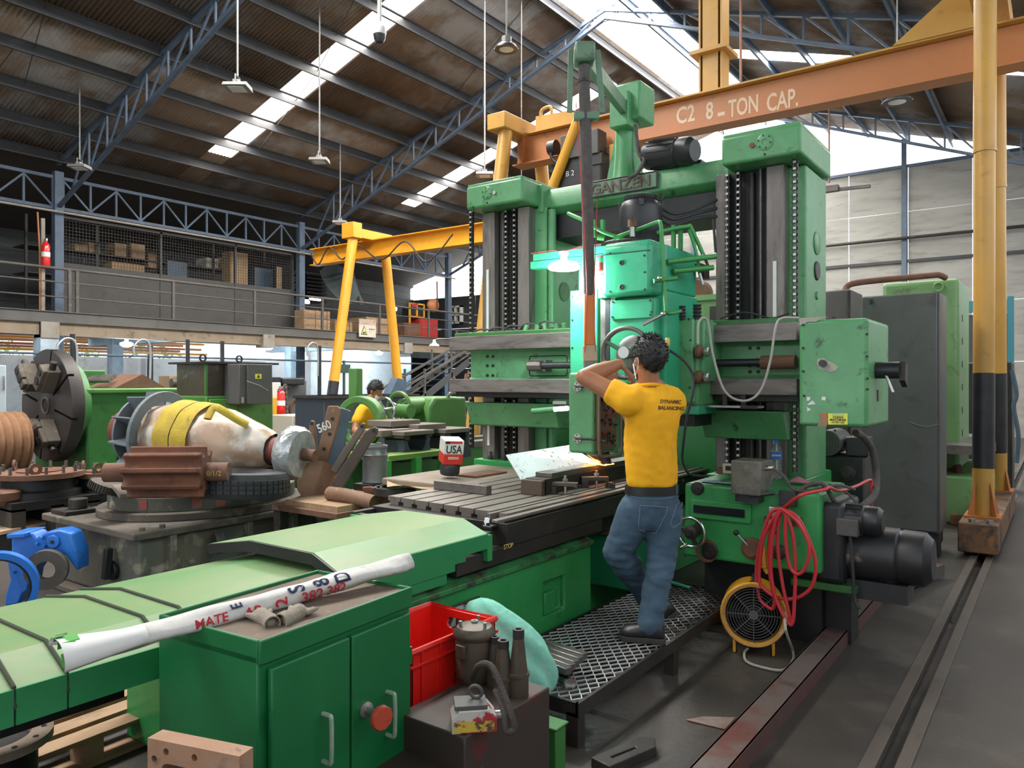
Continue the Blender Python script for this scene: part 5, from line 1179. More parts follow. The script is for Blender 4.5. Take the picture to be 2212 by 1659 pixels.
obj('round_cover', MB().cyl(P(1492, 632, X=8.2), P(1492, 632, X=8.2) + Vector((.25, 0, 0)), .17, n=22), RUSTB, gm2); obj('clamp', MB().box(7.9, 8.0, ya - .05, ya + .03, zt_ - .28, zt_ - .12), DARKST, gm2)
# far blue frame and dark machine by the right edge
bf = thing('blue_door_frame', 'teal blue steel frame in front of the far wall right of the yellow legs', 'frame', (16, .9, 0))
a, b = P(2176, 640, X=16), P(2190, 640, X=16); zt_ = a.z
obj('post', MB().box(16, 16.15, b.y, a.y, 0, zt_), mat('teal_paint', (.03, .17, .22), .5), bf); obj('header', MB().box(16, 16.15, a.y, a.y + 1.1, zt_ - .25, zt_ - .05), MATS['teal_paint'], bf)
obj('infill', MB().box(16.05, 16.1, a.y, a.y + 1.0, 0, zt_ - .3), DARKW, bf)
dm = thing('dark_machine', 'dark machine with cables at the far right edge', 'machine', (13, .85, 0))
a, b = P(2150, 782, X=13), P(2187, 782, X=13); obj('body', MB().box(13, 13.6, b.y, a.y + .4, 0, a.z), BLACKP, dm, bevel=.02)
obj('cable', MB().tube(smooth([P(2186, 800, X=12.9), P(2196, 850, X=12.9), P(2190, 880, X=12.9), P(2200, 940, X=12.9), P(2196, 1000, X=12.9)], 5), .03, 7), BLUEGREY, dm)
tag(obj('scrap_stand', MB().bar(P(2060, 1010, d=9.0), P(2078, 1100, d=8.8), .06, .25).bar(P(2062, 1060, d=9.0), P(2085, 1058, d=9.0), .05), RUST), 'rusty steel frame leaning beside the gantry truck', 'frame')
for k in range(3): tag(obj('floor_scrap', MB().obox(P(2068 + 8 * k, 1120 - 12 * k, z=.06), (.25, .12, .12), (0, 0, k)), [RUSTB, YELL2, DARKST][k], bevel=.01), ['rusty scrap block on the floor before the gantry truck', 'yellowish scrap block on the floor beside the gantry truck', 'dark scrap block on the floor behind the others by the gantry truck'][k], 'scrap', 'scrap by the gantry truck')
# hydraulic unit behind the console
hu = thing('hydraulic_unit', 'black hydraulic tank with small motor behind the feed console', 'hydraulic unit', (6.5, 1.3, 0))
ya, yb = YX(1868, 6.3), YX(1778, 6.3)
obj('tank', MB().box(6.3, 6.8, ya, yb, 0, P(1820, 985, X=6.3).z), BLACKP, hu, bevel=.015)
mp = P(1795, 955, X=6.35); obj('pump_motor', MB().cyl(mp + Vector((-.12, 0, 0)), mp + Vector((.25, 0, 0)), .10, n=22), CABGREY, hu)
fg = MB()
for k in range(4): fg.ring(mp + Vector((-.125, 0, 0)), (1, 0, 0), .03 + .02 * k, .004, 20, 5)
obj('fan_grille', fg, GREYM, hu)
obj('pump_block', MB().box(6.3, 6.5, mp.y - .28, mp.y - .12, mp.z - .1, mp.z + .05), BLACKP, hu, bevel=.01)
obj('pipe_fitting', MB().lathe([(.06, 0), (.06, .03), (.03, .035), (.03, .08)], P(1832, 1022, X=6.3), (-1, 0, 0), 16), DARKST, hu)
ch_ = thing('corrugated_conduit', 'black corrugated conduit looping down beside the grey cabinet', 'conduit', P(1870, 930, d=5.3))
obj('tube', MB().tube(smooth([P(1848, 935, d=5.0), P(1866, 945, d=5.1), P(1885, 975, d=5.2), P(1893, 1030, d=5.2), P(1888, 1070, d=5.0), P(1862, 1095, d=4.8)], 8), .024, 10), HOSE, ch_)
tag(obj('floor_cables', MB().tube(smooth([P(1885, 1300, z=.03), P(1960, 1215, z=.02), P(1990, 1180, z=.10), P(1998, 1165, z=.2)], 6), .012, 6).tube(smooth([P(1870, 1215, z=.03), P(1930, 1212, z=.02), P(1975, 1190, z=.03), P(1985, 1165, z=.2)], 6), .010, 6), HOSE), 'dark cables trailing on the floor under the grey cabinet', 'cable')
# ------------------------------------------------------------------ work on the machine table
wk = thing('workpiece', 'dark steel bar being ground on the slotted table', 'workpiece', (4.5, 2.68, .912))
obj('bar', MB().box(3.93, 5.6, 2.60, 2.745, .912, 1.012), DARKST, wk, bevel=.004)
obj('end_block', MB().box(3.90, 3.95, 2.60, 2.76, .912, 1.005), mat('rusty_block', (.10, .07, .05), .6, .3, dirt=(.05, .04, .03), dscale=8), wk, bevel=.004)
obj('ground_plate', MB().box(4.02, 5.55, 2.605, 2.73, 1.012, 1.042), STEEL, wk, bevel=.003)
obj('bright_face', MB().box(4.14, 4.62, 2.615, 2.72, 1.0415, 1.0435), mat('freshly_ground_steel', (.55, .54, .53), .25, .9), wk)
sp_ = [P(1093, 983, Y=3.0), P(1228, 962, Y=3.0), P(1290, 1000, Y=2.78), P(1131, 1046, Y=2.78)]
n_ = (sp_[1] - sp_[0]).cross(sp_[3] - sp_[0]).normalized() * .003
SPL = mat('bright_splash_sheet', (.70, .72, .73), .4, .3, (.58, .6, .62), 5, dirt=(.12, .12, .13), dscale=26, dlo=.60, dhi=.66)
tag(obj('splash_sheet', MB().add([p - n_ for p in sp_] + [p + n_ for p in sp_], [(0, 1, 2, 3), (7, 6, 5, 4), (0, 4, 5, 1), (1, 5, 6, 2), (2, 6, 7, 3), (3, 7, 4, 0)]), SPL, flat=True), 'bright metal splash sheet leaning behind the ground bar', 'sheet')
def clampset(p, lab, ang):
    t = thing('table_clamp', lab, 'clamp', p, ang, 'clamps on the slotted table')
    obj('clamp_bar', MB().prism([(-.10, .05), (.05, .05), (.08, .04), (.08, .075), (-.10, .075)], 'y', -.022, .022), mat('browned_steel', (.09, .07, .055), .5, .5), t, local=True, bevel=.003)
    obj('heel_block', MB().box(-.10, -.055, -.025, .025, 0, .05).box(-.12, -.10, -.02, .02, 0, .022), DARKST, t, local=True, bevel=.003)
    obj('stud', MB().cyl((.0, 0, 0), (0, 0, .115), .009, n=10), NICKEL, t, local=True); obj('nut', MB().cyl((0, 0, .075), (0, 0, .095), .018, n=6), NICKEL, t, local=True)
clampset(Vector((4.06, 2.53, .912)), 'brown clamp bar with bolt gripping the near end of the bar', 1.9 + pi); clampset(Vector((4.42, 2.51, .912)), 'brown clamp bar gripping the bar beside the small gear', 2.2 + pi)
gr = MB(); p = P(1318, 1048, z=.93)
gp = [(cos(2 * pi * k / 48) * (.034 if (k // 2) % 2 else .029), sin(2 * pi * k / 48) * (.034 if (k // 2) % 2 else .029)) for k in range(48)]
tag(obj('small_gear', MB().prism([(p.x + a, p.y + b) for a, b in gp], 'z', .912, .940).cyl((p.x, p.y, .94), (p.x, p.y, .948), .022, n=20), DARKST), 'small toothed gear lying on the slotted table', 'gear')
tag(obj('parallel_bar', MB().box(3.735, 3.79, 2.905, 3.345, .913, .968), STEEL, bevel=.003), 'grey steel parallel bar lying across the table slots', 'bar')
cb = MB().box(3.18, 3.25, 2.45, 2.50, .842, .855).obox((3.20, 2.475, .87), (.06, .03, .03), (0, .5, .3))
tag(obj('tool_bit', cb, CHROME, bevel=.002), 'bright tool bit lying in the trough at the table end', 'tool')
# sparks
SPK = mat('glowing_sparks', (1, .4, .05), .5, emit=(1, .28, .04), estr=22)
sk = MB(); rnd = random.Random(3)
for k in range(46):
    a = Vector((sx - .06 + rnd.uniform(-.03, .05), sy - .03 + rnd.uniform(-.03, .05), 1.046)); L = rnd.uniform(.04, .16)
    b = a + Vector((-.75 * L, .55 * L + rnd.uniform(-.02, .02), L * rnd.uniform(.05, .55)))
    sk.cyl(a, b, .0014, .0004, 4)
for k in range(30):
    a = Vector((sx + rnd.uniform(-.08, .06), sy - .075 + rnd.uniform(-.01, .01), 1.046)); sk.cyl(a, a + Vector((-.03, .002, rnd.uniform(0, .005))), .0016, .0006, 4)
o = tag(obj('grinding_sparks', sk, SPK), 'orange grinding sparks flying from the cup wheel', 'sparks'); o['kind'] = 'stuff'
# ------------------------------------------------------------------ work lamp at the head
wl = thing('work_lamp', 'bright white work lamp hanging under the green bracket of the machine head', 'lamp', P(1218, 575, d=5.03))
obj('diffuser', MB().lathe([(.03, .035), (.085, .022), (.105, .0), (.105, -.016), (.09, -.024), (.01, -.026)], (0, 0, 0), (0, 0, 1), 32), mat('lamp_on', (1, 1, 1), .4, emit=(.80, 1.0, .97), estr=40), wl, local=True)
obj('socket', MB().lathe([(.03, .03), (.022, .045), (.022, .075), (.032, .078), (.032, .095), (.01, .097)], (0, 0, 0), (0, 0, 1), 20), WHITE, wl, local=True)
l = bpy.data.lights.new('work_lamp_light', 'POINT'); l.energy = 42; l.color = (.78, 1, .95); l.shadow_soft_size = .09
lo = bpy.data.objects.new('work_lamp_light', l); lo.location = (0, 0, -.10); lo.parent = wl; C.objects.link(lo)
ll = thing('machine_light', 'small glowing tube light left of the control box', 'lamp', P(1200, 883, X=4.9))
a, b = P(1150, 888, X=4.95), P(1198, 884, X=4.95)
obj('arm', MB().cyl(a, b, .022, n=12), GREEN, ll); obj('tube', MB().cyl(b, P(1226, 882, X=4.9), .018, n=12), mat('lamp_on_small', (1, 1, 1), .4, emit=(.9, 1, 1), estr=10), ll); obj('cap_strip', MB().box(4.88, 4.93, P(1226, 868, X=4.9).y, P(1197, 868, X=4.9).y, P(1200, 873, X=4.9).z, P(1200, 866, X=4.9).z), NICKEL, ll)
sh_ = thing('flat_light_fixture', 'long flat aluminium fixture under the right side of the cross rail', 'fixture', P(1570, 882, X=4.9))
a, b = P(1502, 886, X=4.9), P(1638, 876, X=4.9)
obj('strip', MB().box(4.88, 5.02, b.y, a.y, 1.445, 1.462), NICKEL, sh_, bevel=.003); obj('end_box', MB().box(4.875, 4.89, b.y + .0, b.y + .11, 1.443, 1.464), BLACKP, sh_); obj('hanger', MB().box(4.95, 4.97, a.y - .2, a.y - .17, 1.46, 1.53).box(4.95, 4.97, b.y + .1, b.y + .13, 1.46, 1.53), DARKST, sh_)
# grey cable loop on the cross rail, black cable from the lever to the console
tag(obj('grey_cable', MB().tube(smooth([P(1508, 742, d=4.7), P(1509, 700, d=4.7), P(1519, 687, d=4.72), P(1530, 700, d=4.74), P(1541, 770, d=4.75), P(1566, 845, d=4.72), P(1607, 866, d=4.7), P(1642, 845, d=4.68), P(1664, 780, d=4.66), P(1675, 710, d=4.66), P(1688, 688, d=4.66), P(1726, 687, d=4.62)], 7), .008, 8), mat('grey_cable_sheath', (.36, .34, .31), .5)), 'grey cable looping down across the cross rail', 'cable')
tag(obj('black_cable', MB().tube(smooth([P(1447, 757, d=4.62), P(1478, 780, d=4.6), P(1496, 810, d=4.6), P(1496, 850, d=4.58), P(1484, 900, d=4.6), P(1476, 960, d=4.65), P(1474, 990, d=4.7), P(1482, 1015, d=4.75), P(1494, 1026, d=4.85), P(1530, 1029, d=4.9)], 7), .008, 8), RUBBER), 'black cable hanging from the head down to the feed console', 'cable')
# ------------------------------------------------------------------ on the feed console
bt = thing('water_bottle', 'clear plastic water bottle with blue label standing on the feed console', 'bottle', (P(1677, 1020, d=5.15).x, P(1677, 1020, d=5.15).y, .957))
PET = mat('clear_pet_plastic', (.85, .9, .92), .08, trans=.92)
obj('bottle_body', MB().lathe([(.03, .0), (.036, .01), (.036, .05), (.033, .06), (.036, .07), (.036, .10), (.033, .11), (.037, .125), (.037, .19), (.03, .215), (.016, .24), (.014, .25)], (0, 0, 0), (0, 0, 1), 24), PET, bt, local=True)
lb_ = obj('label_wrap', MB().lathe([(.0375, .135), (.038, .135), (.038, .185), (.0375, .185)], (0, 0, 0), (0, 0, 1), 24), mat('blue_label', (.02, .16, .52), .4), bt, local=True)
obj('cap', MB().cyl((0, 0, .245), (0, 0, .265), .015, n=18), mat('blue_cap', (.02, .15, .6), .4), bt, local=True)
bdir = Vector((-bt.location.x, -bt.location.y, 0)).normalized(); brt = Vector((-bdir.y, bdir.x, 0))
text('preme', .022, WHITE, bt, bdir * .0395 + Vector((0, 0, .166)), brt, (0, 0, 1), .0015, .0005, 1.0, local=True)
sb = thing('splash_box', 'grimy clear plastic control box standing on the feed console', 'box', (4.66, P(1615, 1020, X=4.66).y, .957))
a, b = P(1581, 1000, X=4.60), P(1632, 1000, X=4.60)
obj('cover', MB().box(4.58, 4.80, b.y - .04, a.y, .957 - .03, 1.135), mat('grimy_plastic', (.16, .15, .12), .35, 0, (.07, .065, .055), 6, dirt=(.3, .29, .25), dscale=10, dlo=.58, dhi=.75), sb, bevel=.006)
obj('bracket', MB().box(4.60, 4.78, b.y - .02, a.y - .02, .88, .93), BLACKP, sb); obj('cable_gland', MB().cyl((4.66, b.y - .04, 1.09), (4.66, b.y - .09, 1.095), .016, n=10), NICKEL, sb)
obj('lead', MB().tube(smooth([(4.66, b.y - .08, 1.095), (4.64, b.y - .16, 1.05), (4.66, b.y - .20, .98), (4.72, b.y - .28, .965), (4.8, b.y - .42, 1.0), (4.9, b.y - .5, .97)], 5), .009, 7), HOSE, sb)
obj('lever', MB().cyl((4.60, b.y + .03, .92), (4.58, b.y - .12, .955), .011, n=8), BLACKP, sb); obj('switch', MB().box(4.66, 4.70, b.y - .22, b.y - .12, .87, .96), BLACKP, sb)
rd = thing('meter', 'small cream meter lying on the feed console left of the grimy box', 'meter', P(1575, 1022, d=4.95))
obj('case', MB().obox((0, 0, .03), (.06, .07, .065)), mat('cream_plastic', (.6, .5, .36), .5), rd, local=True, bevel=.006); obj('screen', MB().obox((-.031, -.005, .035), (.004, .035, .03)), BLACKM, rd, local=True); obj('back', MB().obox((.03, .06, .01), (.05, .05, .04)), RUSTB, rd, local=True)
tag(obj('blue_rag', MB().grid(lambda s, t: Vector((4.76 + .10 * t, 1.93 - .22 * s, .962 + .008 * sin(9 * s + 5 * t) * sin(7 * t))), 12, 8), mat('pale_blue_cloth', (.32, .45, .5), .9)), 'pale blue rag lying on the console top', 'rag')
tag(obj('pink_rag', MB().grid(lambda s, t: Vector((5.0 + .12 * t, 1.43 - .18 * s, .975 + .03 * sin(6 * s) * sin(3.1 * t))), 12, 8), mat('pink_cloth', (.4, .14, .2), .9)), 'pink rag lying behind the bottle on the console', 'rag')
# red air hose coiled on the hook
hose = []
hk0 = P(1684, 1100, X=4.55)
loops = [(1640, 1300, 4.58), (1762, 1245, 4.56), (1700, 1350, 4.52), (1660, 1335, 4.54), (1735, 1215, 4.57), (1648, 1260, 4.55)]
def PL(u, v, X=4.57): return P(u, v, X=X)
loop_pts = [
  [(1684, 1098), (1664, 1110), (1645, 1165), (1634, 1230), (1640, 1290), (1660, 1312), (1671, 1312), (1672, 1280), (1660, 1200), (1668, 1130), (1684, 1104)],
  [(1684, 1098), (1720, 1115), (1745, 1160), (1762, 1215), (1754, 1265), (1725, 1290), (1690, 1293), (1660, 1280), (1640, 1250), (1650, 1160), (1684, 1102)],
  [(1684, 1100), (1672, 1140), (1662, 1200), (1668, 1270), (1690, 1325), (1706, 1346), (1703, 1320), (1690, 1260), (1680, 1180), (1684, 1110)],
  [(1690, 1100), (1712, 1150), (1718, 1230), (1716, 1300), (1712, 1345), (1700, 1342), (1675, 1290), (1665, 1220), (1672, 1140), (1686, 1104)],
  [(1692, 1102), (1725, 1130), (1748, 1180), (1740, 1225), (1722, 1240), (1705, 1220), (1697, 1160), (1698, 1115)]]
ah = thing('air_hose', 'red rubber air hose coiled in loops over the console hook', 'hose', (4.57, hk0.y, 0))
rnd = random.Random(5)
for i, lp in enumerate(loop_pts):
    obj('hose_loop', MB().tube(smooth([PL(u, v, 4.52 - .018 * i - .02 * (v - 1098) / 250) for u, v in lp], 7), .0105, 8), REDH, ah)
obj('hose_tail', MB().tube(smooth([PL(1690, 1100, 4.58), P(1730, 1070, d=4.3), P(1780, 1058, d=4.35), P(1790, 1053, d=4.4), P(1815, 1060, d=4.6), P(1850, 1050, d=4.9), P(1880, 1037, d=5.1), P(1882, 1060, d=5.1), P(1882, 1130, d=5.1)], 7), .0105, 8), REDH, ah)
bg_ = thing('blow_gun', 'yellow air blow gun hanging from the red hose', 'tool', PL(1648, 1210, 4.52))
a = PL(1648, 1180, 4.52); b = PL(1653, 1228, 4.52)
obj('body', MB().bar(a, b, .026, .03), YELL2, bg_, bevel=.005); obj('trigger', MB().bar(b, PL(1646, 1222, 4.50), .012, .02), YELL2, bg_); obj('nozzle', MB().cyl(a, PL(1647, 1168, 4.52), .006, n=8), NICKEL, bg_); obj('grip', MB().bar(b, PL(1660, 1238, 4.52), .02, .025), YELL2, bg_)
# ------------------------------------------------------------------ blower fan
fc_ = P(1628, 1328, d=4.50); fx = Vector((-.80, -.60, .10)).normalized(); fa = (fw * -.93 + rt * -.30 + Vector((0, 0, .06))).normalized()
fan = thing('blower_fan', 'round yellow portable blower fan standing on the floor under the red hose', 'fan', (fc_.x, fc_.y, 0))
R_ = .186
obj('drum', MB().lathe([(R_ * .98, -.24), (R_ * .98, -.22), (R_ * .92, -.20), (R_ * .92, -.03), (R_ * 1.0, -.015), (R_ * 1.03, .0), (R_ * .99, .02), (R_ * .90, .018), (R_ * .86, .0), (R_ * .86, -.24)], fc_, fa, 40, loop=True), YELL2, fan)
obj('scraped_rim', MB().lathe([(R_ * .885, .0195), (R_ * .90, .021), (R_ * .985, .0225), (R_ * 1.0, .018)], fc_, fa, 40, cap=False), mat('scraped_yellow', (.55, .27, .04), .5, 0, (.36, .18, .06), 8, dirt=(.5, .42, .3), dscale=10), fan)
gg = MB()
for k in range(9): gg.ring(fc_ + fa * .006, fa, R_ * (.13 + .085 * k), .0022, 36, 5)
x_, y_, _ = frame(fa)
for k in range(8):
    t = k * pi / 4; q = x_ * cos(t) + y_ * sin(t); gg.cyl(fc_ + fa * .006 + q * .02, fc_ + fa * .006 + q * R_ * .88, .003, n=5)
obj('grille', gg, GREYM, fan); obj('hub_cap', MB().cyl(fc_, fc_ + fa * .012, .028, n=18), GREYM, fan)
bl = MB()
for k in range(6):
    t = k * pi / 3; q = x_ * cos(t) + y_ * sin(t); w_ = (x_ * -sin(t) + y_ * cos(t)) * .6 + fa * .5
    bl.obox(fc_ - fa * .09 + q * R_ * .48, (.001, .001, .001)); bl.bar(fc_ - fa * .09 + q * .03, fc_ - fa * .09 + q * R_ * .8, .10, .004, w_.cross(q))
obj('blades', bl, BLACKP, fan); obj('motor_core', MB().cyl(fc_ - fa * .2, fc_ - fa * .05, .05, n=18), BLACKP, fan); obj('inner_liner', MB().lathe([(R_ * .855, -.23), (R_ * .855, -.01), (R_ * .845, -.01), (R_ * .845, -.22), (.03, -.225)], fc_, fa, 36, cap=False), BLACKM, fan)
hp = fc_ - fa * .1 + Vector((0, 0, R_ * .95)); sd2 = x_ if abs(x_.z) < .5 else y_
obj('handle', MB().tube(smooth([hp + fa * .06, hp + fa * .05 + Vector((0, 0, .03)), hp - fa * .05 + Vector((0, 0, .03)), hp - fa * .06], 4), .014, 8), BLACKP, fan)
obj('handle_plate', MB().obox(hp + fa * .01 + Vector((0, 0, -.012)), (.10, .05, .012), (0, 0, atan2(fa.y, fa.x))), BLACKP, fan)
for k in (-1, 1):
    q = fc_ + sd2 * k * .11 * (1 if True else 1); q0 = Vector((q.x, q.y, fc_.z - .15))
    obj('foot', MB().tube([q0, Vector((q0.x, q0.y, .012)), Vector((q0.x, q0.y, .012)) - fa * .2, q0 - fa * .2], .009, 6), YELL2, fan)
tag(obj('fan_cable', MB().tube(smooth([fc_ - fa * .1 + Vector((.02, -.18, .05)), P(1697, 1360, z=.22), P(1712, 1405, z=.02), P(1712, 1428, z=.012), P(1690, 1448, z=.012), P(1640, 1440, z=.012), P(1612, 1428, z=.012), P(1608, 1410, z=.012), P(1616, 1400, z=.03)], 7), .008, 7), mat('pale_cable', (.38, .34, .29), .6)), 'pale cable curling on the floor from the blower fan', 'cable')
# ------------------------------------------------------------------ operator platform
pf_ = thing('platform', 'low operator platform of expanded metal mesh beside the machine bed', 'platform', (3.95, 2.05, 0))
x0, x1, y0, y1 = 2.88, 5.05, 1.73, 2.37
em = MB(); px_, py_ = .078, .032; nrow = int((y1 - y0 - .02) / py_); ncol = int((x1 - x0 - .03) / (px_ / 2))
for r in range(nrow):
    for k in range(ncol):
        ya = y0 + .012 + r * py_ + (py_ if (k + r) % 2 else 0) * .5 + (0 if (k + r) % 2 else .0)
        s0 = py_ * .5 if (k + r) % 2 else -py_ * .5
        a = Vector((x0 + .015 + k * px_ / 2, y0 + .025 + r * py_ - s0 * .92, .199)); b = Vector((x0 + .015 + (k + 1) * px_ / 2, y0 + .025 + r * py_ + s0 * .92, .201))
        em.bar(a, b, .0042, .007)
MESHM = mat('worn_expanded_metal', (.60, .60, .60), .4, .45, (.10, .085, .075), 1.3, .47, .60)
obj('mesh_deck', em, MESHM, pf_, flat=True, kind='stuff')
for a in ((x0, x1, y0 - .005, y0 + .012), (x0, x1, y1 - .012, y1 + .005)): obj('edge_angle', MB().box(a[0], a[1], a[2], a[3], .135, .20), DARKST, pf_)
for x in (x0, x1 - .015): obj('end_angle', MB().box(x, x + .015, y0, y1, .135, .20), DARKST, pf_)
for x in (3.3, 3.8, 4.3, 4.7): obj('cross_bar', MB().box(x, x + .03, y0, y1, .14, .185), DARKST, pf_)
for x in (x0, 3.9, x1 - .07):
    for y in (y0, y1 - .06): obj('leg', MB().box(x, x + .06, y, y + .06, 0, .15), DARKST, pf_)
tag(obj('green_tube', MB().cyl(P(1448, 1257, z=.23), P(1491, 1270, z=.215), .011, n=12), mat('aqua_paint', (.05, .36, .25), .4)), 'short green tube lying on the platform behind the man', 'tube')
# steel flats stacked on the near end of the platform
for k in range(5):
    a = P(1160 - 1 * k, 1385 + 9 * k, z=.285); b = P(1264 - 9 * k, 1418 + 8 * k, z=.285)
    tag(obj('steel_flat', MB().bar(a, b, .042, .034), mat('oiled_flat_steel', (.15, .14, .13), .3, .6), bevel=.004), ['flat steel bar at the back of the stack on the platform', 'second flat steel bar of the stack on the platform', 'middle flat steel bar of the stack on the platform', 'fourth flat steel bar of the stack on the platform', 'nearest flat steel bar of the stack on the platform'][k], 'bar', 'steel flats stacked on the platform')
for k in range(2):
    tag(obj('steel_block', MB().bar(P(1165, 1420 + 16 * k, z=.23), P(1228 - 8 * k, 1446 + 12 * k, z=.23), .07, .052), DARKST, bevel=.003), ['dark steel block lying under the stacked flats', 'dark steel block lying in front of the stacked flats'][k], 'block', 'blocks under the steel flats')
tag(obj('round_shaft', MB().cyl(P(1184, 1440, z=.232), P(1232, 1478, z=.232), .028, n=24), CHROME), 'bright round shaft lying on the mesh platform', 'shaft')
# ------------------------------------------------------------------ foreground cabinet
cbt = thing('tool_cabinet', 'dark green two-door tool cabinet in the foreground', 'cabinet', (1.32, 1.835, 0), .075)
W_, D_, H_ = .675, .475, .885
obj('carcass', MB().box(0, W_, .012, D_, .04, H_ - .045), CABG, cbt, local=True, bevel=.006)
obj('top_board', MB().box(.01, W_ - .01, .012, D_ - .01, H_ - .045, H_ - .012), mat('dusty_board', (.17, .125, .09), .85, 0, (.13, .095, .07), 5, dirt=(.24, .18, .13), dscale=14), cbt, local=True)
for a in ((0, W_, 0, .012), (0, W_, D_ - .012, D_), (0, .012, .012, D_ - .012), (W_ - .012, W_, .012, D_ - .012)):
    obj('top_rim', MB().box(a[0], a[1], a[2], a[3], H_ - .07, H_), CABG, cbt, local=True, bevel=.004)
for k, (a, b, hx, hz0, hz1) in enumerate(((.03, .345, .225, .455, .60), (.355, .648, .52, .42, .565))):
    dr = obj('door', MB().box(a, b, -.014, .008, .05, H_ - .085), CABG, cbt, local=True, bevel=.005)
    obj('handle', MB().tube(smooth([(hx, -.01, hz1), (hx, -.042, hz1), (hx, -.05, hz1 - .015), (hx, -.05, hz0 + .015), (hx, -.042, hz0), (hx, -.01, hz0)], 3), .0075, 8), mat('chipped_handle', (.25, .38, .28), .5, .2, (.45, .45, .4), 20), dr, local=True)
    for z in (.2, .62): obj('hinge', MB().cyl((a if k == 0 else b, -.012, z), (a if k == 0 else b, -.012, z + .06), .007, n=8), CABG, dr, local=True)
kb = obj('lock_shaft', MB().lathe([(.026, 0), (.026, .012), (.014, .016), (.014, .07), (.018, .072), (.018, .085)], (.415, -.012, .545), (-.25, -1, 0), 18), NICKEL, cbt, local=True)
obj('lock_disc', MB().lathe([(.034, .085), (.04, .088), (.04, .10), (.036, .105)], (.415, -.012, .545), (-.25, -1, 0), 10), mat('orange_red_enamel', (.45, .06, .03), .5, dirt=(.15, .03, .02), dscale=18), kb, local=True)
obj('plinth', MB().box(.02, W_ - .02, .03, D_ - .02, 0, .045), BLACKM, cbt, local=True)
# paper-wrapped bar
A_, B_ = P(150, 1418, z=.868), P(884, 1214, z=.935)
ax_ = (B_ - A_).normalized()
rp = thing('wrapped_bar', 'long bar wrapped in printed newspaper lying across the cabinet', 'wrapped bar', A_)
NEWS = mat('newspaper', (.62, .60, .57), .8, 0, (.52, .50, .47), 9, dirt=(.36, .33, .31), dscale=22, dlo=.62, dhi=.7, bump=.5, bscale=24)
sdv = ax_.cross(Vector((0, 0, 1))).normalized(); upv_ = sdv.cross(ax_)
def wrapped(s, t):
    a = 2 * pi * s; k = 1 + .10 * sin(3 * a + 9 * t) + .06 * sin(30 * t + 2 * a)
    w_ = .044 if t > .02 else .038
    if t > .97: w_ *= .75
    hgt = .030
    return A_ + ax_ * ((B_ - A_).length * t) + sdv * (w_ * k * cos(a)) + upv_ * (hgt * k * sin(a))
pw = obj('paper_wrap', MB().grid(wrapped, 20, 60, True), NEWS, rp, ang=50)
core = obj('bar_core', MB().cyl(A_ + ax_ * .05, B_ - ax_ * .01, .022, n=10), mat('wrap_inside', (.25, .22, .2), .8), rp)
def wedge_flap(s, t):
    p0 = A_ + ax_ * (-.03 + .22 * t); a = -.3 + 3.6 * s
    r_ = .066 * (1 - .40 * t) + .010 * sin(7 * s)
    return p0 + sdv * (r_ * cos(a) * 1.1) + upv_ * (r_ * sin(a) * .9 + .03 * (1 - t) * (s > .5) * (s - .5) * 2)
fp = obj('loose_flap', MB().grid(wedge_flap, 24, 8), mat('white_newsprint', (.70, .69, .67), .8), rp, ang=60)
fm = fp.modifiers.new('thickness', 'SOLIDIFY'); fm.thickness = .0012
def wrap_print(s, t, size, m, side=1.0, rot=0):
    p = A_ + ax_ * ((B_ - A_).length * t) + (-sdv if False else sdv) * 0
    tocam = (Vector((0, 0, EYE)) - p); n = (tocam - ax_ * tocam.dot(ax_)).normalized()
    n = (Matrix.Rotation(side, 3, ax_) @ n)
    u2 = n.cross(ax_)
    me = textmesh(s, size, .001, size * .02)
    r2, u3 = ax_, u2
    if rot: r2, u3 = u2, -ax_
    off = Vector(rp.location)
    for v in me.vertices:
        q = p + r2 * v.co.x + u3 * v.co.y
        # lay the print onto the oval wrap
        rel = q - (A_ + ax_ * (q - A_).dot(ax_)); dirn = (rel + n * .05).normalized()
        cs, sn_ = dirn.dot(sdv), dirn.dot(upv_); rad = 1.17 / sqrt((cs / .044) ** 2 + (sn_ / .030) ** 2)
        v.co = A_ + ax_ * (q - A_).dot(ax_) + dirn * rad - off
    obj('printed_lettering', me, m, pw)
RI, BI, GI = mat('red_print', (.55, .06, .08), .7), mat('navy_print', (.03, .04, .12), .7), mat('green_print', (.08, .35, .06), .7)
for s, t, sz, m, sd3, ro in (('S', .58, .08, BI, -.35, 1), ('8', .66, .08, BI, -.35, 1), ('D', .73, .08, BI, -.35, 1), ('E', .40, .05, BI, -.3, 1), ('MATE', .325, .040, RI, .25, 0), ('AR', .44, .045, RI, .4, 0), ('2', .525, .06, RI, .3, 1), ('382', .62, .055, RI, .5, 0), ('382', .70, .05, RI, .5, 0), ('TOP', .12, .034, GI, -.1, 1)):
    wrap_print(s, t, sz, m, sd3, ro)
for k in range(6):
    q = A_ + ax_ * (-.02 + .012 * (k % 3)) ; a = .3 + .5 * k; r_ = .067
    obj('printed_patch', MB().obox(q + sdv * (r_ * cos(a) * 1.08) + upv_ * (r_ * sin(a) * .88), (.030, .034, .002), Matrix((ax_, (-sdv * sin(a) + upv_ * cos(a)).normalized(), (sdv * cos(a) + upv_ * sin(a)).normalized())).transposed()), GI, fp)
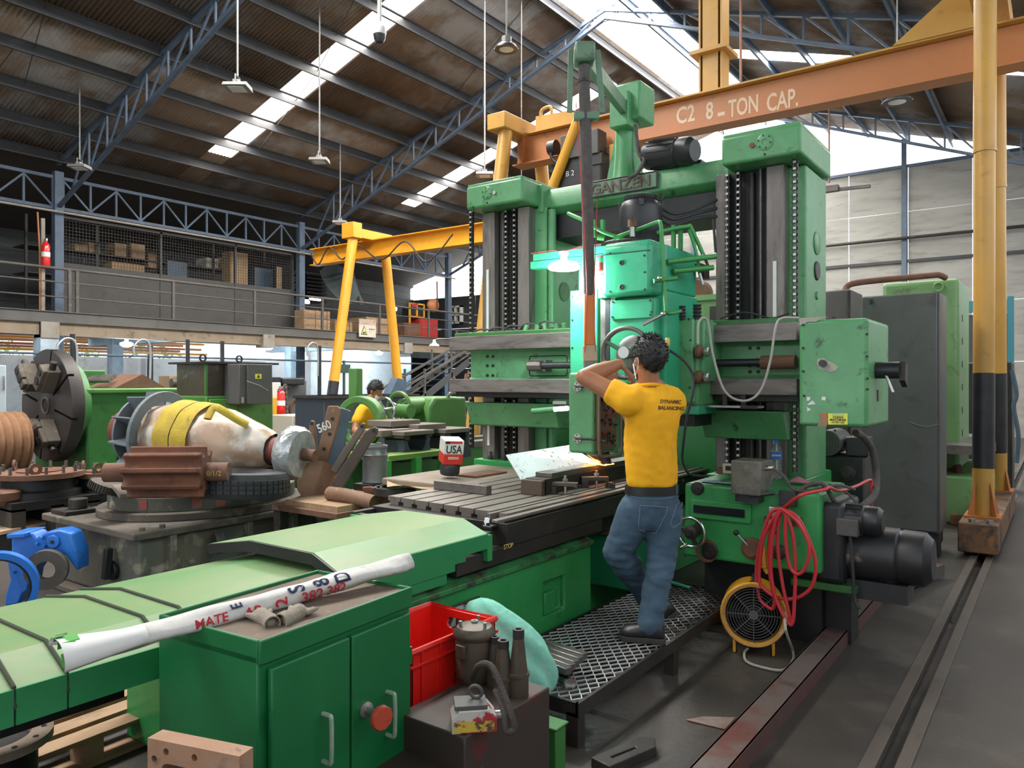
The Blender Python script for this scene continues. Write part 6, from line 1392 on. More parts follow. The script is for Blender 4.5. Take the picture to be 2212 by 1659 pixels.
# gloves
GLV = mat('grey_beige_knit', (.30, .255, .205), .95, 0, (.24, .2, .16), 20, bump=.5, bscale=120)
def glove(c, a0, lab):
    t = thing('work_glove', lab, 'glove', c, a0, 'gloves on the cabinet')
    mb = MB().capsule((0, 0, .02), (.06, .01, .022), .024, .028, 10)
    for k in range(4): mb.capsule((.07, -.02 + .014 * k, .022), (.115 - .01 * abs(k - 1.5), -.03 + .02 * k, .028 - .006 * k), .010, .008, 8)
    mb.capsule((.03, .02, .02), (.07, .05, .03), .011, .009, 8)
    g = obj('knit_shell', mb, GLV, t, local=True)
    rm = g.modifiers.new('r', 'REMESH'); rm.mode = 'VOXEL'; rm.voxel_size = .005; sm = g.modifiers.new('s', 'SMOOTH'); sm.iterations = 3
    obj('cuff', MB().annulus((-.035, 0, .02), (1, 0, .05), .026, .022, .03, 16), GLV, t, local=True)
glove(P(582, 1356, z=.862), 1.2, 'beige knit glove lying flat on the cabinet top'); glove(P(622, 1350, z=.866), .2, 'rolled beige knit glove on the cabinet top')
# ------------------------------------------------------------------ foreground clutter between cabinet and platform
rb_ = thing('steel_block_stand', 'heavy rusty steel box stand in front of the red crate', 'stand', (2.15, 1.7, 0))
RB = mat('rusty_dark_box', (.050, .037, .030), .55, .2, (.11, .022, .020), 5, .54, .64, dirt=(.13, .11, .10), dscale=6, dlo=.62, dhi=.75)
obj('box', MB().box(1.93, 2.44, 1.59, 1.90, .06, .45), RB, rb_, bevel=.006); obj('lower_ledge', MB().box(1.72, 1.96, 1.62, 1.9, .05, .33), RB, rb_, bevel=.006); obj('base_plate', MB().box(1.9, 2.46, 1.57, 1.92, .0, .06), BLACKM, rb_)
cs_ = tag(obj('crate_stand', MB().box(1.99, 2.64, 1.93, 2.35, 0, .28), BLACKM, bevel=.01), 'black box carrying the red plastic crate', 'box')
cr_ = thing('plastic_crate', 'open red plastic crate beside the machine bed', 'crate', (2.33, 2.15, .282))
x0, x1, y0, y1, z0, z1 = 2.07, 2.59, 1.965, 2.335, .282, .605
for nm, a in (('front_wall', (x0, x1, y0, y0 + .012)), ('back_wall', (x0, x1, y1 - .012, y1)), ('side_wall', (x0, x0 + .012, y0, y1)), ('side_wall', (x1 - .012, x1, y0, y1))):
    wl_ = obj(nm, MB().box(a[0], a[1], a[2], a[3], z0, z1), REDP, cr_, bevel=.003)
    if nm == 'side_wall' and a[0] > 2.3: cut(wl_, MB().prism(stadium(2.15, z1 - .06, .16, .05), 'x', a[0] - .05, a[1] + .05))
obj('floor', MB().box(x0, x1, y0, y1, z0, z0 + .012), REDP, cr_)
obj('rim', MB().tube([(x0, y0, z1), (x1, y0, z1), (x1, y1, z1), (x0, y1, z1)], .013, 6, True), REDP, cr_)
for z in (z0 + .015, z0 + .11, z1 - .06):
    obj('rib', MB().box(x0 - .008, x1 + .008, y0 - .010, y0 + .002, z, z + .012), REDP, cr_, bevel=.002)
for k in range(5): x = x0 + .05 + k * .105; obj('upright_rib', MB().box(x, x + .01, y0 - .008, y0 + .002, z0, z1), REDP, cr_)
text('DUCK DECO', .045, mat('dark_marker', (.12, .01, .01), .7), cr_, (2.43, y0 - .011, z0 + .16), *face('-y'), depth=.001); text('PK', .05, mat('white_marker', (.6, .5, .5), .7), cr_, (2.42, y0 - .011, z0 + .065), *face('-y'), depth=.001)
# canister
cn = thing('oil_canister', 'grimy round canister with bolted lid standing before the red crate', 'canister', tuple(P(1025, 1468, z=.45)))
cn.scale = (1.14, 1.14, 1.06)
GRM = mat('grimy_metal', (.105, .080, .058), .45, .35, (.06, .046, .035), 5, dirt=(.16, .05, .05), dscale=6, dlo=.6, dhi=.72)
obj('pot', MB().lathe([(.055, 0), (.06, .01), (.066, .04), (.066, .15), (.062, .165)], (0, 0, 0), (0, 0, 1), 28), GRM, cn, local=True)
obj('lid', MB().lathe([(.07, .160), (.074, .168), (.074, .18), (.06, .20), (.02, .212)], (0, 0, 0), (0, 0, 1), 28), GRM, cn, local=True)
for k in range(3): a = k * 2.1 + .4; obj('lid_bolt', MB().cyl((.05 * cos(a), .05 * sin(a), .19), (.05 * cos(a), .05 * sin(a), .222), .006, n=8), NICKEL, cn, local=True)
obj('filler', MB().annulus((0, 0, .21), (0, 0, 1), .012, .007, .01, 14), NICKEL, cn, local=True)
obj('side_lug', MB().box(-.08, -.06, -.02, .02, .10, .15), GRM, cn, local=True, bevel=.004)
# taper tool holders
def taper(u, v, z, h, lab, r=.033):
    t = thing('tool_holder', lab, 'tool holder', tuple(P(u, v, z=z)), 0, 'taper tool holders')
    obj('shank', MB().lathe([(r * 1.15, 0), (r * 1.15, h * .28), (r * 1.25, h * .29), (r * 1.25, h * .34), (r * 1.05, h * .35), (r * .62, h * .86)], (0, 0, 0), (0, 0, 1), 24), GRM, t, local=True)
    obj('collar', MB().lathe([(r * .66, h * .86), (r * .66, h), (r * .38, h), (r * .36, h * .95)], (0, 0, 0), (0, 0, 1), 20), DARKST, t, local=True)
taper(1087, 1498, .45, .20, 'short taper tool holder in front of the taller one'); taper(1120, 1500, .45, .245, 'tallest taper tool holder standing on the rusty stand'); taper(1068, 1478, .45, .185, 'red stained taper tool holder half hidden behind the others', .027)
# clamp block with yellow paint and belt
kb_ = thing('magnetic_block', 'red and yellow painted magnet block with steel plate on top', 'block', tuple(P(1022, 1570, z=.45)), -.80)
obj('block', MB().prism([(-.075, 0), (.075, 0), (.075, .045), (.05, .075), (-.05, .075), (-.075, .045)], 'y', -.05, .05), mat('red_white_enamel', (.50, .48, .44), .5, 0, (.42, .03, .04), 9, .50, .54), kb_, local=True, bevel=.003)
obj('yellow_patch', MB().box(-.068, .066, -.052, -.049, .006, .04), mat('flaking_yellow', (.55, .40, .05), .6, 0, (.12, .05, .04), 24, .55, .6), kb_, local=True)
obj('plate', MB().obox((-.01, 0, .083), (.11, .09, .014)), GREYM, kb_, local=True, bevel=.002); obj('eye_ring', MB().ring((.01, .01, .115), (.4, 1, .2), .022, .006, 20, 7), GREYM, kb_, local=True)
obj('knob', MB().cyl((.075, 0, .035), (.11, 0, .035), .016, n=14).cyl((.10, 0, .02), (.10, -.03, .015), .003, n=6), NICKEL, kb_, local=True)
tag(obj('lifting_belt', MB().tube(smooth([P(1020, 1465, z=.50), P(1035, 1437, d=2.6), P(1062, 1440, d=2.55), P(1085, 1490, d=2.5), P(1105, 1545, d=2.45), P(1112, 1575, d=2.44), P(1095, 1578, d=2.44), P(1090, 1540, d=2.46), P(1070, 1490, d=2.52)], 7), .011, 8), mat('oily_brown_belt', (.045, .036, .03), .8, bump=.6, bscale=90)), 'oily brown belt hanging over the rusty stand', 'belt')
# green cloth sack
sk0 = P(1110, 1410, d=3.22)
mb = MB(); 
def sack(s, t):
    a = 2 * pi * s; h = t; rr = (.13 * sin(pi * min(h * .92 + .08, 1)) ** .5) * (1 + .12 * sin(3 * a + 4 * h) + .07 * sin(7 * a + 11 * h))
    c = Vector((2.72 + .04 * h, 2.06 + .12 * h, .20 + .42 * h))
    lean = Vector((.16 * (1 - h), -.10 * (1 - h), 0))
    return c + lean + rt * (rr * cos(a) * 1.25) + fw * (rr * sin(a))
tag(obj('cloth_sack', MB().grid(sack, 40, 26, True), mat('aqua_green_cloth', (.20, .55, .42), .85, 0, (.28, .60, .48), 8, bump=.8, bscale=22), ang=80), 'crumpled aqua green cloth sack beside the red crate', 'sack')
tag(obj('green_channel', MB().box(2.62, 2.70, 1.68, 1.80, 0, .19).box(2.61, 2.71, 1.67, 1.81, .19, .20), OLDG, bevel=.004), 'short green post standing right of the rusty stand', 'post')
sc = MB().prism([(2.75, 1.50), (3.02, 1.42), (3.09, 1.46), (3.06, 1.52), (2.77, 1.60)], 'z', 0, .045); so = obj('strap_clamp', sc, DARKST, bevel=.004); cut(so, MB().prism([(2.82, 1.525), (2.96, 1.48), (2.965, 1.495), (2.825, 1.54)], 'z', -.1, .1)); tag(so, 'slotted steel strap clamp lying on the floor under the platform end', 'clamp')
# rectangular flange in front of the cabinet
fr = thing('flange_frame', 'rusty rectangular flange frame with bolt holes leaning on the cabinet', 'frame', P(415, 1700, d=1.9))
o_ = P(322, 1592, d=1.93); xa = (P(520, 1632, d=1.83) - o_); wlen = xa.length; xa.normalize(); ya = Vector((0, 0, -1)) ; nn = xa.cross(ya).normalized()
if nn.dot(Vector((0, 0, EYE)) - o_) < 0: nn = -nn
ring_ = MB().oprism([(0, 0), (wlen, 0), (wlen, .48), (0, .48)], o_ - nn * .045, xa, ya, nn * .05)
fo = obj('flange', ring_, mat('rust_streaked_tan', (.30, .155, .085), .7, 0, (.36, .22, .14), 5, dirt=(.12, .07, .05), dscale=10, dlo=.58, dhi=.7), fr, bevel=.012, seg=3)
cm_ = MB().oprism(rrect(.045, wlen - .045, .055, .43, .02), o_ - nn * .1, xa, ya, nn * .2)
for qx, qy in ((.022, .05), (.022, .2), (.06, .026), (.15, .026), (wlen - .03, .10)): cm_.oprism(circ(qx, qy, .009, 12), o_ - nn * .1, xa, ya, nn * .2)
cut(fo, cm_)
obj('inner_plate', MB().oprism([(.03, .04), (wlen - .03, .04), (wlen - .03, .45), (.03, .45)], o_ - nn * .055, xa, ya, nn * .012), BLUEGREY, fr)
# loose steel channels and scraps on the floor
ch1 = thing('steel_channel', 'long rusty steel channel lying on the floor along the crane rail', 'channel', (4.4, 1.12, 0))
RCH = mat('rust_red_channel', (.16, .125, .11), .5, .3, (.15, .05, .04), 2.2, .50, .62, dirt=(.08, .065, .06), dscale=6)
yA, yB = 1.07, 1.20
obj('web', MB().box(1.6, 6.08, yA, yB, .075, .085), RCH, ch1); obj('near_flange', MB().box(1.6, 6.08, yA - .002, yA + .008, 0, .085), mat('primer_red_side', (.10, .035, .032), .6, 0, (.07, .045, .04), 4), ch1); obj('far_flange', MB().box(1.6, 6.08, yB - .008, yB + .002, 0, .085), RCH, ch1)
ch2 = thing('steel_channel', 'short bent steel channel lying across the end of the long one', 'channel', P(1950, 1240, z=0))
a, b = P(1872, 1268, z=.13), P(2026, 1218, z=.11); dd = (b - a).normalized(); nv = Vector((-dd.y, dd.x, 0))
obj('web', MB().bar(a, b, .10, .008), RCH, ch2); obj('flange', MB().bar(a - nv * .048 + Vector((0, 0, -.045)), b - nv * .048 + Vector((0, 0, -.045)), .008, .10), GREYM, ch2); obj('flange', MB().bar(a + nv * .048 + Vector((0, 0, -.045)), b + nv * .048 + Vector((0, 0, -.045)), .008, .10), GREYM, ch2)
tag(obj('sheet_scrap', MB().prism([(p.x, p.y) for p in (P(1482, 1558, z=0), P(1520, 1551, z=0), P(1590, 1553, z=0), P(1566, 1578, z=0), P(1520, 1567, z=0))], 'z', .004, .008), mat('scrap_galvanised', (.33, .31, .29), .45, .4, (.3, .16, .12), 10)), 'torn piece of sheet metal on the floor beside the long channel', 'scrap')
for u, v, s, m, lab in ((1857, 1346, .012, WHITE, 'small white crumb on the floor beside the channel'), (1872, 1330, .006, WHITE, 'tiny white chip on the floor near the channel'), (2055, 1335, .02, NICKEL, 'small bent wire in the rail groove')):
    tag(obj('floor_litter', MB().obox(P(u, v, z=.008 if u < 2000 else -.03), (s * 2, s, s * .7), (.3, .2, .8)), m), lab, 'litter')
# ------------------------------------------------------------------ pallets and drum under the covers
def pallet(name, o, rz, lab, L=1.1, W=.9, m=WOOD, h=.13):
    t = thing(name, lab, 'pallet', o, rz, 'wooden pallets')
    for k in range(6): obj('deck_board', MB().box(0, L, k * W / 5.6, k * W / 5.6 + .10, h - .02, h), m, t, local=True, bevel=.002)
    for x in (0, L / 2 - .045, L - .09):
        obj('stringer', MB().box(x, x + .09, 0, W, h - .04, h - .02), m, t, local=True)
        for y in (0, W / 2 - .05, W - .1): obj('block', MB().box(x, x + .09, y, y + .10, .02, h - .04), m, t, local=True)
    for y in (0, W / 2 - .05, W - .1): obj('bottom_board', MB().box(0, L, y, y + .10, 0, .02), m, t, local=True)
    return t
pallet('wooden_pallet', (.95, 3.28, 0), .03, 'wooden pallet on the floor under the light green covers', 1.2, .8)
dr_ = thing('flanged_drum', 'flanged drum with pale drilled rim at the lower left edge', 'drum', tuple(P(-10, 1640, z=0).xy) + (0,))
c0 = P(-22, 1590, z=.33); dr_.location = (c0.x, c0.y, 0)
obj('barrel', MB().cyl((c0.x, c0.y, 0), (c0.x, c0.y, .30), .15, n=32), BLACKM, dr_)
fo2 = obj('rim', MB().annulus((c0.x, c0.y, .30), (0, 0, 1), .20, .13, .03, 40), mat('bare_pale_rim', (.42, .33, .25), .6, .2, (.32, .24, .18), 6), dr_)
for k in range(12): a = 2 * pi * k / 12 + .1; obj('bolt_hole', MB().cyl((c0.x + .168 * cos(a), c0.y + .168 * sin(a), .3295), (c0.x + .168 * cos(a), c0.y + .168 * sin(a), .3315), .010, n=10), BLACKM, fo2)
# ------------------------------------------------------------------ big gearbox housing on the floor (left middle)
gh_ = thing('gear_housing', 'large cast iron gear housing with flanged oval top on the floor', 'housing', (3.65, 5.9, 0))
hb0 = obj('lower_casting', MB().box(2.78, 4.50, 5.25, 6.55, .05, .51), CASTG, gh_, bevel=.02)
obj('top_flange', MB().box(2.71, 4.56, 5.19, 6.62, .51, .565), CASTD, gh_, bevel=.01)
obj('foot_flange', MB().box(2.70, 4.56, 5.18, 6.6, 0, .05), CASTD, gh_, bevel=.01)
def oval(cx, cy, rx, ry, n=44): return [(cx + rx * cos(2 * pi * k / n), cy + ry * sin(2 * pi * k / n)) for k in range(n)]
obj('oval_flange', MB().prism(oval(3.72, 5.92, .86, .70), 'z', .565, .625), CASTD, gh_, bevel=.008)
obj('oval_wall', MB().prism(oval(3.72, 5.92, .78, .62), 'z', .625, .735), CASTG, gh_, bevel=.006)
for u, v in ((655, 1108), (405, 1150)): pass
for x in (2.98, 3.62, 4.05):
    obj('rib', MB().box(x, x + .05, 5.19, 5.26, .08, .51), CASTG, hb0, bevel=.006)
for x in (3.30, 4.25):
    lug = obj('lifting_lug', MB().prism([(5.19, .47), (5.19, .33), (5.10, .33), (5.10, .42), (5.15, .50)], 'x', x, x + .07), DARKST, gh_, bevel=.01)
obj('maker_plate', MB().box(3.68, 4.0, 5.235, 5.25, .22, .47), CASTG, hb0, bevel=.004)
obj('plate_arc', MB().tube([(3.84 + .09 * cos(t * pi / 10), 5.23, .30 + .10 * sin(t * pi / 10)) for t in range(11)], .008, 6), CASTG, hb0)
text('US', .09, CASTG, hb0, (3.84, 5.232, .32), *face('-y'), depth=.01, bold=.003)
for x in (2.80, 2.95, 4.40): obj('flange_bolt', MB().cyl((x, 5.25, .565), (x, 5.25, .59), .02, n=6), CASTD, gh_)
pk_ = obj('sight_port', MB().cyl((2.77, 5.58, .25), (2.74, 5.58, .25), .07, n=18).bar((2.72, 5.56, .42), (2.70, 5.56, .2), .05, .05), BLACKM, gh_, bevel=.006)
obj('bearing_cap', MB().box(2.75, 3.0, 6.3, 6.55, .565, .60).cyl((2.9, 6.42, .60), (2.9, 6.42, .68), .07, n=20), DARKST, gh_, bevel=.006)
for u, v in ((262, 1083), (415, 1088), (505, 1073)):
    r_ = (u - CX) / F_PX; q = P(u, v, d=5.55 if u < 420 else 5.5)
    # paint marks lie on the oval wall
    dx, dy = q.x - 3.72, q.y - 5.92; a = atan2(dy / .62, dx / .78)
    mk = MB().grid(lambda s, t: Vector((3.72 + .782 * cos(a - .05 + .1 * s), 5.92 + .622 * sin(a - .05 + .1 * s), .645 + .075 * t)), 5, 3)
    obj('red_paint_mark', mk, mat('faded_red_mark', (.30, .07, .06), .8, 0, (.2, .1, .08), 14), gh_)
# pinion gear
ax6 = (rt * .985 + fw * .06).normalized(); c6 = P(365, 1020, d=5.42)
pg = thing('pinion_gear', 'rusty brown coarse-toothed pinion on its shaft lying on the gear housing', 'gear', c6)
x6, y6, _ = frame(ax6); prof = []
nT = 9
for k in range(nT):
    for da, rr_ in ((-.20, .128), (-.12, .140), (-.075, .185), (.075, .185), (.12, .140), (.20, .128)):
        a = 2 * pi * (k + .25) / nT + da * 1.25; prof.append((rr_ * cos(a), rr_ * sin(a)))
obj('toothed_body', MB().oprism(prof, c6 - ax6 * .265, x6, y6, ax6 * .53), RUST, pg, bevel=.008)
obj('shaft', MB().cyl(c6 - ax6 * .44, c6 + ax6 * .42, .068, n=24), RUSTB, pg)
text('0/1/2', .05, mat('yellow_chalk2', (.5, .36, .1), .9), pg, c6 + ax6 * .34 - Vector((fw.x, fw.y, 0)) * .070 + Vector((0, 0, -.005)), ax6, (0, 0, 1), .001, name='chalk_lettering')
# tyre
tyc = P(520, 1040, d=5.80); tyc.z = .84
ty = thing('tyre', 'black truck tyre lying flat under the wrapped rotor', 'tyre', tyc)
obj('carcass', MB().lathe([(.20, -.07), (.26, -.10), (.335, -.09), (.355, -.05), (.355, .05), (.335, .09), (.26, .10), (.20, .07), (.19, 0)], tyc, (.06, .0, 1), 44, loop=True), RUBBER, ty)
trd = MB()
for k in range(44):
    a = 2 * pi * k / 44
    for z in (-.035, .0, .035): trd.obox(tyc + Vector((.357 * cos(a), .357 * sin(a), z - .06 * .357 * cos(a))), (.012, .04, .028), (0, 0, a))
obj('tread_blocks', trd, RUBBER, ty)
# disc gear and wooden block at the left end
dg = thing('ring_gear', 'grey toothed ring gear lying tilted on the gear housing', 'gear', P(235, 1058, d=5.7))
cdg = P(238, 1052, d=5.75); obj('disc', MB().lathe([(.14, -.03), (.145, -.025), (.145, .025), (.13, .03), (.05, .03)], cdg, (.25, -.25, 1), 36), CASTD, dg)
tt = MB()
xg, yg, ng = frame((.25, -.25, 1))
for k in range(40): a = 2 * pi * k / 40; tt.obox(cdg + (xg * cos(a) + yg * sin(a)) * .147, (.012, .010, .055), Matrix((xg * cos(a) + yg * sin(a), -xg * sin(a) + yg * cos(a), ng)).transposed())
obj('teeth', tt, DARKST, dg)
tag(obj('wooden_wedge', MB().bar(P(252, 1050, d=5.5), P(268, 1072, d=5.4), .06, .03), mat('grey_wood', (.24, .2, .16), .85), bevel=.003), 'small lettered wooden wedge beside the tilted ring gear', 'wedge')
# wrapped rotor with impeller
a7, b7 = P(262, 926, d=6.72), P(682, 985, d=6.08); ax7 = (b7 - a7).normalized(); L7 = (b7 - a7).length
def at7(u): # place along the axis seen at picture column u
    best = min(range(401), key=lambda k: abs((lambda p: CX + F_PX * (p.dot(rt)) / p.dot(fw))((a7 + ax7 * L7 * k / 400)) - u)); return L7 * best / 400
ro = thing('pump_rotor', 'long pump rotor wrapped in cardboard and film with grey impeller at its left end', 'rotor', a7 + ax7 * .8)
obj('hub', MB().lathe([(.15, 0), (.17, .03), (.17, .22), (.12, .26)], a7, ax7, 30), PRIMER, ro)
IMPG = mat('bluish_cast_grey', (.17, .20, .22), .5, .2, (.13, .155, .17), 4, dirt=(.08, .09, .10), dscale=7)
ti = at7(346)
im = obj('impeller_plate', MB().annulus(a7 + ax7 * ti, ax7, .375, .285, .035, 48), IMPG, ro, bevel=.004)
x7, y7, _ = frame(ax7)
for k in range(10):
    t = 2 * pi * k / 10 + .2; q = x7 * cos(t) + y7 * sin(t); tn = -x7 * sin(t) + y7 * cos(t)
    obj('blade', MB().oprism([(.17, -.22), (.35, -.22), (.375, 0), (.17, 0)], a7 + ax7 * ti - tn * .006, q, ax7, tn * .012 ), IMPG, im)
obj('back_plate', MB().annulus(a7 + ax7 * (ti - .23), ax7, .30, .13, .02, 40), IMPG, im)
pr7 = []
for u, r in ((322, .20), (330, .235), (370, .27), (420, .30), (480, .285), (540, .22), (575, .17), (590, .13)): pr7.append((u, r))
def wrapf(s, t):
    k = t * (len(pr7) - 1); i = min(int(k), len(pr7) - 2); f = k - i
    u = pr7[i][0] * (1 - f) + pr7[i + 1][0] * f; r = pr7[i][1] * (1 - f) + pr7[i + 1][1] * f
    a = 2 * pi * s; r *= 1 + .03 * sin(5 * a + 14 * t) + .02 * sin(11 * a - 20 * t)
    return a7 + ax7 * at7(u) + (x7 * cos(a) + y7 * sin(a)) * r
obj('cardboard_wrap', MB().grid(wrapf, 36, 30, True), mat('film_wrapped_cardboard', (.42, .29, .195), .35, 0, (.52, .47, .41), 5, .48, .58, dirt=(.33, .22, .14), dscale=7, bump=.6, bscale=10), ro, ang=60)
obj('wrap_core', MB().cyl(a7 + ax7 * at7(330), a7 + ax7 * at7(585), .12, n=18), PRIMER, ro)
obj('shaft', MB().cyl(a7 + ax7 * at7(545), a7 + ax7 * at7(640), .105, n=26), PRIMER, ro); obj('shaft_band', MB().cyl(a7 + ax7 * at7(586), a7 + ax7 * at7(591), .108, n=26), CASTD, ro)
FILM = mat('crinkled_silver_film', (.55, .57, .58), .18, .5, (.32, .34, .35), 9, bump=.9, bscale=26)
obj('film_wrapped_bearing', MB().lathe([(.12, 0), (.20, .02), (.225, .06), (.22, .13), (.19, .17), (.10, .175)], a7 + ax7 * at7(615), ax7, 20), FILM, ro)
obj('shaft_end', MB().cyl(a7 + ax7 * at7(650), a7 + ax7 * at7(683), .05, n=18), RUSTB, ro)
tag(obj('rotor_cradle', MB().box(-.06, .06, -.2, .2, 0, .36), WOOD), 'timber cradle under the wrapped rotor', 'cradle'); 
cr7 = bpy.data.objects['rotor_cradle']; q = a7 + ax7 * at7(560); cr7.location = (q.x + .1, q.y + .12, .735); cr7.rotation_euler = (0, 0, .4); cr7.scale = (1, 1, max((q.z - .11 - .735) / .36, .1))
# yellow sling
ys = MB()
for uu in (406, 442):
    s0 = at7(uu); R0 = .308
    def band(s, t, s0=s0, R0=R0): a = 2 * pi * s; return a7 + ax7 * (s0 - .085 + .165 * t) + (x7 * cos(a) + y7 * sin(a)) * (R0 + .008 + .006 * sin(pi * t) + .004 * sin(9 * a))
    ys.grid(band, 40, 5, True)
SLG = mat('dirty_yellow_webbing', (.50, .36, .035), .85, 0, (.38, .27, .04), 6, dirt=(.22, .17, .05), dscale=9, bump=.4, bscale=60)
sl = thing('lifting_sling', 'dirty yellow lifting sling wound twice around the wrapped rotor', 'sling', a7 + ax7 * at7(430))
obj('webbing', ys, SLG, sl)
k0 = P(462, 880, d=6.05); obj('knot', MB().tube(smooth([P(448, 905, d=6.0), k0, P(478, 885, d=6.05), P(510, 905, d=6.1), P(535, 918, d=6.15)], 5), [.04] * 21, 10, ell=.5), SLG, sl)
# ------------------------------------------------------------------ big face-plate lathe
lt = thing('faceplate_lathe', 'big green lathe with dark four-jaw faceplate on the left', 'lathe', (5.2, 10.6, 0))
cc = P(99, 876, X=4.35); cy, cz = cc.y, cc.z; RF = .72
CHK = mat('dark_faceplate_iron', (.062, .054, .05), .5, .4, (.045, .04, .037), 2, dirt=(.09, .08, .07), dscale=5)
fp_ = obj('faceplate', MB().lathe([(.10, 0), (RF * .985, 0), (RF, .015), (RF, .15), (RF * .97, .165), (.4, .165)], (4.52, cy, cz), (1, 0, 0), 64), CHK, lt)
for k in range(8):
    t = 2 * pi * k / 8 + .22; q = Vector((0, cos(t), sin(t)))
    Rj = Matrix(((1, 0, 0), tuple(q), (0, -q.z, q.y))).transposed()
    cut(fp_, MB().obox(Vector((4.52, cy, cz)) + q * (RF * .70), (.14, RF * .72, .034), Rj))
obj('center_bore', MB().lathe([(.09, -.012), (.11, -.012), (.11, .02), (.09, .02)], (4.52, cy, cz), (1, 0, 0), 28, loop=True), STEEL, fp_)
obj('dark_center', MB().cyl((4.515, cy, cz), (4.53, cy, cz), .08, n=24), BLACKM, fp_)
for k, t in enumerate((.95, 2.25, 4.05, 5.35)):
    q = Vector((0, cos(t), sin(t))); pz = Vector((0, -q.z, q.y)); Rj = Matrix(((1, 0, 0), tuple(q), tuple(pz))).transposed()
    j = obj('jaw', MB().obox(Vector((4.44, cy, cz)) + q * .44, (.16, .34, .17), Rj).obox(Vector((4.36, cy, cz)) + q * .50, (.10, .22, .15), Rj).obox(Vector((4.34, cy, cz)) + q * .33, (.06, .09, .13), Rj), CASTD, fp_, bevel=.012)
    for rr_ in (.40, .53): obj('jaw_pocket', MB().cyl(Vector((4.31, cy, cz)) + q * rr_ * 1.02, Vector((4.30, cy, cz)) + q * rr_ * 1.02, .05, n=16), BLACKM, j)
    obj('jaw_screw', MB().cyl(Vector((4.43, cy, cz)) + q * .60 + pz * .02, Vector((4.43, cy, cz)) + q * .70, .04, n=10), DARKST, j)
sf_ = obj('spindle_flange', MB().lathe([(.60, .20), (.55, .34), (.42, .42)], (4.52, cy, cz), (1, 0, 0), 40), OLDG, lt)
fp_.location.x -= .17; sf_.location.x -= .20
hs_ = obj('headstock', MB().prism([(4.62, 0), (6.05, 0), (6.05, 1.0), (5.80, 1.50), (4.62, 1.50)], 'y', 10.0, 11.5), OLDG, lt, bevel=.03)
obj('headstock_lid', MB().box(4.60, 5.84, 9.96, 11.5, 1.46, 1.53), LATHEG, hs_, bevel=.02)
obj('rear_housing', MB().box(4.7, 5.3, 10.9, 11.6, 1.5, 1.78), OLDG, lt, bevel=.02)
obj('access_hole', MB().box(5.0, 5.22, 9.99, 10.0, .58, .70), BLACKM, hs_); obj('bed_step', MB().box(4.7, 6.1, 9.8, 10.0, 0, .50), OLDG, lt, bevel=.02)
obj('base_slot', MB().box(4.45, 4.62, 10.1, 11.3, 0, .45), BLACKM, lt)
a, b, c_, d_ = P(225, 828, d=10.6), P(312, 796, d=11.3), P(340, 828, d=10.6), P(262, 797, d=11.4)
tag(obj('rusty_tin_cover', MB().add([(5.05, 10.15, 1.535), (5.05, 11.2, 1.535), (5.42, 10.15, 1.72), (5.42, 11.2, 1.72), (5.75, 10.15, 1.535), (5.75, 11.2, 1.535)], [(0, 2, 3, 1), (2, 4, 5, 3), (0, 4, 2), (1, 3, 5)]), RUSTB, flat=True), 'folded rusty tin sheet on top of the lathe headstock', 'sheet')
for k in range(3): tag(obj('steel_pipe', MB().cyl(P(188 + 4 * k, 823 - 3 * k, d=10.15 + .1 * k), P(238 + 6 * k, 822 - 5 * k, d=10.1 + .1 * k), .03, n=12), STEEL), ['front steel pipe lying on the lathe headstock', 'middle steel pipe lying on the lathe headstock', 'rear steel pipe lying on the lathe headstock'][k], 'pipe', 'pipes on the headstock')
rr0 = thing('grooved_roller', 'rusty grooved roller lying left of the dark faceplate', 'roller', (3.2, 10.1, 0))
obj('grooved_drum', MB().lathe([(.34 + .028 * abs(sin(k * pi / 4)), k * .022) for k in range(66)], (2.48, 10.1, .90), (1, 0, 0), 40), mat('rusty_orange_brown', (.25, .125, .06), .8, .1, (.19, .09, .045), 6, bump=.4), rr0)
obj('cradle', MB().box(2.65, 2.85, 9.7, 10.5, 0, .62).box(3.55, 3.75, 9.7, 10.5, 0, .62), DARKST, rr0)
# casting and cabinet further left
tag(obj('brown_casting', MB().prism([(3.0, 0), (4.4, 0), (4.4, 1.1), (3.9, 1.35), (3.4, 1.45), (3.0, 1.3)], 'y', 11.6, 12.2), RUSTB, bevel=.05), 'brown casting behind the rusty roller', 'casting')
t, a, b = simple('grey_cabinet', -30, 14, 788, 845, 12.6, .8, mat('pale_blue_grey', (.36, .42, .46), .5), 'pale grey cabinet at the left edge behind the faceplate', 'cabinet', floor=True); obj('handle', MB().box(b.x - .05, b.x - .03, 12.57, 12.6, 1.5, 1.7), NICKEL, t)
# green control column with grey panel box
gcb = thing('control_column', 'green machine column with brown upper window box behind the wrapped rotor', 'machine', (5.8, 8.8, 0))
x0, x1 = P(445, 900, Y=8.5).x, P(512, 900, Y=8.5).x
obj('column', MB().box(x0, x1 + .55, 8.5, 9.4, 0, 1.44), LATHEG, gcb, bevel=.02); obj('front_cover', MB().box(x0 + .03, x1 - .02, 8.47, 8.5, .3, 1.40), mat('bright_lathe_green', (.10, .30, .05), .4, dirt=(.05, .07, .02), dscale=6, dlo=.62, dhi=.7), gcb, bevel=.008)
obj('window_box', MB().box(x0 + .03, x1, 8.55, 9.2, 1.44, 1.84), mat('stained_brown_glass', (.10, .075, .055), .35, 0, (.06, .045, .035), 4, dirt=(.16, .17, .2), dscale=5), gcb)
for x in (x0 + .03, x1): obj('window_post', MB().box(x - .015, x + .015, 8.53, 8.56, 1.44, 1.85), LATHEG, gcb)
obj('roof_plate', MB().box(x0 - .03, x1 + .6, 8.45, 9.3, 1.84, 1.865), DARKST, gcb)
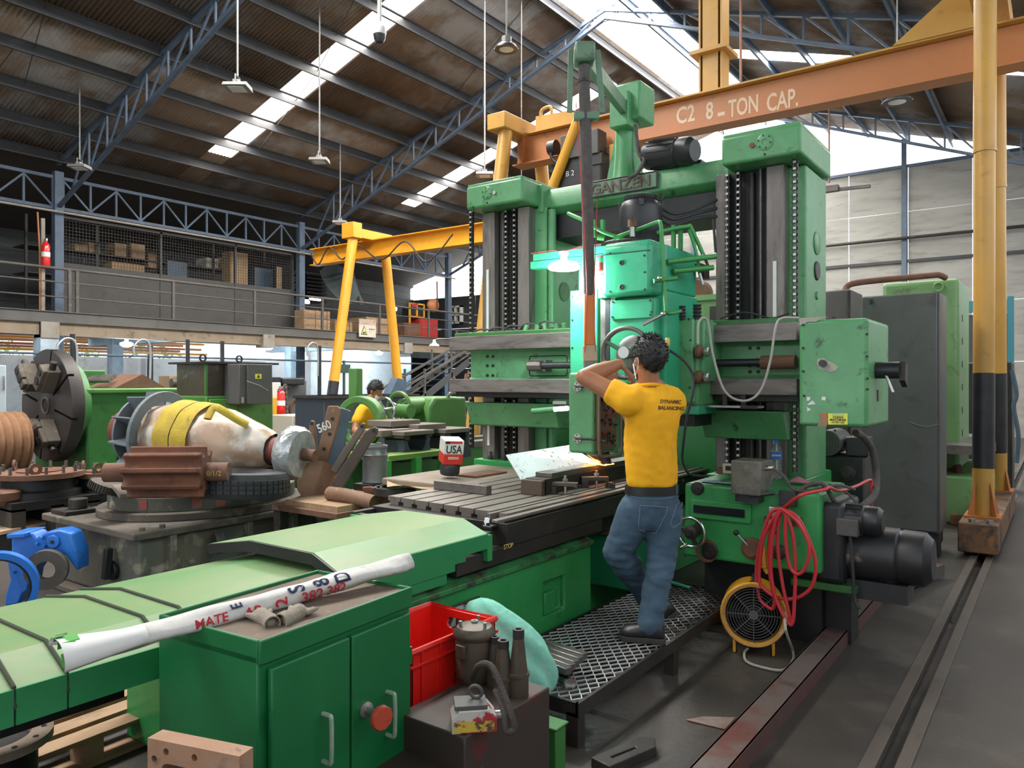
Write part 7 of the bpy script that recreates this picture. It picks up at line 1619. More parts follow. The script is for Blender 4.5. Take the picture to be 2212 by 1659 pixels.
for x in (x0 + .02, x1 + .1): obj('lifting_ring', MB().ring((x, 8.6, 1.91), (0, 1, 0), .04, .012, 16, 6), DARKST, gcb)
pb_ = thing('panel_box', 'grey panel box with yellow warning sticker fixed on the green control column', 'panel box', (P(550, 830, Y=8.2).x, 8.2, 1.3))
a, b = P(517, 786, Y=8.2), P(585, 872, Y=8.2)
obj('box', MB().box(a.x, b.x, 8.2, 8.52, b.z, a.z), GREYM, pb_, bevel=.01); obj('door', MB().box(a.x + .1, b.x, 8.17, 8.2, b.z, a.z), CABGREY, pb_, bevel=.006)
q = P(558, 813, Y=8.168); obj('sticker', MB().box(q.x - .045, q.x + .045, 8.165, 8.17, q.z - .03, q.z + .03), ST, pb_); obj('sticker_sign', MB().prism([(q.x - .022, q.z - .018), (q.x + .022, q.z - .018), (q.x, q.z + .024)], 'y', 8.162, 8.166), BLACKP, pb_)
obj('hasp', MB().box(a.x + .02, a.x + .05, 8.18, 8.2, b.z + .02, b.z + .09), NICKEL, pb_); obj('chalk_scratch', MB().tube([P(533, 823, Y=8.166), P(560, 832, Y=8.166), P(580, 844, Y=8.166)], .003, 5), WHITE, pb_)
# ------------------------------------------------------------------ flanged wheels on pallets, board and blue casing (far left floor)
def flanged(c, r, lab):
    t = thing('flanged_ring', lab, 'flange', (c.x, c.y, 0), 0, 'rusty bolted flanges on the left')
    obj('ring_plate', MB().annulus((c.x, c.y, c.z - .05), (0, 0, 1), r, r * .25, .05, 40), RUSTB, t)
    obj('hub', MB().lathe([(r * .95, -.02), (r * .8, -.06), (r * .8, -.16), (r * .95, -.18), (r * .95, -.24)], c, (0, 0, 1), 32), BLACKM, t); obj('rust_face', MB().cyl(c, c + Vector((0, 0, .012)), r * .5, n=30), RUST, t)
    for k in range(14): a = 2 * pi * k / 14; obj('stud_bolt', MB().cyl(c + Vector((r * .88 * cos(a), r * .88 * sin(a), 0)), c + Vector((r * .88 * cos(a), r * .88 * sin(a), .07)), .016, n=8), CASTD, t)
    for k in range(2): a = 2 + 2.2 * k; obj('lug', MB().annulus(c + Vector((r * .7 * cos(a), r * .7 * sin(a), .05)), (cos(a + .6), sin(a + .6), 0), .06, .03, .02, 16), RUSTB, t)
    obj('pallet_base', MB().box(c.x - r, c.x + r, c.y - r, c.y + r, .0, .10).box(c.x - r, c.x + r, c.y - r, c.y + r, c.z - .32, c.z - .24), BLACKM, t)
    for a in (-1, 0, 1): obj('pallet_block', MB().box(c.x + a * r * .85 - .06, c.x + a * r * .85 + .06, c.y - r, c.y + r, .08, c.z - .3), mat('dark_old_wood', (.05, .04, .032), .9), t)
    return t
flanged(P(85, 1018, d=7.6), .40, 'rusty flange with studs on a dark pallet at the far left'); flanged(P(215, 1018, d=8.0), .26, 'smaller rusty flange with studs beside the larger one')
tag(obj('rusty_pot', MB().lathe([(.10, 0), (.16, .05), (.16, .12), (.12, .14)], P(5, 1090, d=7.2), (0, 0, 1), 24), RUSTB), 'rusty flanged pot at the left edge', 'pot')
pallet('wooden_pallet', (P(-40, 1115, z=0).x, P(-40, 1115, z=0).y, 0), -.5, 'grey wooden pallet far left behind the plank', 1.0, .7, mat('grey_old_wood', (.22, .18, .14), .9), .12)
pb1 = thing('plank_stack', 'long pale plank on dark timbers behind the blue casing', 'planks', P(60, 1160, z=0))
a, b = P(-60, 1155, z=.24), P(140, 1112, z=.24); obj('plank', MB().bar(a, b, .40, .03), mat('worn_plank', (.38, .27, .18), .7, 0, (.30, .2, .13), 3, stretch=(.4, 5, 5)), pb1); obj('timber', MB().bar(a - Vector((0, 0, .13)), b - Vector((0, 0, .13)), .34, .20), BLACKM, pb1)
bl_ = thing('pump_casing', 'bright blue cast pump casing half standing at the left behind the covers', 'pump casing', P(70, 1305, z=0))
def bx_(u, v): p = P(u, v, d=5.35); return ((p - P(70, 1210, d=5.35)).dot(rt), p.z)
pts = [bx_(u, v) for u, v in ((25, 1150), (62, 1147), (70, 1150), (78, 1158), (100, 1146), (128, 1142), (150, 1150), (165, 1190), (165, 1230), (140, 1195), (110, 1190), (85, 1205), (66, 1232), (60, 1270), (48, 1280), (40, 1300), (10, 1305), (12, 1280), (22, 1250), (15, 1210), (24, 1198))]
o8 = P(70, 1210, d=5.30); o8.z = 0
obj('casing', MB().oprism(pts, o8, rt, (0, 0, 1), fw * .16), BLUEP, bl_, bevel=.012)
q = P(113, 1171, d=5.28); obj('bearing_boss', MB().cyl(q, q + fw * .1, .045, n=20), BLUEP, bl_, bevel=.004); obj('boss_bore', MB().cyl(q - fw * .004, q, .014, n=12), BLACKM, bl_)
obj('top_foot', MB().oprism([bx_(u, v) for u, v in ((24, 1148), (64, 1145), (64, 1156), (24, 1158))], o8 - fw * .05, rt, (0, 0, 1), fw * .24), BLUEP, bl_, bevel=.008)
q = P(104, 1228, d=5.25); obj('wear_ring', MB().annulus(q, -fw + rt * .25, .135, .062, .06, 36), CASTD, bl_)
q = P(-5, 1268, d=5.0); obj('flange_ring', MB().annulus(q, -fw + rt * .5, .24, .20, .09, 40), BLUEP, bl_); obj('flange_lining', MB().annulus(q - fw * .01, -fw + rt * .5, .20, .19, .08, 40), BLACKM, bl_)
for u, v in ((90, 1162), (96, 1180), (80, 1175), (30, 1236)): q = P(u, v, d=5.29); obj('bolt_head', MB().cyl(q, q - fw * .02, .012, n=8), BLUEP, bl_)
ring8 = P(120, 1290, z=.30); tag(obj('pale_ring', MB().annulus((ring8.x, ring8.y, .22), (0, 0, 1), .16, .11, .02, 36).cyl((ring8.x, ring8.y, 0), (ring8.x, ring8.y, .22), .10, n=20), CASTD), 'pale machined ring standing behind the light green covers', 'ring')
# ------------------------------------------------------------------ scrap between the housing and the machine table
def leaner(name, pts, d, th, m, lab, cat, grp=None, holes=()):
    t = thing(name, lab, cat, P(*pts[len(pts) // 2], d=d), group=grp)
    c0 = P(*pts[0], d=d)
    poly = [((P(u, v, d=d) - c0).dot(rt), (P(u, v, d=d) - c0).z) for u, v in pts]
    obj('plate', MB().oprism(poly, c0, rt, (0, 0, 1), fw * th), m, t, bevel=.006)
    for u, v in holes: q = P(u, v, d=d - .003); obj('bolt_hole', MB().cyl(q, q + fw * .004, .016, n=10), BLACKM, t)
    return t
BLD = mat('brown_rust_blade', (.22, .125, .075), .7, .1, (.17, .085, .05), 5, dirt=(.34, .2, .07), dscale=10, dlo=.6, dhi=.68, bump=.2)
lb1 = leaner('rusty_plate', [(708, 877), (728, 877), (735, 884), (733, 905), (700, 1020), (692, 1028), (672, 1018), (690, 960)], 6.3, .05, BLD, 'long brown rusty blade with chalk number leaning beside the rotor', 'blade', holes=((718, 905), (712, 938), (700, 970), (685, 1000)))
text('560', .10, mat('white_chalk', (.62, .6, .55), .9), lb1, P(700, 922, d=6.295), (rt + Vector((0, 0, .45))), (rt * -.45 + Vector((0, 0, 1))), .001, .002, .8, name='chalk_lettering')
leaner('blue_plate', [(735, 880), (757, 888), (748, 930), (735, 1060), (690, 1060), (710, 968), (728, 905)], 6.45, .03, BLUEGREY, 'blue grey plate leaning behind the rusty blade', 'plate')
leaner('rusty_ear', [(668, 915), (672, 908), (678, 910), (681, 935), (690, 1055), (664, 1055)], 6.7, .04, BLD, 'narrow rusty ear plate behind the silver wrapped bearing', 'plate', holes=((673, 915),))
chn = leaner('channel_arm', [(775, 921), (783, 913), (789, 915), (788, 926), (770, 955), (726, 1024), (713, 1016), (745, 965)], 6.1, .04, mat('grey_brown_steel', (.15, .12, .095), .5, .4, (.11, .085, .07), 4), 'grey steel channel arm with eye leaning left of the bucket', 'arm', holes=((782, 921),))
leaner('channel_arm', [(787, 935), (800, 925), (808, 922), (816, 926), (814, 938), (795, 965), (748, 1042), (738, 1058), (716, 1048), (728, 1025)], 6.0, .04, mat('dark_brown_channel', (.085, .06, .048), .55, .3, (.06, .045, .037), 4), 'dark brown channel arm with eye leaning in front of the bucket', 'arm', holes=((808, 931),))
dc = P(686, 1040, d=6.2); tag(obj('rusty_disc', MB().lathe([(.01, -.03), (.17, -.01), (.17, .01), (.01, .03)], dc, (-fw + rt * .5 + Vector((0, 0, .2))), 36), BLD), 'rusty round disc standing behind the gear housing corner', 'disc')
bk = P(810, 1042, d=6.5)
bu = thing('steel_bucket', 'dented grey galvanised can standing behind the slotted table', 'can', (bk.x, bk.y, bk.z))
GALV = mat('dull_galvanised', (.20, .215, .22), .45, .5, (.14, .15, .155), 4, dirt=(.3, .31, .31), dscale=8)
obj('body', MB().lathe([(.105, 0), (.11, .01), (.105, .03), (.105, .22), (.11, .235), (.10, .25), (.10, .29), (.108, .30), (.108, .318), (.095, .318), (.09, .2)], (0, 0, 0), (0, 0, 1), 30), GALV, bu, local=True); obj('band', MB().lathe([(.112, .232), (.116, .238), (.112, .245)], (0, 0, 0), (0, 0, 1), 30, cap=False), GALV, bu, local=True)
obj('under_block', MB().box(-.15, .15, -.1, .1, -bk.z, 0), DARKST, bu, local=True)
cl_ = P(858, 1058, d=5.7); 
tag(obj('coiled_strap', MB().annulus(cl_ - Vector((0, 0, .03)), (0, 0, 1), .17, .155, .055, 36).annulus(cl_ - Vector((0, 0, .03)), (0, 0, 1), .13, .118, .055, 36).annulus(cl_ + Vector((.16, -.16, -.08)), (0, 0, 1), .17, .10, .05, 36), DARKST), 'coiled dark steel strap lying behind the table', 'coil')
tag(obj('cardboard_scrap', MB().grid(lambda s, t: P(836 + 110 * s, 1052 - 14 * t + 3 * sin(8 * s), d=5.45 + .5 * t) + Vector((0, 0, .02 * sin(7 * s + 3 * t))), 14, 6), CARD), 'torn brown cardboard lying on the coiled strap', 'cardboard')
leaner('rust_sheet', [(782, 1053), (800, 1052), (870, 1070), (905, 1082), (860, 1090), (790, 1082)], 5.75, .05, RUST, 'orange rusty sheet lying low behind the table corner', 'sheet')
tag(obj('rusty_log', MB().tube([P(712, 1066, d=5.9), P(745, 1070, d=5.8), P(785, 1080, d=5.7), P(808, 1086, d=5.65)], .055, 14), BLD), 'brown rusty round bar lying behind the table end', 'bar')
sp9 = thing('support_rack', 'low dark rack under the scrap behind the slotted table', 'rack', (4.4, 4.6, 0)); obj('top', MB().box(3.7, 5.0, 4.25, 5.0, .62, .66), RUSTB, sp9)
for x, y in ((3.75, 4.3), (4.95, 4.3), (3.75, 4.95), (4.95, 4.95)): obj('leg', MB().box(x - .04, x + .04, y - .04, y + .04, 0, .62), DARKST, sp9)
tag(obj('timber_bolster', MB().box(3.75, 4.5, 4.3, 4.9, .66, .70), WOOD), 'flat timber bolster on the dark rack', 'timber')
# green casting with the paint tin
gcx = thing('green_casting', 'flat worn green casting beyond the table carrying the tilted tin', 'casting', (4.75, 3.85, 0)); obj('top', MB().box(4.1, 5.28, 3.5, 4.2, .83, .885), mat('worn_brown_top', (.24, .19, .14), .7, 0, (.19, .15, .11), 4), gcx, bevel=.01); obj('body', MB().box(4.13, 5.27, 3.52, 4.18, 0, .83), mat('flaking_green', (.05, .22, .05), .5, 0, (.1, .08, .05), 8, .52, .56), gcx)
obj('raised_plate', MB().box(4.5, 4.9, 3.6, 3.8, .885, .90), RUSTB, gcx)
ca = P(974, 1006, d=5.75)
cn2 = thing('paint_tin', 'tilted white and red square tin on a black pot', 'tin', ca, YAW + .35)
cn2.rotation_euler = (.16, .04, YAW - pi / 2 + .35)
obj('lower_tin', MB().box(-.075, .075, -.05, .10, .02, .10), mat('tin_red', (.55, .03, .02), .4, dirt=(.3, .03, .02), dscale=12), cn2, local=True, bevel=.004); obj('upper_tin', MB().box(-.0755, .0755, -.0505, .1005, .10, .205), mat('tin_white', (.62, .60, .56), .4, dirt=(.4, .35, .3), dscale=14), cn2, local=True, bevel=.004)
text('USA', .085, DKT, cn2, (0, -.0515, .135), (1, 0, 0), (0, 0, 1), .001, .002, .8, local=True); obj('label_patch', MB().box(-.04, .04, -.0515, -.0505, .062, .08), MATS['tin_white'], cn2, local=True); obj('flag_patch', MB().box(-.07, -.035, -.052, -.0505, .18, .20), BLACKP, cn2, local=True); obj('flag_stripes', MB().box(-.035, .06, -.052, -.0505, .182, .2), MATS['tin_red'], cn2, local=True)
text('LACQUER', .016, MATS['tin_red'], cn2, (0, -.0525, .071), (1, 0, 0), (0, 0, 1), .001, local=True)
obj('black_pot', MB().lathe([(.07, -.07), (.075, -.06), (.075, 0), (.065, .02)], (0, .02, 0), (0, 0, 1), 24), BLACKP, cn2, local=True)
# green frame table with roller saddles
ft_ = thing('frame_table', 'green angle-iron table carrying the dark roller saddles', 'table', (5.9, 5.2, 0))
a, b = P(832, 985, Y=5.2), P(962, 985, Y=5.2)
zt9 = a.z; GB = mat('grass_green_paint', (.05, .32, .06), .45); obj('top', MB().box(a.x, b.x, 5.15, 5.85, zt9 - .05, zt9), mat('olive_green_edge', (.14, .24, .05), .5), ft_)
for u in (836, 902, 958): x = P(u, 1000, Y=5.15).x; obj('leg', MB().box(x - .04, x + .04, 5.13, 5.2, 0, zt9 - .04), GB, ft_)
obj('back_sheet', MB().box(a.x, b.x, 5.8, 5.85, .2, zt9 - .05), OLDG, ft_)
def saddle(u, v, Y, s, lab):
    c = P(u, v, Y=Y); t = thing('roller_saddle', lab, 'saddle', c, 0, 'dark roller saddles')
    pr = [(-.30, .10), (-.30, .17), (.30, .17), (.30, .10)]
    arc = [(.24 * cos(a), .16 - .24 * sin(a)) for a in [k * pi / 14 for k in range(15)]]
    obj('cradle', MB().prism([(-.36 * s, -.30 * s), (.36 * s, -.30 * s), (.36 * s, -.22 * s), (.30 * s, -.05 * s), (.32 * s, .06 * s), (.24 * s, .06 * s)] + [(s * .22 * cos(a), s * (.05 - .22 * sin(a))) for a in [k * pi / 10 for k in range(11)]] + [(-.24 * s, .06 * s), (-.32 * s, .06 * s), (-.30 * s, -.05 * s), (-.36 * s, -.22 * s)], 'y', -.14, .14), mat('navy_black_paint', (.03, .042, .06), .5, dirt=(.08, .075, .07), dscale=6), t, local=True, bevel=.008)
    for k in (-1, 1): obj('roller_pad', MB().obox((k * .27 * s, 0, .10 * s), (.16 * s, .30, .08 * s), (0, -k * .35, 0)), DARKST, t, local=True, bevel=.006)
    obj('cover_slab', MB().box(-.36 * s, .36 * s, -.17, .2, .13 * s, .20 * s), mat('dusty_slab', (.17, .14, .115), .8), t, local=True, bevel=.006)
saddle(880, 955, 5.45, .62, 'left dark roller saddle under brown slabs'); saddle(968, 950, 5.5, .66, 'right dark roller saddle under brown slabs')
for k, (u, v, dy, lab) in enumerate(((855, 912, 5.75, 'brown flat slab lying at the back of the saddles'), (912, 920, 5.6, 'brown flat slab lying between the saddles'), (835, 932, 5.6, 'brown flat slab at the left of the saddles'))):
    q = P(u, v, Y=dy); tag(obj('flat_slab', MB().box(q.x - .22, q.x + .22, q.y - .15, q.y + .2, q.z - .04, q.z + .025), MATS['dusty_slab'], bevel=.006), lab, 'slab', 'brown slabs on the saddles')
# second lathe: steady rest, tailstock, bed
l2 = thing('tailstock', 'green lathe tailstock with chromed handwheel behind the slotted table', 'tailstock', (7.0, 6.0, 0))
a, b = P(905, 858, Y=6.0), P(978, 858, Y=6.0)
obj('body', MB().prism([(a.x, .95), (b.x + .1, .95), (b.x + .08, a.z), (a.x + .12, a.z), (a.x + .02, a.z - .12)], 'y', 5.85, 6.35), LATHEG, l2, bevel=.035, seg=3)
hc9 = P(862, 880, Y=6.05); obj('quill_housing', MB().cyl(hc9 + Vector((.05, 0, 0)), (b.x, hc9.y, hc9.z), .10, n=24), LATHEG, l2); w9 = obj('handwheel', MB().ring(hc9, (1, 0, 0), .165, .022, 36, 10), LATHEG, l2)
obj('hub', MB().cyl(hc9 - Vector((.04, 0, 0)), hc9 + Vector((.06, 0, 0)), .04, n=16), LATHEG, w9)
for k in range(3): t = .4 + k * 2.1; obj('spoke', MB().cyl(hc9, hc9 + Vector((0, .15 * cos(t), .15 * sin(t))), .018, n=8), CHROME, w9)
w10 = obj('handwheel', MB().ring(hc9 + Vector((-.22, 0, -.02)), (1, .1, 0), .13, .012, 36, 8), CHROME, l2); 
for k in range(3): t = .9 + k * 2.1; obj('spoke', MB().cyl(hc9 + Vector((-.22, 0, -.02)), hc9 + Vector((-.22, .12 * cos(t), .12 * sin(t) - .02)), .010, n=8), CHROME, w10)
obj('shaft', MB().cyl(hc9 + Vector((-.24, 0, -.02)), hc9, .02, n=10), CHROME, l2); q = P(888, 888, Y=5.84); obj('side_boss', MB().cyl(q + Vector((0, .2, 0)), q, .075, n=20), LATHEG, l2)
obj('clamp_lever', MB().tube(smooth([P(967, 862, Y=5.9), P(972, 850, Y=5.85), P(985, 848, Y=5.85), P(1000, 855, Y=5.8)], 4), .02, 8), NICKEL, l2)
lb9 = thing('lathe_bed', 'long lathe bed with steel ways behind the saddles', 'lathe bed', (7.4, 6.2, 0)); obj('bed', MB().box(4.6, 10.2, 5.9, 6.5, 0, .80), OLDG, lb9, bevel=.01); obj('ways', MB().box(4.55, 10.25, 5.88, 6.05, .80, .88).box(4.55, 10.25, 6.35, 6.52, .80, .88), STEEL, lb9, bevel=.004)
sr = thing('steady_rest', 'green steady rest ring of the second lathe beside the bending worker', 'steady rest', (5.85, 6.2, .88))
sc_ = P(780, 912, Y=6.2); RR = .30
op = [(RR * 1.32 * cos(a), RR * 1.32 * sin(a)) for a in [2 * pi * k / 40 for k in range(40)]]
srx = Vector((.25, -.95, 0)).normalized(); srn = Vector((srx.y, -srx.x, 0))
arcs = []
for k in range(33): a = radians(-215 + 250 * k / 32); arcs.append(a + pi)
outer = [(.29 * cos(a), .29 * sin(a)) for a in arcs]; inner = [(.205 * cos(a), .205 * sin(a)) for a in arcs[::-1]]
obj('ring', MB().oprism(outer + inner, sc_ - srn * .07, srx, (0, 0, 1), srn * .14), LATHEG, sr, bevel=.015)
obj('top_post', MB().obox(sc_ + Vector((0, 0, .42)) - srx * .07, (.11, .12, .34), (0, 0, atan2(srx.y, srx.x))), LATHEG, sr, bevel=.012)
for k in (-1, 1): obj('roller_arm', MB().oprism([(k * .15, -.0), (k * .34, -.0), (k * .36, -.12), (k * .24, -.14)], sc_ - srn * .09, srx, (0, 0, 1), srn * .18), LATHEG, sr, bevel=.012)
obj('foot', MB().oprism([(-.22, -.22), (.22, -.22), (.28, -sc_.z + .88), (-.28, -sc_.z + .88)], sc_ - srn * .08, srx, (0, 0, 1), srn * .16), LATHEG, sr, bevel=.012)
obj('lower_arc', MB().tube([sc_ + srx * (.24 * cos(a)) + Vector((0, 0, .24 * sin(a))) for a in [radians(200 + 140 * k / 12) for k in range(13)]], .045, 8), LATHEG, sr)
# dark clutter near the stair foot
for k in range(7):
    u = 985 + random.uniform(0, 55); q = P(u, 880, Y=9 + random.random()); tag(obj('long_rod', MB().tube(smooth([Vector((q.x, q.y, 0)), q + Vector((.1, 0, .0)), q + Vector((random.uniform(-.2, .3), 0, .5 + random.random() * .3))], 4), .02, 6), random.choice([RUSTB, DARKST, STEEL])), 'thin rod standing in the cluster behind the tailstock', 'rod', 'rods behind the tailstock')
t, a, b = simple('dark_tool_rack', 985, 1035, 868, 950, 9.8, .5, DARKST, 'dark cluttered tool rack behind the tailstock', 'rack', floor=True); obj('shelf_edge', MB().box(a.x - .05, b.x + .05, 9.7, 9.8, .9, .95).box(a.x - .05, b.x + .05, 9.7, 9.8, .5, .55), RUSTB, t)
t, a, b = simple('black_bench', 700, 900, 855, 925, 10.5, .8, mat('dark_blue_bench', (.035, .045, .06), .5), 'dark bench with machines behind the bending worker', 'bench', floor=True); obj('bench_top', MB().box(a.x - .05, b.x + .05, 10.45, 11.3, a.z - .05, a.z), DARKST, t)
tag(obj('grey_wedge', MB().prism([(P(835, 850, Y=11).x, a.z), (P(870, 850, Y=11).x, a.z), (P(870, 815, Y=11).x, a.z + .28), (P(852, 815, Y=11).x, a.z + .32)], 'y', 10.9, 11.1), BLUEGREY), 'grey angled plate standing on the dark bench', 'plate')
# ------------------------------------------------------------------ people
SKIN = mat('warm_skin', (.40, .17, .085), .5, 0, (.34, .135, .065), 6)
SHIRT = mat('yellow_cotton', (.88, .43, .006), .85, 0, (.82, .38, .005), 5, bump=.15, bscale=300)
JEAN = mat('faded_denim', (.060, .108, .160), .85, 0, (.028, .052, .085), 3.2, .40, .66, dirt=(.12, .19, .26), dscale=5, dlo=.58, dhi=.8, bump=.3, bscale=260)
BELT = mat('black_leather', (.012, .012, .013), .45); HAIR = mat('black_hair', (.009, .008, .008), .55, 0, (.017, .016, .016), 30, bump=.5, bscale=120)
SHOE = mat('black_safety_shoe', (.018, .019, .02), .4, 0, (.03, .03, .03), 6); SOLE = mat('worn_sole', (.05, .043, .036), .8); MASK = mat('white_face_mask', (.7, .7, .7), .8)
def remeshed(name, mb, m, par, vox, it=6, disp=None):
    o = obj(name, mb, m, par)
    r = o.modifiers.new('r', 'REMESH'); r.mode = 'VOXEL'; r.voxel_size = vox
    s = o.modifiers.new('s', 'SMOOTH'); s.iterations = it; s.factor = .5
    me = evald(o); o.modifiers.clear(); o.data = me
    me.materials.clear(); me.materials.append(m)
    if disp:
        nrm = [v.normal.copy() for v in me.vertices]
        for v, n in zip(me.vertices, nrm): v.co += n * disp(v.co)
    me.polygons.foreach_set('use_smooth', [True] * len(me.polygons)); me.set_sharp_from_angle(angle=pi)
    return o
def hand(mb, w, d, nrm, side, curl=.6, s=1.0, spread=.12):
    """palm and five bent fingers; d points along the fingers, nrm out of the back of the hand, side to the thumb"""
    d = d.normalized(); nrm = (nrm - d * nrm.dot(d)).normalized(); sd = side.normalized(); sd = (sd - d * sd.dot(d) - nrm * sd.dot(nrm)).normalized()
    L = .085 * s
    for k in range(5): mb.capsule(w + sd * (.026 - .013 * k) * s * .7, w + d * L + sd * (.032 - .0155 * k) * s, .014 * s, .0125 * s, 10)
    for k, ln in enumerate((.070, .078, .072, .056)):
        b = w + d * L + sd * (.030 - .020 * k) * s; a = 0; p = b
        for j, f in enumerate((.45, .32, .23)):
            a += curl * (.7 if j == 0 else 1.0); dd = (d * cos(a) - nrm * sin(a) + sd * spread * (1.5 - k) * .5).normalized(); q = p + dd * ln * f * 1.05 * s
            mb.capsule(p, q, (.0095 - .0007 * j) * s, (.0088 - .0008 * j) * s, 8); p = q
    b = w + d * .022 * s + sd * .022 * s; p = b
    for j, (f, a) in enumerate(((.042, .75), (.032, .5), (.026, .25))):
        dd = (d * cos(a) + sd * sin(a) - nrm * .25 * (j + 1) * curl).normalized(); q = p + dd * f * s; mb.capsule(p, q, (.0125 - .0012 * j) * s, (.0112 - .0014 * j) * s, 8); p = q
def ellipse_loft(mb, rings, n=28):
    vs = []
    for c, xa, ya, rx, ry in rings:
        for k in range(n): a = 2 * pi * k / n; vs.append(c + xa * (rx * cos(a)) + ya * (ry * sin(a)))
    m = len(rings); fs = [(i * n + k, i * n + (k + 1) % n, (i + 1) * n + (k + 1) % n, (i + 1) * n + k) for i in range(m - 1) for k in range(n)]
    fs += [list(range(n))[::-1], list(range((m - 1) * n, m * n))]; mb.add(vs, fs)
def head(mb, c, f, upv, s=1.0):
    f = f.normalized(); r = f.cross(upv).normalized(); u = r.cross(f).normalized()
    def el(o, rx, ry, rz, n=20, m=14):
        cc = c + r * o[0] * s + f * o[1] * s + u * o[2] * s
        mb.grid(lambda a, b: cc + (r * (cos(2 * pi * a) * sin(pi * b) * rx) + f * (sin(2 * pi * a) * sin(pi * b) * ry) - u * (cos(pi * b) * rz)) * s, n, m, True)
    el((0, -.012, .022), .076, .093, .092); el((0, .022, -.045), .060, .068, .075)      # skull, face
    el((0, .062, -.095), .030, .026, .022)                                              # chin
    mb.capsule(c + f * .088 * s + u * .012 * s, c + f * .108 * s - u * .025 * s, .009 * s, .014 * s, 8)   # nose
    el((0, .080, -.062), .024, .012, .008); el((0, .079, -.074), .022, .011, .008)      # lips
    for k in (-1, 1):
        el((.030 * k, .074, .005), .017, .010, .009); el((.035 * k, .062, -.03), .022, .022, .022)   # eye sockets, cheeks
        el((.079 * k, -.005, -.012), .010, .020, .030); el((.084 * k, -.012, -.006), .008, .014, .020)  # ears
    return r, f, u
def hair(name, par, c, r, f, u, s=1.0, seed=1, m=HAIR):
    mb = MB(); n, mm_ = 56, 36; pts = []
    for j in range(mm_):
        for i in range(n):
            a, b = 2 * pi * i / n, pi * j / (mm_ - 1)
            q = Vector((cos(a) * sin(b) * .086, sin(a) * sin(b) * .104, -cos(b) * .104))
            k = 1 + .055 * noise.noise(q * 45 + Vector((seed, 0, 0))) + .05 * abs(noise.noise(q * 90)) + (.03 if q.z > .05 else 0)
            q *= k; q += Vector((0, -.012, .024)); pts.append(q)
    keep = []
    for j in range(mm_ - 1):
        for i in range(n):
            ids = (j * n + i, j * n + (i + 1) % n, (j + 1) * n + (i + 1) % n, (j + 1) * n + i); q = sum((pts[t] for t in ids), Vector()) / 4
            lim = -.078 if q.y < -.045 else (-.078 + (q.y + .045) * 1.5 if q.y < .03 else .05 + (q.y - .03) * .35)
            if abs(q.x) > .062 and -.035 < q.y < .03: lim = max(lim, .012)
            if q.z > lim: keep.append(ids)
    mb.v = [c + (r * q.x + f * q.y + u * q.z) * s for q in pts]; mb.f = [list(k) for k in keep]
    o = obj(name, mb, m, par, ang=180)
    sd = o.modifiers.new('t', 'SOLIDIFY'); sd.thickness = .012 * s; sd.offset = -1
    tf = MB(); rnd = random.Random(seed)
    for k in range(420):
        j = rnd.choice(keep); q = sum((pts[t] for t in j), Vector()) / 4; nn = (q - Vector((0, -.012, .024))).normalized()
        tg = Vector((rnd.uniform(-1, 1), rnd.uniform(-1, .2), rnd.uniform(-.9, .1))); dd = (nn * .45 + tg * .8).normalized(); L = rnd.uniform(.014, .03) * (1.2 if q.z > .05 else .7)
        a = c + (r * q.x + f * q.y + u * q.z) * s; b = a + (r * dd.x + f * dd.y + u * dd.z) * L * s; tf.cyl(a, b, .0035 * s, .0006, 4, cap=False)
    obj('hair_tufts', tf, m, o, kind='stuff')
    return o
def shoe(par, heel, toe, zb_, s=1.0, tilt=0.0):
    d = Vector((toe.x - heel.x, toe.y - heel.y, 0)); L = d.length; d.normalize(); w = Vector((-d.y, d.x, 0)); rings = []; o = Vector((heel.x, heel.y, zb_))
    R = Matrix.Rotation(tilt, 3, w)
    def ring(t, hw, h0, h1): return [o + R @ (d * (L * t) + w * (hw * cos(a)) + Vector((0, 0, h0 + (h1 - h0) * (.5 + .5 * sin(a))))) for a in [2 * pi * k / 18 for k in range(18)]]
    prof = [(.02, .028, .015, .085), (.08, .040, .012, .115), (.22, .045, .012, .125), (.38, .045, .012, .118), (.52, .049, .012, .100), (.70, .054, .012, .086), (.86, .050, .012, .078), (.96, .034, .015, .060), (1.0, .014, .02, .042)]
    mb = MB(); vs = []
    for t, hw, a, b in prof: vs += ring(t, hw * s, a, b)
    n = 18; m = len(prof); mb.add(vs, [(i * n + k, i * n + (k + 1) % n, (i + 1) * n + (k + 1) % n, (i + 1) * n + k) for i in range(m - 1) for k in range(n)] + [list(range(n))[::-1], list(range((m - 1) * n, m * n))])
    so = obj('shoe', mb, SHOE, par, ang=60)
    out = [(-.01, .02), (.02, .034), (.2, .042), (.38, .041), (.55, .046), (.72, .052), (.88, .048), (.98, .03), (1.02, .0)]
    pl = [(t * L, y) for t, y in out] + [(t * L, -y) for t, y in out[::-1]]
    vs = [o + R @ (d * x + w * y + Vector((0, 0, z))) for z in (0, .028) for x, y in pl]; k = len(pl)
    obj('sole', MB().add(vs, [list(range(k))[::-1], list(range(k, 2 * k))] + [(i, (i + 1) % k, k + (i + 1) % k, k + i) for i in range(k)]), SOLE, so, bevel=.004)
    for j in range(4):
        q = o + R @ (d * L * (.42 + .07 * j) + Vector((0, 0, .118 - .012 * j))); obj('lace', MB().tube([q - w * .03 + Vector((0, 0, -.012)), q + Vector((0, 0, .004)), q + w * .03 + Vector((0, 0, -.012))], .003, 5), BLACKM, so)
    return so
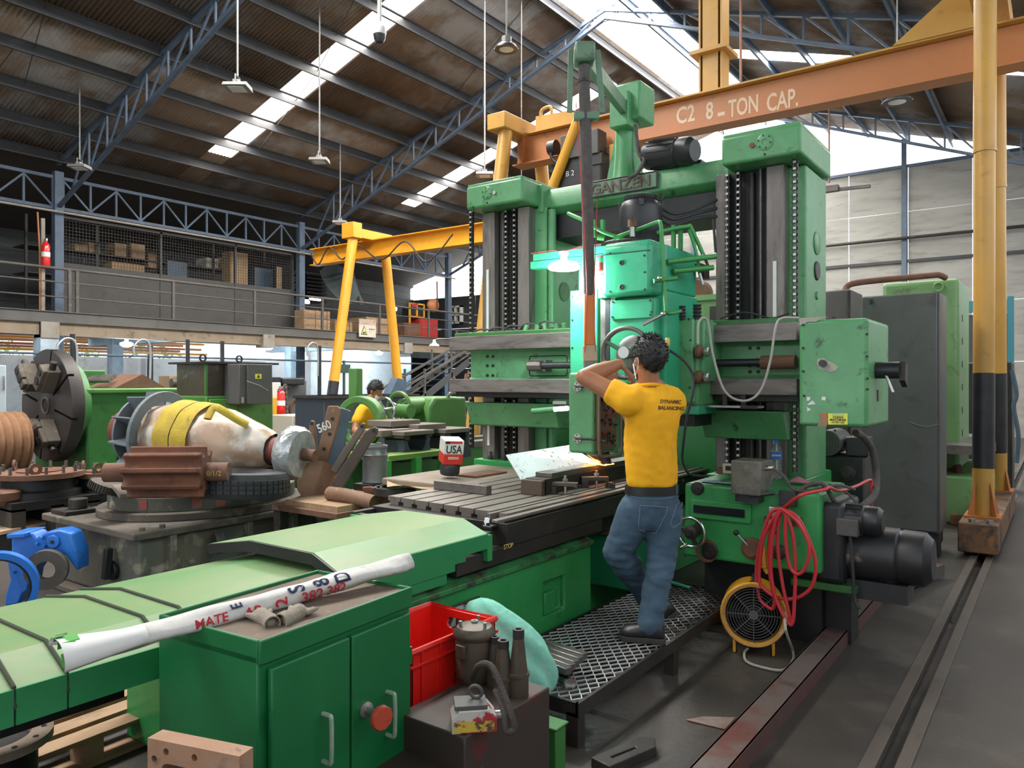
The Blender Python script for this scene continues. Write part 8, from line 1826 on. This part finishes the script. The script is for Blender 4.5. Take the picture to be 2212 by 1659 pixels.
# --- the man at the machine
DM = 4.18
man = thing('person', 'man in yellow T-shirt and blue jeans seen from behind, leaning on the machine control box', 'person', (P(1400, 1380, z=.205).x, P(1400, 1380, z=.205).y, .205))
hc_ = P(1402, 776, d=4.17); hf = (fw * .93 - rt * .36 + Vector((0, 0, -.12)))
Sl, El, Wl = P(1356, 866, d=4.13), P(1263, 815, d=4.24), P(1338, 786, d=4.42)
Sr, Er, Wr = P(1452, 868, d=4.24), P(1376, 925, d=4.46), P(1326, 822, d=4.55)
sk = MB()
hr, hff, hu_ = head(sk, hc_, hf, Vector((0, 0, 1)))
sk.capsule(P(1400, 800, d=4.17), P(1404, 865, d=4.22), .056, .066, 16)
sk.capsule(P(1404, 850, d=4.22), P(1405, 1040, d=4.22), .10, .11, 16)
sk.capsule(P(1404, 862, d=4.2), Sl, .06, .055, 12); sk.capsule(P(1404, 862, d=4.22), Sr, .06, .055, 12)
def arm(mb, S, E, W, r=(.058, .049, .052, .031)):
    mb.capsule(S, E, r[0], r[1], 14); m1 = E.lerp(W, .3); mb.capsule(E, m1, r[1], r[2], 14); mb.capsule(m1, W, r[2], r[3], 14)
arm(sk, Sl, El, Wl); arm(sk, Sr, Er, Wr)
dl = (P(1352, 806, d=4.46) - Wl)
hand(sk, Wl, (rt * .62 + Vector((0, 0, -.55)) + fw * .25), Vector((0, 0, .8)) + rt * .6 - fw * .1, -fw - rt * .3, .42, 1.0)
hand(sk, Wr, (Vector((0, 0, .9)) - rt * .25 + fw * .1), rt * .4 - fw * .5, rt, .55, .95)
remeshed('body', sk, SKIN, man, .0055, 4)
hair('hair', man, hc_, hr, hff, hu_, 1.0, 2)
# face mask
mk = MB().grid(lambda s, t: hc_ + hr * (.066 * cos(pi * s)) * (1 - .15 * t) + hff * (.052 + .062 * sin(pi * s) * (1 - .2 * t)) + hu_ * (-.015 - .085 * t), 16, 8)
mo = obj('face_mask', mk, MASK, man); 
for k in (-1, 1): obj('ear_loop', MB().tube(smooth([hc_ + hr * .068 * k + hff * .05 - hu_ * .02, hc_ + hr * .082 * k - hff * .005 + hu_ * .01, hc_ + hr * .086 * k - hff * .03 - hu_ * .012, hc_ + hr * .075 * k - hff * .0 - hu_ * .05, hc_ + hr * .064 * k + hff * .045 - hu_ * .085], 5), .002, 5), MASK, mo)
# shirt
tx = (rt * .94 + fw * .34).normalized(); ty_ = (fw * .94 - rt * .34).normalized()
px2 = DM / F_PX
sm_ = MB(); rings = []
for v, u, hwp, dep in ((1050, 1408, 58, .098), (1020, 1407, 58, .106), (980, 1406, 58.5, .112), (935, 1407, 60, .122), (895, 1408, 62, .130), (868, 1408, 61, .125), (850, 1407, 55, .105), (838, 1406, 44, .085), (828, 1404, 31, .07)):
    rings.append((P(u, v, d=DM + .03), tx, ty_, hwp * px2, dep))
ellipse_loft(sm_, rings, 36)
sm_.capsule(P(1372, 862, d=4.15), Sl.lerp(El, -.02), .075, .084, 18); sm_.cyl(Sl.lerp(El, -.05), Sl.lerp(El, .44), .086, .074, 22); sm_.capsule(P(1445, 864, d=4.22), Sr.lerp(Er, .02), .08, .086, 18); sm_.cyl(Sr, Sr.lerp(Er, .5), .086, .076, 22)
sm_.capsule(P(1380, 848, d=4.18), P(1360, 860, d=4.14), .055, .07, 14); sm_.capsule(P(1430, 848, d=4.21), P(1452, 862, d=4.22), .055, .07, 14)
ml = Vector(man.location)
def folds(q):
    w_ = q + ml; a = w_.dot(rt); z = w_.z
    f1 = .006 * (1 - 2.4 * abs(noise.noise(Vector((a * 15 + z * 3, w_.dot(fw) * 10, z * 3.0))))) * max(0, min(1, (1.50 - z) / .35)); f2 = .010 * noise.noise(Vector((a * 11, w_.dot(fw) * 9, z * 5)))
    return f1 + f2 + .004 * noise.noise(w_ * 28)
sm_.capsule(P(1378, 872, d=4.16), P(1384, 930, d=4.16), .075, .06, 16)
shirt = remeshed('shirt', sm_, SHIRT, man, .011, 16, folds)
# open the sleeve cuffs: dark rolled hems
obj('collar', MB().ring(P(1402, 836, d=4.19), Vector((0, 0, 1)) + fw * .22, .066, .010, 32, 8), SHIRT, shirt)
# lettering on the shirt back
bvh = BVHTree.FromPolygons([tuple(v.co + ml) for v in shirt.data.vertices], [tuple(p.vertices) for p in shirt.data.polygons])
PRINT = mat('brown_shirt_print', (.10, .05, .01), .8)
for s, u, v, sz in (('DYNAMIC', 1449, 868, .026), ('BALANCING', 1450, 882, .026)):
    me = textmesh(s, sz, .0, .0008, .92)
    for q in me.vertices:
        tgt = P(u, v, d=3.9) + rt * (q.co.x + .12 * q.co.y) + Vector((0, 0, q.co.y - .04 * q.co.x)); o0 = Vector((0, 0, EYE)); dr2 = (tgt - o0).normalized()
        hit = bvh.ray_cast(o0 + dr2 * 3.0, dr2)
        pt = hit[0] - dr2 * .003 if hit[0] else tgt
        q.co = pt - ml
    obj('printed_lettering', me, PRINT, shirt)
# jeans
jn = MB()
rings = [(P(u, v, d=DM + .03), tx, ty_, hw_ * px2, dep) for v, u, hw_, dep in ((1052, 1408, 57, .105), (1075, 1408, 59, .115), (1100, 1407, 60, .125), (1125, 1404, 57, .12), (1140, 1402, 48, .10))]
ellipse_loft(jn, rings, 32)
HR, KR, AR = P(1436, 1105, d=4.2), P(1428, 1215, d=4.19), P(1404, 1348, d=4.135)
HL, KL, AL = P(1376, 1105, d=4.2), P(1334, 1192, d=4.26), P(1402, 1292, d=4.48)
for H_2, K_, A2, r in ((HR, KR, AR, (.102, .078, .066)), (HL, KL, AL, (.108, .080, .064))):
    jn.capsule(H_2, H_2.lerp(K_, .55), r[0], (r[0] + r[1]) / 2, 18); jn.capsule(H_2.lerp(K_, .5), K_, (r[0] + r[1]) / 2, r[1], 18); jn.capsule(K_, K_.lerp(A2, .35), r[1], r[1] * .98, 18); jn.capsule(K_.lerp(A2, .3), A2, r[1] * .96, r[2], 18)
def jfold(q):
    w_ = q + ml; z = w_.z
    k = math.exp(-((z - KR.z) / .13) ** 2) + .9 * math.exp(-((z - .30) / .09) ** 2) + .35
    s_ = w_.dot(rt); nn = noise.noise(Vector((s_ * 9, w_.dot(fw) * 9, z * 24))); rg = 1 - abs(noise.noise(Vector((s_ * 7 + z * 10, w_.dot(fw) * 7, z * 20)))) * 2.2
    return k * (.006 * nn + .0055 * max(rg, -.6)) + .003 * noise.noise(w_ * 30)
jeans = remeshed('jeans', jn, JEAN, man, .011, 6, jfold)
bvj = BVHTree.FromPolygons([tuple(v.co + ml) for v in jeans.data.vertices], [tuple(p.vertices) for p in jeans.data.polygons])
def onj(u, v, lift=.004, bv=bvj):
    o0 = Vector((0, 0, EYE)); t = (P(u, v, d=4) - o0).normalized(); h = bv.ray_cast(o0 + t * 3, t); return (h[0] - t * lift) if h[0] else P(u, v, d=4.1)
for pts in ([(1383, 1092), (1443, 1096), (1438, 1112), (1417, 1152), (1398, 1150), (1379, 1144), (1383, 1092)], [(1462, 1090), (1474, 1085), (1470, 1130), (1455, 1140), (1448, 1132), (1462, 1090)]):
    dense = []
    for a, b in zip(pts[:-1], pts[1:]): dense += [(a[0] + (b[0] - a[0]) * k / 6, a[1] + (b[1] - a[1]) * k / 6) for k in range(6)]
    obj('pocket_seam', MB().tube([onj(u, v, .002) for u, v in dense], .0022, 5, True), mat('pale_stitching', (.14, .2, .26), .9), jeans)
obj('yoke_seam', MB().tube([onj(1362 + 104 * k / 14, 1072 + 6 * sin(k / 14 * pi), .002) for k in range(15)], .002, 5), MATS['pale_stitching'], jeans)
bl2 = MB(); bc = P(1408, 1056, d=DM + .03); n = 44; vs = []
for z in (-.022, .022):
    for rr_ in (0, .007): vs += [bc + tx * ((57 * px2 + .004 + rr_) * cos(2 * pi * k / n)) + ty_ * ((.112 + rr_) * sin(2 * pi * k / n)) + Vector((0, 0, z)) for k in range(n)]
fs = []
for a, b in ((0, 1), (1, 3), (3, 2), (2, 0)): fs += [(a * n + k, a * n + (k + 1) % n, b * n + (k + 1) % n, b * n + k) for k in range(n)]
belt = obj('belt', bl2.add(vs, fs), BELT, man)
for u in (1386, 1440, 1461): obj('belt_loop', MB().bar(onj(u, 1044, .012) if False else P(u, 1045, d=DM - .085 + abs(u - 1408) * .0012), P(u + 1, 1067, d=DM - .085 + abs(u - 1408) * .0012), .012, .006, fw), JEAN, belt)
shoe(man, P(1437, 1382, d=4.10), P(1338, 1372, d=4.175), .207)
shoe(man, P(1464, 1296, d=4.62), P(1408, 1330, d=4.60), .215, 1.0, .55)
# --- the second worker, bending over the lathe
w2 = thing('person', 'second worker in yellow T-shirt and face mask bending over the far lathe', 'person', (P(790, 1000, d=9.5).x, P(790, 1000, d=9.5).y, 0))
D2 = 9.45; h2c = P(811, 845, d=D2); h2f = rt * .85 - fw * .25 + Vector((0, 0, -.5))
sk2 = MB(); r2_, f2_, u2_ = head(sk2, h2c, h2f, Vector((0, 0, 1)))
sk2.capsule(P(802, 858, d=D2), P(792, 880, d=D2 + .03), .055, .062, 12); sk2.capsule(P(792, 880, d=D2), P(785, 960, d=D2), .10, .10, 12)
S1, E1, W1 = P(778, 890, d=D2 - .12), P(768, 930, d=D2 - .25), P(796, 952, d=D2 - .45)
S2, E2, W2 = P(814, 890, d=D2 + .16), P(838, 925, d=D2), P(864, 948, d=D2 - .15)
arm(sk2, S1, E1, W1); arm(sk2, S2, E2, W2)
hand(sk2, W1, (W1 - E1), Vector((0, 0, 1)), rt, .4); hand(sk2, W2, (W2 - E2), Vector((0, 0, 1)), -fw, .3)
remeshed('body', sk2, SKIN, w2, .009, 3); hair('hair', w2, h2c, r2_, f2_, u2_, 1.0, 5)
obj('face_mask', MB().grid(lambda s, t: h2c + r2_ * (.066 * cos(pi * s)) * (1 - .15 * t) + f2_ * (.056 + .066 * sin(pi * s) * (1 - .2 * t)) + u2_ * (-.02 - .085 * t), 14, 8), MASK, w2)
sh2 = MB(); t2 = (rt * .5 + fw * .86).normalized(); b2_ = (rt * .86 - fw * .5).normalized()
ellipse_loft(sh2, [(P(u, v, d=D2), t2, b2_, a, b) for v, u, a, b in ((975, 784, .17, .115), (940, 787, .175, .125), (905, 792, .20, .125), (885, 794, .19, .105), (874, 795, .10, .08))], 28)
sh2.capsule(P(784, 888, d=D2 - .1), S1.lerp(E1, .45), .085, .078, 14); sh2.capsule(P(808, 890, d=D2 + .12), S2.lerp(E2, .45), .085, .078, 14)
m2l = Vector(w2.location)
remeshed('shirt', sh2, SHIRT, w2, .016, 6, lambda q: .010 * noise.noise((q + m2l) * 9))
jn2 = MB()
for k in (-1, 1):
    hp2 = P(784, 968, d=D2) + t2 * .09 * k; kn = Vector((hp2.x, hp2.y, .5)) + b2_ * .05; an = Vector((hp2.x, hp2.y, .10)); jn2.capsule(hp2, kn, .10, .075, 14); jn2.capsule(kn, an, .075, .06, 14)
    shoe(w2, an - b2_ * .08, an + b2_ * .19, 0.0)
ellipse_loft(jn2, [(P(784, v, d=D2), t2, b2_, a, .115) for v, a in ((965, .165), (985, .175), (1005, .16))], 24)
remeshed('jeans', jn2, JEAN, w2, .018, 5)
